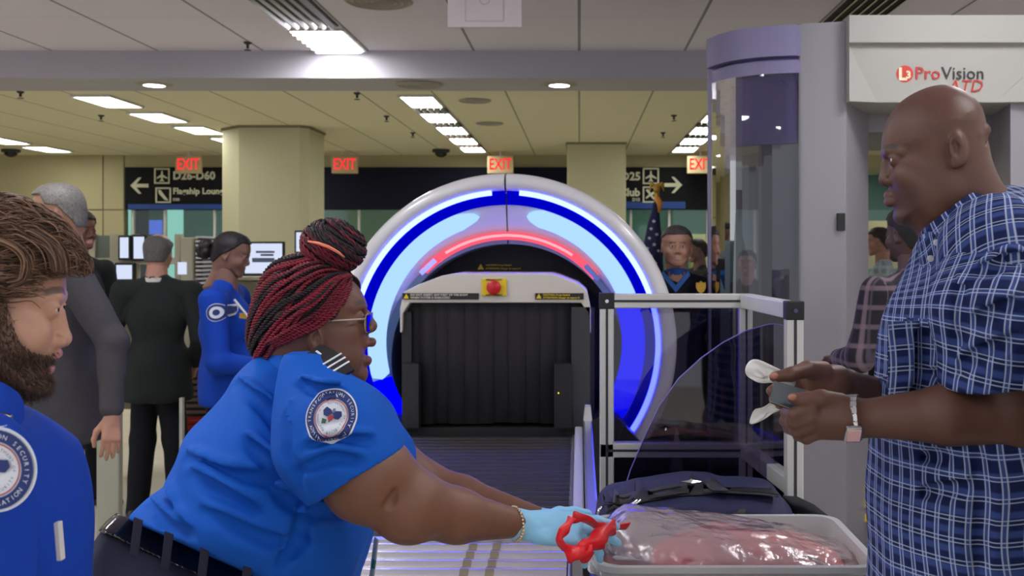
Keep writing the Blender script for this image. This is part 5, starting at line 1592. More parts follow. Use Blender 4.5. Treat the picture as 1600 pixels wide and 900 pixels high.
lv, lq = limb([at(470, 600, 2.0), at(520, 640, 2.14), at(560, 690, 2.22)], .03); parts.append((lv, lq, SKO, 0))
parts.append((V, Q, np.tile(SKO, (len(V), 1)), 1))
V, Q, C = linked_body(parts); np_mesh('body', V, Q, M_skin, off, col=C)
# gloves
M_glove = mat('nitrile_glove', (142, 202, 236), .45, bump=.3, bscale=120, spec=.4)
for i, (w0, w1, upv, crl, rr_) in enumerate(((wr, at(830, 822, 1.95), (0, -.62, .78), [(8, 14, 10), (14, 20, 14), (30, 34, 20), (52, 26, 10)], 1.1),
                                       (wf, at(852, 815, 2.20), (0, .5, .85), [(10, 16, 10), (14, 18, 12), (18, 24, 14), (26, 24, 14)], 1.0))):
    G_ = Field(np.array(w0) - (.05, .16, .17), np.array(w0) + (.26, .16, .12), .0027)
    G_.cone(w0 + np.array((-.004, 0, 0)), w1, .030 if i == 0 else .028, .029, .008)
    hand(G_, w1, Vector((1, -.02 if i == 0 else -.05, -.10 if i == 0 else -.12)), upv, -1 if i == 0 else 1, .185, spread=5, r=rr_, curls=crl, thumb=(38, 15, 10))
    G_.wave(.0012, 240, 5, 3, (1.6, .5, .5))
    V, Q = G_.mesh(); V = relax(V, Q, 1, .4); np_mesh('glove', V, Q, M_glove, off)
# bracelet of small beads
mb = MB(); axw = (at(830, 820, 1.95) - wr); axw /= np.linalg.norm(axw)
u = np.cross(axw, (0, 0, 1)); u /= np.linalg.norm(u); w_ = np.cross(u, axw); rb = np.random.RandomState(2)
for k in range(30):
    a = 2 * math.pi * k / 30; rr = .0315
    c = wr - axw * (.002 + .006 * math.sin(a)) + (u * math.cos(a) + w_ * math.sin(a)) * rr
    s_ = .0026 if math.sin(a) > -.2 else .0045
    mb.lathe([(s_ * math.sin(q), s_ * math.cos(q)) for q in np.linspace(0, math.pi, 6)], c, 'x', n=8)
mb.build('bead_bracelet', mat('bracelet_beads', (215, 195, 160), .25, metal=.6), off, smooth=True)
# shirt body
B_ = Field(at(150, 1010, 2.0) - (0, .31, 0), at(640, 520, 2.0) + (0, .31, 0), .0056)
tor = pxs([(420, 545), (398, 560), (378, 582), (364, 607), (334, 640), (308, 670), (293, 706), (279, 732), (268, 752), (240, 772), (215, 796), (205, 822), (250, 832), (289, 850), (340, 880), (400, 905), (470, 935),
           (540, 935), (560, 895), (576, 845), (588, 790), (586, 730), (568, 668), (545, 625), (515, 595), (490, 575), (455, 552)], YO)
B_.slab(tor, YO, lambda X, Z: np.interp(Z, [.95, 1.1, 1.25, 1.35, 1.42], [.25, .265, .24, .17, .11]) * np.interp(X, [-.92, -.8, -.6], [.72, .9, 1.0]),
        lambda X, Z: np.interp(Z, [1.0, 1.2, 1.4], [.20, .18, .08]), 0, expo=2.15)
B_.wave(.003, 32, 14, 3, (1, 1, .8))
def ridge(a, b, r=.012, k=.035): B_.cone(at(*a), at(*b), r, r * .5, k)
# drape folds across the back and the waist roll
for fp in ([(292, 716), (350, 742), (430, 752), (520, 782)], [(300, 742), (340, 765), (400, 800)], [(385, 690), (430, 728), (500, 765), (555, 800)], [(262, 775), (272, 805), (300, 838)],
           [(430, 770), (480, 800), (560, 815)], [(370, 600), (420, 640), (455, 700)], [(320, 800), (400, 838), (480, 860)], [(475, 800), (470, 840), (440, 880)], [(235, 790), (255, 810), (290, 838)]):
    B_.fold(fp, 1.8, .0055, .022)
A3, B3, C3 = at(240, 827, 1.80), at(402, 899, 1.77), at(203, 814, 2.0)
hemn = np.cross(B3 - A3, C3 - A3); hemn /= np.linalg.norm(hemn)
if hemn[2] > 0: hemn = -hemn
B_.plane(A3, hemn, .006)
B_.ell(at(470, 560, YO), (.075, .068, .05), .012, 'cut')
V, Q = B_.mesh(); V = relax(V, Q, 1)
np_mesh('shirt', V, Q, M_tsa, off)
Sl = Field(at(430, 830, 1.78) - (0, .17, 0), at(650, 560, 1.78) + (0, .25, 0), .0045)
Sl.cone(at(478, 618, 1.86), at(528, 690, 1.785), .088, .108, .03); Sl.cone(at(528, 690, 1.785), at(572, 765, 1.765), .108, .092, .03)
hn = np.array(at(541, 753, 1.77)); nn = np.array((.535, 0, -.845))
Sl.plane(hn, nn, .003)
Sl.cone(at(540, 715, 1.78), at(590, 790, 1.76), .080, .090, .008, 'cut')
Sl.wave(.003, 36, 21, 3)
for fp in ([(450, 640), (446, 700), (470, 760)], [(480, 700), (530, 690), (580, 690)], [(470, 735), (520, 715), (560, 722)], [(470, 600), (500, 612), (530, 612)]):
    Sl.fold(fp, 1.7, .004, .018)
V, Q = Sl.mesh(); V = relax(V, Q, 1); np_mesh('sleeve', V, Q, M_tsa, off)
bv = bvh_of(V, Q)
agency_patch(bv, at(523, 641, 1.75), .042, (-.15, 1, .05), off, ex=(.93, .2, -.30), ey=(.35, .1, .93), rot=0.0)
# seam of the hem
mb = MB(); 
So = Field(at(500, 760, 2.2) - (0, .1, 0), at(660, 610, 2.2) + (0, .14, 0), .0056)
So.cone(at(540, 650, 2.16), at(592, 715, 2.2), .085, .082, .02); V, Q = So.mesh(); np_mesh('sleeve', V, Q, M_tsa, off)
# collar and epaulette
collar_band([(at(497, 600, 1.95), at(492, 577, 1.95)), (at(470, 592, 1.905), at(462, 557, 1.925)), (at(430, 580, 1.90), at(432, 543, 1.925)), (at(408, 566, 1.94), at(418, 540, 1.955)), (at(402, 560, 2.0), at(413, 537, 2.0)),
             (at(408, 566, 2.06), at(418, 540, 2.045)), (at(435, 580, 2.10), at(435, 545, 2.075)), (at(480, 590, 2.09), at(470, 560, 2.075)), (at(510, 606, 2.05), at(500, 585, 2.05))], M_tsa, off)
ep = MB(); cb = bvh_of(*B_.mesh())
def strip(path, w, h=.004):
    mb = MB(); P = [np.array(q) for q in path]; v = []
    for i, q in enumerate(P):
        tt = P[min(i + 1, len(P) - 1)] - P[max(i - 1, 0)]; tt = tt / np.linalg.norm(tt); side = np.cross(tt, (0, -.6, .8)); side /= np.linalg.norm(side)
        up = np.cross(side, tt)
        for a, b in ((-1, 0), (1, 0), (1, 1), (-1, 1)): v.append(tuple(q + side * a * w / 2 + up * b * h))
    f = [(0, 1, 2, 3)]
    for i in range(len(P) - 1):
        for j in range(4): f.append((i * 4 + j, i * 4 + (j + 1) % 4, i * 4 + 4 + (j + 1) % 4, i * 4 + 4 + j))
    e_ = (len(P) - 1) * 4; f.append((e_ + 3, e_ + 2, e_ + 1, e_)); return mb.add(v, f)
e0, e1 = at(486, 566, 1.86), at(536, 604, 1.80)
ept = strip([e0 + (e1 - e0) * k / 5 + np.array((0, 0, .016 + .008 * math.sin(math.pi * k / 5))) for k in range(6)], .048, .006).build('epaulette', M_black, off)
for kk in (.62, .74, .86):
    q = e0 + (e1 - e0) * kk + np.array((0, 0, .0235 + .008 * math.sin(math.pi * kk)))
    strip([q - (e1 - e0) * .018, q + (e1 - e0) * .018], .0485, .0015).build('epaulette_stripe', M_badge_w, ept)
q = e0 + (e1 - e0) * .2 + np.array((0, 0, .028))
strip([q - (e1 - e0) * .03, q + (e1 - e0) * .30], .004, .0012).build('epaulette_stripe', M_badge_w, ept)
# trousers, belt
Tp = Field((-1.42, 1.68, 0), (-.55, 2.32, 1.14), .0085)
tr = pxs([(198, 800), (250, 838), (320, 868), (400, 900), (470, 925), (520, 945), (470, 1000), (370, 1030), (200, 1060), (105, 1020), (118, 930), (150, 860)], YO)
Tp.slab(tr, YO, .245, .17, 0)
for s in (-1, 1): Tp.chain([(-.98, YO + s * .11, .86), (-1.08, YO + s * .13, .66), (-1.07, YO + s * .14, .42), (-1.10, YO + s * .15, .05)], [.15, .13, .10, .075], .04)
Tp.wave(.003, 30, 5, 3); Tp.plane((0, 0, .04), (0, 0, -1)); Tp.plane(A3 + hemn * .012, -hemn, .004)
V, Q = Tp.mesh(); V = relax(V, Q, 1); np_mesh('trousers', V, Q, M_pant, off)
tb_ = bvh_of(V, Q)
shoes(off, Matrix.Translation((-1.12, YO, 0)), ((0, -.14), (0, .14)))
Bl = Field(at(150, 1000, 2.0) - (0, .29, 0), at(560, 760, 2.0) + (0, .29, 0), .0050)
Bl.slab(tr, YO, .245, .17, 0); Bl.f -= .008
Bl.plane(A3 - hemn * .004, -hemn, .002); Bl.plane(A3 + hemn * .040, hemn, .002)
V, Q = Bl.mesh(); np_mesh('belt', V, Q, mat('glossy_belt', (20, 20, 22), .22, coat=.5, bump=.3, bscale=60), off)
bb_ = bvh_of(V, Q)
for px, py in ((214, 838), (262, 860), (318, 884), (385, 908)):
    pts = []; f = []
    for i in range(6):
        yy = -.5 + i / 5
        for xx in (-.008, .008): pts.append((xx - yy * .016, yy * .062))
    for i in range(5): b = i * 2; f.append((b, b + 1, b + 3, b + 2))
    v = project([(a * 1, b) for a, b in pts], bb_, at(px, py, 1.76), (.93, 0, -.36), (.36, 0, .93), (0, 1, 0), .004)
    o = MB().add(v, f).build('belt_loop', M_pant, off); s_ = o.modifiers.new('thick', 'SOLIDIFY'); s_.thickness = .003
# id badge on the hip
c = at(584, 876, 1.93)
ib = MB().box(c, (.016, .004, .095), rz=-.9, ry=.25).build('id_badge', mat('badge_holder', (165, 178, 178), .25), off, bevel=.002)
MB().box(c + np.array((.001, -.004, -.005)), (.008, .004, .018), rz=-.9, ry=.25).build('badge_print', mat('badge_green', (30, 110, 90), .5), ib)
# braided hair
Hc = np.array(at(480, 478, YO)); Hr = np.array((83 / sO, .098, 80 / sO))
hb = Field(Hc - .14, Hc + (.14, .14, .20), .004)
hb.ell(Hc, Hr * .93, 0); 
bunc = np.array(at(521, 384, YO)); bunr = np.array((50 / sO, .058, 41 / sO))
Rb = np.array(Matrix.Rotation(.25, 3, 'Y'))
hb.ell(bunc, bunr * .95, .02, R=Rb); hb.ell(at(436, 520, YO), (.046, .078, .050), .02)
fl_line = pxs([(563, 380), (600, 440), (553, 447), (543, 478), (528, 502), (504, 500), (484, 514), (474, 545), (468, 570), (600, 700), (700, 500), (700, 380)], YO)
dd = poly_sdf(np.array(fl_line), hb.x, hb.z)[:, None, :]
hb.f = -smin(-hb.f, dd.astype(np.float32) * 1.0, .008)
V, Q = hb.mesh(); np_mesh('hair', V, Q, M_hairv, off, col=np.tile((.012, .006, .008), (len(V), 1)))
fl_np = np.array(fl_line)
def inside_face(x, z):
    ins = False; n = len(fl_np)
    for i in range(n):
        a = fl_np[i]; b = fl_np[(i + 1) % n]
        if (a[1] > z) != (b[1] > z) and x < (b[0] - a[0]) * (z - a[1]) / (b[1] - a[1]) + a[0]: ins = not ins
    return ins
def twist_tube(path, r, pitch, V_, F__, Cc, col, rg):
    P = np.array(path); seg = np.linalg.norm(np.diff(P, axis=0), axis=1); s = np.concatenate([[0], np.cumsum(seg)])
    n = max(4, int(s[-1] / .0028)); u = np.linspace(0, s[-1], n)
    P = np.stack([np.interp(u, s, P[:, i]) for i in range(3)], 1)
    T = np.gradient(P, axis=0); T /= np.linalg.norm(T, axis=1)[:, None] + 1e-9
    N = P - Hc; N -= (N * T).sum(1)[:, None] * T; N /= np.linalg.norm(N, axis=1)[:, None] + 1e-9
    Bn = np.cross(T, N); ph0 = rg.rand() * 6
    for st in (0, math.pi):
        ph = u / pitch * 2 * math.pi + st + ph0
        fade = np.clip(np.minimum(u, s[-1] - u) / .012, .25, 1)[:, None]
        cen = P + (N * np.cos(ph)[:, None] + Bn * np.sin(ph)[:, None]) * r * .50 * fade
        m = 6; base = len(V_); 
        for i in range(n):
            for k in range(m):
                a = 2 * math.pi * k / m
                V_.append(cen[i] + (N[i] * math.cos(a) + Bn[i] * math.sin(a)) * r * .62 * fade[i]); Cc.append(col * (1.0 if st == 0 else .78))
        for i in range(n - 1):
            for k in range(m): k2 = (k + 1) % m; F__.append((base + i * m + k, base + i * m + k2, base + (i + 1) * m + k2, base + (i + 1) * m + k))
rg = np.random.RandomState(11)
pole = np.array(at(548, 428, YO)) - Hc; pole /= np.linalg.norm(pole)
e1_ = np.array((0, 1, 0)); e2_ = np.cross(pole, e1_)
V_, F__, Cc = [], [], []
RED = np.array((.20, .012, .028)); BLK = np.array((.014, .009, .012))
for layer, (cnt, sc, rr) in enumerate(((78, .97, .0040), (64, 1.02, .0040))):
    for i in range(cnt):
        phi = 2 * math.pi * (i + .4 * rg.rand()) / cnt
        path = []; wob = rg.randn() * .12; th_end = 2.45 + .5 * rg.rand()
        col = (RED * (.6 + .7 * rg.rand())) if rg.rand() < .66 else BLK
        for k in range(30):
            th = .05 + (th_end) * k / 29
            ph = phi + wob * math.sin(th * 1.6) + .10 * math.sin(th * 3 + layer)
            d = pole * math.cos(th) + (e1_ * math.sin(ph) + e2_ * math.cos(ph)) * math.sin(th)
            q = Hc + d * Hr * (sc + .02 * math.sin(th * 5 + phi * 3)); q[2] -= .045 * smoothstep(1.5, 2.7, th); q[0] -= .012 * smoothstep(1.9, 2.8, th)
            zcut = CZ - (560 - VY) / F * YO
            if inside_face(q[0] - .004, q[2]) or q[2] < zcut: break
            path.append(q)
        if len(path) > 5: twist_tube(path, rr, .014, V_, F__, Cc, col, rg)
# front edge braids that frame the hairline to the nape
for j in range(4):
    for sgn in (-1, 1):
        pts = [(553 - j * 6, 436), (549 - j * 8, 462), (536 - j * 9, 488), (516 - j * 8, 505 - j * 2), (492 - j * 5, 516 - j * 3), (466 - j * 3, 528 - j * 3), (448 - j * 4, 536 - j * 2)]
        ys = [.030, .058, .078, .088, .094, .092, .085]
        P = [np.array(at(x, y, YO)) + np.array((0, sgn * (yy + .002 * j), 0)) for (x, y), yy in zip(pts, ys)]
        P = smooth_poly(np.array(P), 4)[:-4] if False else P
        twist_tube(P, .0042, .013, V_, F__, Cc, RED * (.8 + .4 * rg.rand()), rg)
# bun wraps
Rm = Matrix.Rotation(.25, 3, 'Y')
for i in range(34):
    tt_ = -0.95 + 1.9 * (i + .5) / 34; a0 = rg.rand() * 6
    rad = math.sqrt(max(.02, 1 - tt_ * tt_)); path = []
    axu = np.array((.45, .15 * rg.randn(), .89)); axu /= np.linalg.norm(axu); b1 = np.cross(axu, (0, 1, 0)); b1 /= np.linalg.norm(b1); b2 = np.cross(axu, b1)
    col = BLK * 1.5 if (i > 9 and rg.rand() < .75) else RED * (.6 + .5 * rg.rand())
    for k in range(33):
        a = a0 + 2 * math.pi * k / 32
        d = axu * (tt_ + .10 * math.sin(a * 1.0 + i)) + (b1 * math.cos(a) + b2 * math.sin(a)) * rad
        d /= np.linalg.norm(d); path.append(bunc + np.array(Rm @ Vector([float(q) for q in d * bunr * 1.0])))
    twist_tube(path, .0036, .03, V_, F__, Cc, col, rg)
np_mesh('braids', np.array(V_), np.array(F__), M_hairv, off, col=np.array(Cc))
MB().tube([at(481, 377, 1.935) , at(497, 380, 1.925), at(514, 386, 1.922), at(528, 394, 1.928), at(538, 402, 1.94)], [.0015, .003, .0035, .003, .0015], 8).build('hair_tie', mat('orange_tie', (235, 130, 100), .5), off, smooth=True)
# glasses
HMp = lambda q: xform(np.array([q]), HM)[0]
gl = MB(); M_frame = mat('glasses_frame', (190, 170, 155), .3, metal=.5)
for s in (-1, 1):
    x0 = t(576, 0)[0]; y0 = s * .033
    z0, z1 = t(0, 490)[1], t(0, 518)[1]
    w = .024; P = []
    for a in np.linspace(0, 2 * math.pi, 25):
        ca, sa = math.cos(a), math.sin(a); k = 1 / (abs(ca) ** 4 + abs(sa) ** 4) ** .25
        P.append(HMp((x0 - .004 * abs(ca) * (1 if ca * s > 0 else 0), y0 + ca * k * w, (z0 + z1) / 2 + sa * k * (z0 - z1) / 2)))
    gl.tube(P, .0013, 6, cap=False)
    gl.tube([HMp(q) for q in ((x0 - .004, s * .057, t(0, 496)[1]), (x0 - .02, s * .074, t(0, 496)[1]), (.03, s * .080, t(0, 497)[1]), (.0, s * .082, t(0, 505)[1]))], [.0022, .0024, .0020, .0016], 6)
gl.tube([HMp((t(580, 0)[0], q, t(0, 498)[1])) for q in (-.010, 0, .010)], .0013, 6)
g_ = gl.build('glasses', M_frame, off, smooth=True)
for s in (-1, 1):
    MB().box(HMp((t(579, 0)[0], s * .033, (z0 + z1) / 2)), (.0008, .044, z0 - z1 - .003)).build('lens', clearmat('lens_%s' % ('a' if s < 0 else 'b'), (.95, .95, .95, 1), .05), g_)

# ------------------------------------------------------------ bearded young officer at the left edge
YL = 1.25; sL = F / YL
aL = sight(0) * .72; t = tracer(-16, 490, sL, 1, sight(0), aL)
yo = thing('person', 'bearded young officer in royal blue shirt at the left edge', 'person', (-.86, YL, 0))
prof = [t(*q) for q in ((0, 336), (45, 348), (82, 376), (100, 405), (105, 432), (105, 460), (95, 484), (92, 510), (92, 540), (90, 558), (80, 574), (78, 590), (82, 603), (74, 618), (50, 622), (15, 618),
        (-15, 650), (-40, 720), (-190, 720), (-150, 600), (-130, 540), (-142, 470), (-135, 400), (-80, 350))]
F_, p = head(.0022, profile=prof, nose=(t(100, 492), t(115, 533)), nr=(.0075, .0105), base=t(101, 542), aw=.015, eye=(t(82, 483)[0], .031, t(82, 483)[1]), er=.012,
             lips=(t(96, 557), t(84, 580)), lr=.0055, lip_c=(.50, .20, .17), brow=(t(102, 0)[0], t(0, 463)[1]), ear=(t(-20, 0)[0], t(0, 492)[1]), mouth=t(92, 569), mopen=.005, tilt=-.1, Wk=.98, open=.0018)
HM = Matrix.Translation(Vector([float(q) for q in at(-16, 490, YL)])) @ Matrix.Rotation(-aL, 4, 'Z')
V, Q = F_.mesh(); V = relax(V, Q, 1)
bp = np.array([t(*q) for q in ((2, 455), (26, 450), (34, 495), (46, 522), (62, 541), (80, 550), (98, 548), (99, 557), (88, 562), (84, 588), (95, 600), (84, 625), (40, 640), (-30, 660), (-30, 520))])
def bmask(x, y, z):
    d = np.array([0.0]); d = poly_sdf_pts(bp, x, z); return smoothstep(.004, -.010, d) * smoothstep(.0, .02, np.abs(y) + np.clip(-.05 - z, 0, 1) * 5 + .004)
def poly_sdf_pts(P, X, Z):
    d = np.full(X.shape, 1e9); ins = np.zeros(X.shape, bool); N = len(P)
    for i in range(N):
        a = P[i]; b = P[(i + 1) % N]; e = b - a
        tt = np.clip(((X - a[0]) * e[0] + (Z - a[1]) * e[1]) / (e @ e + 1e-15), 0, 1)
        d = np.minimum(d, (X - a[0] - tt * e[0]) ** 2 + (Z - a[1] - tt * e[1]) ** 2)
        c = ((a[1] > Z) != (b[1] > Z)); xi = (b[0] - a[0]) * (Z - a[1]) / (b[1] - a[1] + 1e-15) + a[0]; ins ^= c & (X < xi)
    d = np.sqrt(d); return np.where(ins, -d, d)
SKY = (.50, .27, .18)
C = head_colors(V, p, SKY, (.045, .025, .015), (np.array((.07, .04, .025)), bmask, .80))
parts = [(xform(V, HM), Q, C)]
V, Q, C = join(parts); np_mesh('body', V, Q, M_skin, yo, col=C); mk_eyes(p, HM, yo)
MB().add(*(lambda b: (xform(np.array(b.v), HM), b.f))(MB().box((t(86, 0)[0] - .014, 0, t(0, 566)[1]), (.010, .024, .006)))).build('teeth', M_white, yo, bevel=.002)
# beard hairs
def strands(name, roots, dirs, L, r, m, parent, cols, curl=.3, n=6, seed=0, wave=0.0, wf=6):
    rg = np.random.RandomState(seed); V_ = []; F__ = []; Cc = []
    for i in range(len(roots)):
        p0 = roots[i]; d = dirs[i] + rg.randn(3) * curl; d /= np.linalg.norm(d); l = L * (.6 + .8 * rg.rand()); base = len(V_)
        sx = np.cross(d, (0.3, .2, 1)); sx /= np.linalg.norm(sx); sy = np.cross(d, sx); ph = rg.rand() * 6; bend = rg.randn(3) * .3
        for k in range(n):
            u = k / (n - 1); c = p0 + (d + bend * u) * l * u + sx * wave * math.sin(ph + wf * u) + sy * wave * math.cos(ph + wf * u) - sx * wave * math.sin(ph) - sy * wave * math.cos(ph)
            rr = r * (1 - .8 * u)
            for a in (0, 2.1, 4.2): V_.append(c + (sx * math.cos(a) + sy * math.sin(a)) * rr); Cc.append(cols[i])
        for k in range(n - 1):
            for a in range(3): b = (a + 1) % 3; F__.append((base + k * 3 + a, base + k * 3 + b, base + k * 3 + 3 + b, base + k * 3 + 3 + a))
    return np_mesh(name, np.array(V_), np.array(F__), m, parent, col=np.array(Cc))
rg = np.random.RandomState(7)
hv, hq = F_.mesh(); nrm = np.zeros_like(hv)
fn_ = np.cross(hv[hq[:, 1]] - hv[hq[:, 0]], hv[hq[:, 2]] - hv[hq[:, 0]])
for j in range(4): np.add.at(nrm, hq[:, j], fn_)
nrm /= np.linalg.norm(nrm, axis=1)[:, None] + 1e-12
if ((hv - hv.mean(0)) * nrm).sum(1).mean() < 0: nrm = -nrm
mk = bmask(hv[:, 0], hv[:, 1], hv[:, 2]) > .5
ids = rg.choice(np.where(mk)[0], 4200)
R0 = xform(hv[ids], HM); D0 = xform(nrm[ids] * .5 + np.array((.25, 0, -.75)), HM) - xform(np.zeros((1, 3)), HM)
strands('beard', R0, D0, .0085, .00055, M_hairv, yo, [np.array((.075, .042, .026)) * (.4 + rg.rand()) for _ in ids], .25, 4, 3)
# wavy hair: cap plus swept locks
line = lambda X, Y, Z: np.interp(X, [-.2, -.09, -.03, .0, .03, .045, .075, .12], [-.09, -.08, .0, .02, .02, .045, .070, .055]) - Z + 0 * Y
hair_cap(F_, .016, line, (.075, .042, .025), HM, yo, amp=.003, freq=150)
ids = np.where((hv[:, 2] > np.interp(hv[:, 0], [-.2, -.09, -.03, .0, .03, .045, .075, .12], [-.07, -.06, .01, .03, .03, .05, .075, .06])))[0]
ids = rg.choice(ids, 3200)
capH = F_.copy(); capH.f = capH.f - .014
cbv = bvh_of(*capH.mesh()); V_, F__, Cc = [], [], []
for i in ids:
    q = Vector(hv[i] + nrm[i] * .014); d0 = Vector((1.0, .25 * rg.randn(), .15 * rg.randn())); c_ = np.array((.19, .108, .065)) * (.35 + 1.3 * rg.rand() ** 1.5)
    ph = rg.rand() * 6; n_st = 9 + int(4 * rg.rand()); lift = .002 + .009 * rg.rand(); path = []
    for k in range(n_st):
        loc, nn_, _, _ = cbv.find_nearest(q); dd = (d0 - nn_ * d0.dot(nn_))
        if dd.length < .15: dd = dd + Vector((0, 0, -.5))
        dd.normalize(); sd_ = nn_.cross(dd)
        u_ = k / n_st; pt = loc + nn_ * (lift * math.sin(math.pi * min(1, u_ * 1.1)) + .0025 * math.sin(ph + k * .9)); path.append(tuple(pt + sd_ * .0035 * math.sin(ph + k * .8)))
        q = loc + dd * .0075
        if q.x > .07 and q.z < .045: break
    if len(path) < 4: continue
    mbx = MB().tube(path, list(.0015 * (1 - .75 * np.linspace(0, 1, len(path)))), 3, cap=False)
    b0 = len(V_); V_ += mbx.v; F__ += [tuple(z + b0 for z in f_) for f_ in mbx.f]; Cc += [c_] * len(mbx.v)
np_mesh('hair_locks', xform(np.array(V_), HM), np.array(F__), M_hairv, yo, col=np.array(Cc))
# forelock hanging over the brow
lk_r, lk_d = [], []
V_, F__, Cc = [], [], []
for i in range(150):
    o_ = rg.randn(3) * np.array((4.5, .012, 4.0)); pts = [(70, 372), (95, 378), (112, 396), (117, 420), (112, 444 - 8 * rg.rand())]
    if i % 3 == 0: pts = [(40, 380), (70, 386), (88, 405), (84, 432), (66, 438), (58, 428)]
    P = []
    for k, (x, y) in enumerate(pts):
        q = at(x + o_[0] * (1 - .12 * k), y + o_[2] * (1 - .12 * k), YL); q = q + np.array((0, o_[1] - .035 - .02 * (i % 3 == 0), 0)); P.append(q)
    P = smooth_poly(np.array([q for q in P]), 5)[:-9]
    mbx = MB().tube(P, list(.0014 * (1 - .7 * np.linspace(0, 1, len(P)))), 4, cap=False)
    b0 = len(V_); c_ = np.array((.18, .10, .06)) * (.35 + 1.0 * rg.rand()); V_ += mbx.v; F__ += [tuple(q + b0 for q in f_) for f_ in mbx.f]; Cc += [c_] * len(mbx.v)
np_mesh('forelock', np.array(V_), np.array(F__), M_hairv, yo, col=np.array(Cc))
# shirt
T_ = Field(at(-330, 1250, 1.25) - (0, .26, 0), at(130, 590, 1.25) + (0, .26, 0), .007)
T_.slab(pxs([(-60, 618), (-10, 640), (30, 668), (58, 704), (76, 752), (90, 806), (98, 860), (96, 930), (80, 1240), (-300, 1240), (-310, 800), (-270, 680), (-150, 622)], YL), YL,
        lambda X, Z: np.interp(Z, [.9, 1.2, 1.35, 1.45], [.2, .215, .19, .09]), lambda X, Z: np.interp(Z, [1.0, 1.25, 1.42], [.14, .12, .06]), 0, expo=2.2)
T_.cone(at(-60, 740, 1.10), at(-50, 900, 1.08), .075, .07, .03); T_.cone(at(-50, 900, 1.08), at(-30, 1100, 1.10), .07, .05, .03)
T_.wave(.004, 38, 33, 4, (1, 1, .7))
for fp in ([(5, 800), (35, 820), (80, 815)], [(10, 850), (45, 860), (90, 845)], [(40, 690), (52, 760), (50, 830)], [(0, 890), (40, 880), (85, 895)], [(60, 740), (70, 800), (62, 880)]):
    T_.fold(fp, 1.15, .005, .018)
V, Q = T_.mesh(); V = relax(V, Q, 1); np_mesh('shirt', V, Q, M_tsa_d, yo)
bv = bvh_of(V, Q)
agency_patch(bv, at(-8, 733, 1.05), .046, (0, 1, 0), yo, ex=(.97, 0, -.2), ey=(.2, 0, .97))
collar_band([(at(44, 665, 1.21), at(40, 618, 1.22)), (at(26, 668, 1.17), at(22, 604, 1.185)), (at(0, 655, 1.15), at(0, 590, 1.17)), (at(-60, 640, 1.14), at(-50, 580, 1.165)), (at(-130, 620, 1.18), at(-115, 570, 1.19)), (at(-160, 610, 1.25), at(-145, 560, 1.25)),
             (at(-130, 620, 1.33), at(-115, 570, 1.32)), (at(-40, 650, 1.36), at(-40, 600, 1.34)), (at(44, 665, 1.30), at(40, 620, 1.29))], M_tsa_d, yo)
o = MB().box(at(3, 655, 1.14), (.022, .006, .016), ry=.3).build('collar_pin', M_steel, yo, bevel=.002)
MB().box(at(93, 845, 1.17), (.006, .010, .045), ry=-.08).build('name_badge', M_white, yo, bevel=.001)
T = Field((-1.12, 1.0, 0), (-.62, 1.5, 1.0), .012)
for s in (-1, 1): T.chain([(-.88, YL + s * .09, .85), (-.87, YL + s * .1, .5), (-.89, YL + s * .1, .05)], [.11, .08, .06], .03)
T.ell((-.87, YL, .92), (.15, .17, .12), .03); T.plane((0, 0, .04), (0, 0, -1)); V, Q = T.mesh(); np_mesh('trousers', V, Q, M_pant, yo)
shoes(yo, Matrix.Translation((-.89, YL, 0)), ((0, -.1), (0, .1)))

# ------------------------------------------------------------ middle distance people
SKL = (.42, .22, .15)
human('man in charcoal grey suit with grey hair behind the bearded officer', 'person', ((100 - VX) / F * 4.3, 4.3), 212, 1.90, skin=SKL, hair=(.16, .15, .14),
      hairline=short(.095, .02, -.06), thick=.011, top=M_suit_g, bottom=M_suit_gt, bulk=1.12, hyaw=-6, pitch=6, collar=M_white,
      arms={-1: ((-.02, -.26, 1.13), (.08, -.25, .90)), 1: ((-.14, .30, 1.14), (-.13, .36, .90))}, belly=.03)
human('balding man in dark suit and white collar seen from behind', 'person', ((246 - VX) / F * 5.9, 5.9), 92, 1.715, skin=(.48, .24, .17), hair=(.10, .095, .09),
      hairline=lambda X, Y, Z: np.interp(X, [-.2, -.07, -.03, .0, .03, .06, .2], [-.055, -.055, .0, .03, .05, .12, .2]) - Z + np.clip((Z - .07) * 14, 0, 1) * .25, thick=.009, top=M_suit_d, bottom=M_pant_k, bulk=1.1, collar=M_white,
      arms={-1: ((-.04, -.27, 1.13), (.12, -.19, .96)), 1: ((-.02, .26, 1.13), (.12, .2, .95))})
human('dark haired man glimpsed behind the grey suited man\'s shoulder', 'person', ((122 - VX) / F * 6.2, 6.2), 335, 1.86, skin=(.16, .07, .05), hair=(.012, .01, .01), hairline=short(.08, .02, -.05), top=M_suit_d)
fo, M, HM, (gv, gq), F_, p = human('officer with black hair bun in royal blue long sleeves looking down', 'person', ((355 - VX) / F * 5.05, 5.05), 3, 1.71, skin=(.20, .10, .075), hair=(.012, .010, .012),
      hairline=lambda X, Y, Z: np.interp(X, [-.2, -.07, -.03, .0, .03, .06, .2], [-.06, -.055, .0, .02, .045, .085, .085]) - Z + 0 * Y, thick=.007, top=M_tsa_d, bottom=M_pant_k, bulk=1.12, kind='shirt', pitch=14, belly=.03, hem=.86,
      headkw=dict(lip_c=(.25, .09, .09)), arms={-1: ((.03, -.26, 1.10), (.26, -.12, 1.06)), 1: ((.03, .26, 1.10), (.26, .12, 1.06))})
bn = Field((-.25, -.09, -.08), (-.07, .09, .10), .005); bn.ell((-.145, 0, .0), (.05, .055, .058), 0); bn.wave(.009, 120, 3, 4)
V, Q = bn.mesh(); np_mesh('hair_bun', xform(V, HM), Q, M_hairv, fo, col=np.tile((.012, .010, .012), (len(V), 1)))
bv = bvh_of(gv, gq)
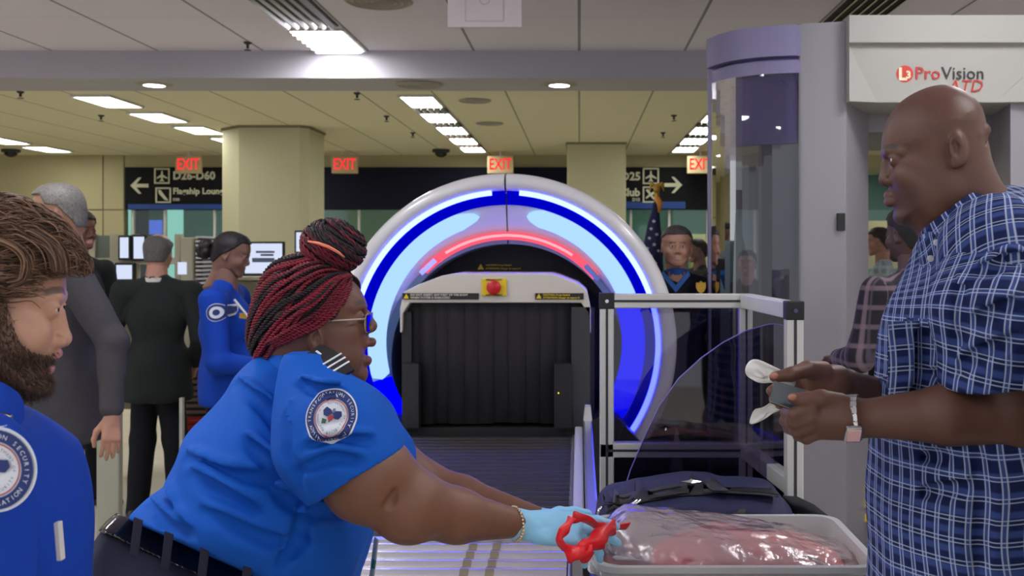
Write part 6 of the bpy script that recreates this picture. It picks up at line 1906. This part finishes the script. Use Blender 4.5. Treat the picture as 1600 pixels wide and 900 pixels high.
agency_patch(bv, at(334, 489, 4.75), .043, (.0, 1, 0), fo, detail=False)
q = at(345, 458, 4.9); MB().box(at(337, 458, 4.93), (.05, .05, .006), ry=.25).build('epaulette', M_gold, fo)
MB().tube([at(366, 468, 4.86), at(380, 485, 4.86), at(396, 505, 4.86), at(404, 535, 4.86)], .006, 6).build('lanyard', M_white, fo)
MB().box(at(384, 494, 4.87), (.06, .01, .025), ry=.1).build('name_badge', M_gold, fo)
po, M, HM, (gv, gq), F_, p = human('police officer in navy sweater facing the camera beside the flag', 'person', ((1057 - VX) / F * 5.5, 5.5), 268, 1.755, skin=(.42, .22, .15), hair=(.05, .045, .045),
      hairline=short(.075, .03, -.05), top=M_swt, bottom=M_pant_k, bulk=1.15, kind='sweater', eyes=True, thick=.006, headkw=dict(Wk=1.13), collar=mat('blue_collar', (20, 80, 150), .7), hem=.86)
MB().prism(pxs([(1036, 423), (1056, 446), (1076, 423), (1078, 430), (1056, 457), (1034, 430)], 5.28)[::-1], 5.27, 5.30).build('shirt_collar', MATS['blue_collar'], po)
c = at(1095, 449, 5.32)
MB().prism([(c[0] + a * .028, c[2] + b * .034) for a, b in ((0, 1), (.4, .7), (.9, .75), (.95, 0), (.6, -.6), (0, -1), (-.6, -.6), (-.95, 0), (-.9, .75), (-.4, .7))], c[1] - .01, c[1] + .005).build('badge', M_gold, po)
MB().box(at(1098, 424, 5.38), (.07, .05, .008), ry=.3).build('epaulette', M_black, po)
# people beyond the gate
human('person in dark plaid shirt with back turned behind the bald man', 'person', ((1425 - VX) / F * 4.15, 4.15), 120, 1.80, skin=(.08, .04, .03), hair=(.012, .01, .01), hairline=short(), top=M_plaid_d, kind='shirt', uvs=True, bulk=1.12,
      bottom=M_pant_k, hem=.78, arms={-1: ((.10, -.27, 1.15), (.30, -.16, 1.15)), 1: ((.02, .27, 1.15), (.24, .16, 1.12))})
human('person in pale plaid shirt standing far behind the body scanner gate', 'person', ((1378 - VX) / F * 8.2, 8.2), 160, 1.80, skin=(.30, .15, .10), hair=(.02, .015, .012), hairline=short(), top=M_plaid_l, kind='shirt', uvs=True, bulk=1.25, hem=.80)
human('dark haired person waiting behind the glass at far right of the ring', 'person', ((1092 - VX) / F * 9.5, 9.5), 200, 1.72, skin=(.15, .08, .06), hair=(.012, .01, .01), hairline=short(), top=M_suit_d)
human('person in dark clothes seen through the curved scanner glass', 'person', ((1168 - VX) / F * 8.0, 8.0), 250, 1.62, skin=(.42, .24, .18), hair=(.012, .01, .01), hairline=short(), top=M_suit_d)
# man at the right edge
rp, M, HM, g__, F_, p = human('man at the right frame edge with short greying hair', 'person', (.69, 1.19), 180, 1.825, skin=(.34, .17, .11), hair=(.035, .03, .03), hairline=short(.085, .03, -.05), top=M_suit_d, hh=.003, eyes=True, thick=.006,
      arms={-1: ((-.02, -.22, 1.13), (.02, -.2, .89)), 1: ((-.02, .22, 1.13), (.02, .2, .89))}, kind='shirt')
# ============================================================ PROPS ON THE TABLE
# grey bin
bx0, bx1, by0, by1 = .03, .625, 2.03, 2.44
bz0, bz1 = ZT, CZ - 497 / F * 2.03
M_bin = mat('grey_bin_plastic', (172, 172, 172), .42, bump=.1, bscale=60)
bin_ = thing('security_bin', 'light grey plastic tray bin holding the clear bag', 'bin', ((bx0 + bx1) / 2, 2.2, bz0))
def rrect(x0, x1, y0, y1, r, n=6):
    P = []
    for cx, cy, a0 in ((x1 - r, y1 - r, 0), (x0 + r, y1 - r, 90), (x0 + r, y0 + r, 180), (x1 - r, y0 + r, 270)):
        for k in range(n + 1): a = math.radians(a0 + 90 * k / n); P.append((cx + r * math.cos(a), cy + r * math.sin(a)))
    return P
def loft(rings, close_bottom=True):
    mb = MB(); v = []; f = []; n = len(rings[0][0])
    for P, z in rings: v += [(x, y, z) for x, y in P]
    for i in range(len(rings) - 1):
        for k in range(n): k2 = (k + 1) % n; f.append((i * n + k, i * n + k2, (i + 1) * n + k2, (i + 1) * n + k))
    if close_bottom: f.append(tuple(range(n))[::-1]); f.append(tuple((len(rings) - 1) * n + k for k in range(n)))
    return mb.add(v, f)
e_ = .03
loft([(rrect(bx0 + e_, bx1 - e_, by0 + e_, by1 - e_, .04), bz0), (rrect(bx0 + .012, bx1 - .012, by0 + .012, by1 - .012, .05), bz1 - .02), (rrect(bx0 + .004, bx1 - .004, by0 + .004, by1 - .004, .05), bz1 - .016),
      (rrect(bx0, bx1, by0, by1, .055), bz1 - .012), (rrect(bx0, bx1, by0, by1, .055), bz1), (rrect(bx0 + .016, bx1 - .016, by0 + .016, by1 - .016, .045), bz1),
      (rrect(bx0 + e_ + .005, bx1 - e_ - .005, by0 + e_ + .005, by1 - e_ - .005, .04), bz0 + .006)]).build('tray', M_bin, bin_, auto=40)
MB().box((bx1 - .10, by0 - .002, bz1 - .07), (.10, .004, .025)).build('handle_slot', M_dark, bin_, bevel=.001)
# navy soft bag
M_nav = mat('navy_nylon', (42, 44, 78), .7, bump=.4, bscale=500, spec=.3)
M_zip = mat('black_zip', (22, 22, 26), .5, bump=.4, bscale=700)
bag = thing('travel_bag', 'navy blue soft travel bag with black zip behind the grey bin', 'bag', (.30, 2.62, ZT))
db = 2.58
Bg = Field((-.02, 2.42, ZT - .01), (.62, 2.86, 1.12), .0055)
bo = pxs([(934, 800), (946, 778), (985, 764), (1040, 755), (1090, 751), (1150, 757), (1205, 764), (1222, 775), (1238, 800), (1244, 835), (1244, 885), (1180, 900), (1000, 900), (940, 892), (930, 850)], db)
Bg.slab(bo, 2.63, .17, .10, 0, expo=2.6)
Bg.wave(.004, 45, 3, 4, (1, .6, 1.6))
for (a, b) in (((965, 800, 2.47), (1060, 788, 2.455)), ((1060, 788, 2.455), (1200, 800, 2.46)), ((980, 815, 2.465), (1090, 804, 2.455)), ((1090, 804, 2.455), (1215, 818, 2.465))): Bg.cone(at(*a), at(*b), .006, .006, .02, 'cut')
Bg.plane((0, 0, ZT), (0, 0, -1))
V, Q = Bg.mesh(); V = relax(V, Q, 1); np_mesh('bag_body', V, Q, M_nav, bag)
bgb = bvh_of(V, Q)
def hug(pts, w, m, name, parent, off=.003, th=.003, bvh=bgb):
    P = [np.array(at(*q)) for q in pts]; P = np.array(P); n = 30; s = np.linspace(0, len(P) - 1, n); P = np.stack([np.interp(s, range(len(P)), P[:, i]) for i in range(3)], 1)
    v = []; f = []
    for i, q in enumerate(P):
        for k in (-1, -.33, .33, 1):
            o_ = Vector((float(q[0]), float(q[1]) - .25, float(q[2] + k * w / 2) )); h = bvh.ray_cast(o_, Vector((0, 1, 0)), .6)
            z = h[0] if h[0] is not None else Vector([float(c_) for c_ in q]); v.append((z.x, z.y - off, z.z))
    for i in range(n - 1):
        for k in range(3): b = i * 4 + k; f.append((b, b + 1, b + 5, b + 4))
    o = MB().add(v, f).build(name, m, parent, smooth=True); s_ = o.modifiers.new('thick', 'SOLIDIFY'); s_.thickness = th; return o
zp = hug([(944, 786, 2.5), (975, 786, 2.5), (1010, 778, 2.5), (1070, 768, 2.5), (1130, 767, 2.5), (1190, 770, 2.5), (1216, 774, 2.5)], .022, M_zip, 'zip_band', bag, .004, .004)
hug([(944, 783, 2.5), (975, 783, 2.5), (1010, 775, 2.5), (1070, 765, 2.5), (1130, 764, 2.5), (1190, 767, 2.5), (1216, 771, 2.5)], .003, M_dark, 'zip_teeth', bag, .009, .002)
for dx in (0, 5):
    MB().tube([at(974 + dx, 800, 2.43), at(984 + dx, 789, 2.43), at(996 + dx, 782, 2.44)], [.004, .003, .004], 8).build('zip_pull', M_steel, bag, smooth=True)
MB().tube([at(942, 790, 2.46), at(936, 797, 2.44), at(934, 806, 2.44)], .004, 8).build('zip_pull', M_steel, bag, smooth=True)
c = at(1080, 753.5, 2.50)
MB().add([tuple(c + np.array(q)) for q in ((-.026, 0, .002), (-.006, -.003, .006), (0, -.004, .010), (.006, -.003, .006), (.026, 0, .002), (.006, -.003, -.004), (0, -.004, -.008), (-.006, -.003, -.004), (0, -.009, 0))],
         [(0, 8, 1), (1, 8, 2), (2, 8, 3), (3, 8, 4), (4, 8, 5), (5, 8, 6), (6, 8, 7), (7, 8, 0)]).build('metal_emblem', M_steel, bag)
hug([(1128, 815, 2.5), (1150, 800, 2.5), (1160, 800, 2.5)], .03, M_zip, 'grab_handle', bag, .010, .006)
MB().tube([at(948, 800, 2.45), at(960, 792, 2.43), at(975, 800, 2.43), at(985, 820, 2.44)], .005, 8).build('side_strap', M_zip, bag, smooth=True)
# round white tag and shoulder strap right of the bag
st = thing('shoulder_strap', 'black shoulder strap trailing right of the navy bag', 'strap', tuple(at(1265, 815, 2.55)))
P = [at(1226, 788, 2.60), at(1250, 790, 2.58), at(1275, 802, 2.56), at(1298, 820, 2.54), at(1318, 842, 2.52), at(1335, 870, 2.50)]
v = []; f = []
for i, q in enumerate(P):
    for a, b in ((-.5, 0), (.5, 0), (.5, 1), (-.5, 1)): v.append((q[0] - .25 * a * .04, q[1] + b * .004, q[2] + a * .045))
for i in range(len(P) - 1):
    for j in range(4): f.append((i * 4 + j, i * 4 + (j + 1) % 4, i * 4 + 4 + (j + 1) % 4, i * 4 + 4 + j))
f += [(3, 2, 1, 0), tuple(len(v) - 4 + j for j in range(4))]
MB().add(v, f).build('webbing', M_zip, st, smooth=True)
c = at(1251, 812, 2.475)
tg = tag(MB().lathe([(0, 0), (.013, 0), (.013, .003), (0, .003)], c, 'y', n=24).build('round_tag', M_white, None), 'small round white tag with blue square hanging beside the navy bag', 'tag')
MB().box(c + np.array((-.003, -.001, 0)), (.008, .002, .010)).build('blue_print', mat('tag_blue', (40, 110, 190), .5), tg)
# red padded item inside the clear bag
M_redc = mat('red_fabric', (232, 48, 44), .7, bump=.4, bscale=120)
Rc = Field((.04, 2.05, .80), (.62, 2.44, 1.06), .0055)
dI = 2.24
Rc.chain([at(1050, 880, dI), at(1130, 864, dI), at(1230, 872, dI), at(1295, 888, dI)], [.045, .052, .046, .038], .03, sq=(1, .40, 1.0))
Rc.wave(.006, 50, 4, 4)
V, Q = Rc.mesh(); tag(np_mesh('red_garment', V, Q, M_redc, None), 'red folded garment seen through the clear plastic bag in the bin', 'garment')
# clear plastic bag
def film_mat():
    m = bpy.data.materials.new('plastic_film'); m.use_nodes = True; nt = m.node_tree; nt.nodes.clear()
    tr = nt.nodes.new('ShaderNodeBsdfTransparent'); tr.inputs[0].default_value = (.92, .90, .91, 1)
    df = nt.nodes.new('ShaderNodeBsdfDiffuse'); df.inputs[0].default_value = (.85, .80, .82, 1)
    tl = nt.nodes.new('ShaderNodeBsdfTranslucent'); tl.inputs[0].default_value = (.85, .80, .82, 1)
    gl = nt.nodes.new('ShaderNodeBsdfGlossy'); gl.inputs['Roughness'].default_value = .16; gl.inputs[0].default_value = (.9, .9, .92, 1)
    a = nt.nodes.new('ShaderNodeMixShader'); a.inputs[0].default_value = .4
    b = nt.nodes.new('ShaderNodeMixShader'); b.inputs[0].default_value = .42
    c = nt.nodes.new('ShaderNodeMixShader'); o = nt.nodes.new('ShaderNodeOutputMaterial')
    fr = nt.nodes.new('ShaderNodeFresnel'); fr.inputs[0].default_value = 1.5
    mm = nt.nodes.new('ShaderNodeMath'); mm.operation = 'MULTIPLY'; mm.inputs[1].default_value = 1.6
    tc = nt.nodes.new('ShaderNodeTexCoord'); n = nt.nodes.new('ShaderNodeTexNoise'); n.inputs['Scale'].default_value = 26; n.inputs['Detail'].default_value = 5
    bp_ = nt.nodes.new('ShaderNodeBump'); bp_.inputs['Strength'].default_value = .7; bp_.inputs['Distance'].default_value = .01
    nt.links.new(tc.outputs['Object'], n.inputs['Vector']); nt.links.new(n.outputs['Fac'], bp_.inputs['Height'])
    nt.links.new(bp_.outputs[0], gl.inputs['Normal']); nt.links.new(bp_.outputs[0], fr.inputs['Normal'])
    nt.links.new(df.outputs[0], a.inputs[1]); nt.links.new(tl.outputs[0], a.inputs[2])
    nt.links.new(tr.outputs[0], b.inputs[1]); nt.links.new(a.outputs[0], b.inputs[2])
    nt.links.new(fr.outputs[0], mm.inputs[0]); nt.links.new(mm.outputs[0], c.inputs[0])
    nt.links.new(b.outputs[0], c.inputs[1]); nt.links.new(gl.outputs[0], c.inputs[2]); nt.links.new(c.outputs[0], o.inputs[0]); return m
Pf = Field((-.06, 2.02, .80), (.62, 2.46, 1.12), .005)
Pf.slab(pxs([(917, 880), (925, 850), (945, 826), (972, 806), (990, 803), (1040, 810), (1100, 818), (1170, 826), (1240, 838), (1300, 852), (1340, 868), (1350, 885), (1345, 905), (1200, 915), (1000, 910), (925, 900)], 2.2),
        2.235, lambda X, Z: np.interp(X, [0, .06, .2, .6], [.07, .12, .185, .17]), .075, 0, expo=2.4)
rgp = np.random.RandomState(8)
for i in range(26):
    x = 935 + 400 * rgp.rand(); y = 830 + .08 * (x - 935) + 40 * rgp.rand(); a = at(x, y, 2.06 + .12 * rgp.rand()); l = .03 + .07 * rgp.rand(); an = rgp.randn() * .5 - .5
    b = a + np.array((l * math.cos(an), .03 * rgp.randn(), l * math.sin(an))); Pf.cone(a, b, .004, .001, .012, 'add' if i % 2 else 'cut')
Pf.wave(.0045, 60, 6, 4); Pf.wave(.0016, 150, 16, 4)
inner = Pf.f.copy(); V, Q = Pf.mesh()
tag(np_mesh('plastic_bag', V, Q, film_mat(), None), 'clear crumpled plastic bag with red contents lying in the grey bin', 'bag')
# red drawstring of the plastic bag
M_str = mat('red_drawstring', (225, 30, 40), .4, bump=.3, bscale=60)
def ribbon(pts, w, name, parent, m=M_str, tw=0.0):
    P = smooth_open([np.array(at(*q)) for q in pts], 6); v = []; f = []
    for i, q in enumerate(P):
        tt = P[min(i + 1, len(P) - 1)] - P[max(i - 1, 0)]; tt = tt / (np.linalg.norm(tt) + 1e-9)
        a = tw * i / len(P) + .4 * math.sin(i * .5); side = np.cross(tt, (0, -1, 0)); side /= np.linalg.norm(side) + 1e-9; up = np.cross(side, tt)
        s2 = side * math.cos(a) + up * math.sin(a); ww = w * 1.25 * (1 + .2 * math.sin(i * .9))
        v += [tuple(q - s2 * ww / 2), tuple(q + up * .0015), tuple(q + s2 * ww / 2)]
    for i in range(len(P) - 1):
        for j in range(2): f.append((i * 3 + j, i * 3 + j + 1, i * 3 + 4 + j, i * 3 + 3 + j))
    o = MB().add(v, f).build(name, m, parent, smooth=True); s_ = o.modifiers.new('thick', 'SOLIDIFY'); s_.thickness = .0015; return o
def smooth_open(P, n):
    P = [P[0]] + list(P) + [P[-1]]; out = []
    for i in range(1, len(P) - 2):
        p0, p1, p2, p3 = P[i - 1], P[i], P[i + 1], P[i + 2]
        for t_ in np.arange(n) / n: out.append(.5 * (2 * p1 + (p2 - p0) * t_ + (2 * p0 - 5 * p1 + 4 * p2 - p3) * t_ * t_ + (3 * p1 - p0 - 3 * p2 + p3) * t_ ** 3))
    out.append(P[-2]); return out
ds = thing('drawstring', 'bright red drawstring loops at the neck of the plastic bag', 'drawstring', tuple(at(925, 845, 1.92)))
for pts, w, tw in (([(945, 850, 1.93), (915, 858, 1.90), (888, 860, 1.90), (874, 843, 1.89), (884, 825, 1.89), (894, 808, 1.90)], .014, .5),
                   ([(894, 808, 1.90), (912, 810, 1.92), (930, 820, 1.95), (948, 826, 1.98), (982, 822, 2.02)], .016, -.4),
                   ([(884, 866, 1.90), (905, 862, 1.89), (925, 848, 1.90), (945, 832, 1.93), (962, 822, 1.97)], .024, .3),
                   ([(885, 868, 1.90), (900, 866, 1.885), (918, 862, 1.89), (920, 850, 1.90), (942, 842, 1.93)], .018, .8),
                   ([(886, 870, 1.91), (895, 868, 1.90), (908, 867, 1.90), (916, 872, 1.92), (920, 860, 1.93)], .016, .2)):
    ribbon(pts, w, 'ribbon_loop', ds, tw=tw)
# flag on its pole with a gilded eagle
dF = 6.1
fl = thing('flag', 'furled stars and stripes flag on a pole topped by a gilded eagle', 'flag', tuple((xw(1026, dF), dF, 0)))
MB().tube([(xw(1026, dF), dF, 0.02), tuple(at(1026, 300, dF))], .012, 10).build('pole', mat('oak_pole', (150, 100, 60), .5), fl)
MB().lathe([(0, 0), (.18, 0), (.18, .03), (.05, .06), (0, .07)], (xw(1026, dF), dF, 0), 'z', n=24).build('base', M_gold, fl)
Fl = Field(at(995, 900, dF) - (0, .14, 0), at(1050, 308, dF) + (0, .14, 0), .009)
Fl.chain([at(1025, 318, dF), at(1021, 380, dF), at(1018, 480, dF), at(1020, 740, dF)], [.02, .055, .075, .095], .02)
Fl.wave(.013, 70, 6, 3, (1.5, 1.5, .15))
V, Q = Fl.mesh(); zc = CZ - (470 - VY) / F * dF
def flagmat():
    m = mat('flag_cloth', (28, 34, 70), .8); return m
up_ = V[:, 2] > zc
fq = up_[Q].all(1)
c1 = np.where((np.sin(V[:, 0] * 55 + V[:, 1] * 40) > 0)[:, None], np.array((.45, .03, .04)), np.array((.6, .6, .6)))
col = np.where(up_[:, None], np.array((.012, .016, .07)), c1)
cloth = np_mesh('cloth', V, Q, mat('flag_colours', (30, 30, 60), .8, vcol=True), fl, col=col)
bvf = bvh_of(V, Q)
for i, (px, py) in enumerate(((1024, 345), (1020, 357), (1028, 366), (1017, 372), (1024, 382), (1014, 388), (1030, 392), (1019, 400), (1026, 412), (1013, 412), (1020, 424), (1029, 430))):
    st_ = [(0, 0)] + [((.013 if k % 2 == 0 else .0055) * math.sin(k * math.pi / 5), (.013 if k % 2 == 0 else .0055) * math.cos(k * math.pi / 5)) for k in range(10)]
    v = project(st_, bvf, at(px, py, dF - .15), (1, 0, 0), (0, 0, 1), (0, 1, 0), .004)
    MB().add(v, [(0, k, k % 10 + 1) for k in range(1, 11)]).build('star', M_white, cloth)
Eg = Field(at(1008, 312, dF) - (0, .06, 0), at(1046, 280, dF) + (0, .06, 0), .004)
Eg.chain([at(1026, 306, dF), at(1026, 296, dF), at(1027, 289, dF)], [.012, .018, .010], .008)
for s in (-1, 1): Eg.chain([at(1026 + s * 3, 291, dF), at(1026 + s * 8, 287, dF), at(1026 + s * 11, 298, dF)], [.012, .010, .004], .006)
Eg.cone(at(1027, 288, dF), at(1031, 287, dF), .007, .003, .004)
Eg.cone(at(1026, 306, dF), at(1026, 310, dF), .015, .015, .004)
V, Q = Eg.mesh(); np_mesh('eagle_finial', V, Q, M_gold, fl)
MB().tube([at(1026, 309, dF - .03), at(1031, 318, dF - .04), at(1030, 332, dF - .04)], [.02, .02, .008], 8).build('gold_fringe', mat('orange_gold', (210, 140, 50), .6), fl, smooth=True)
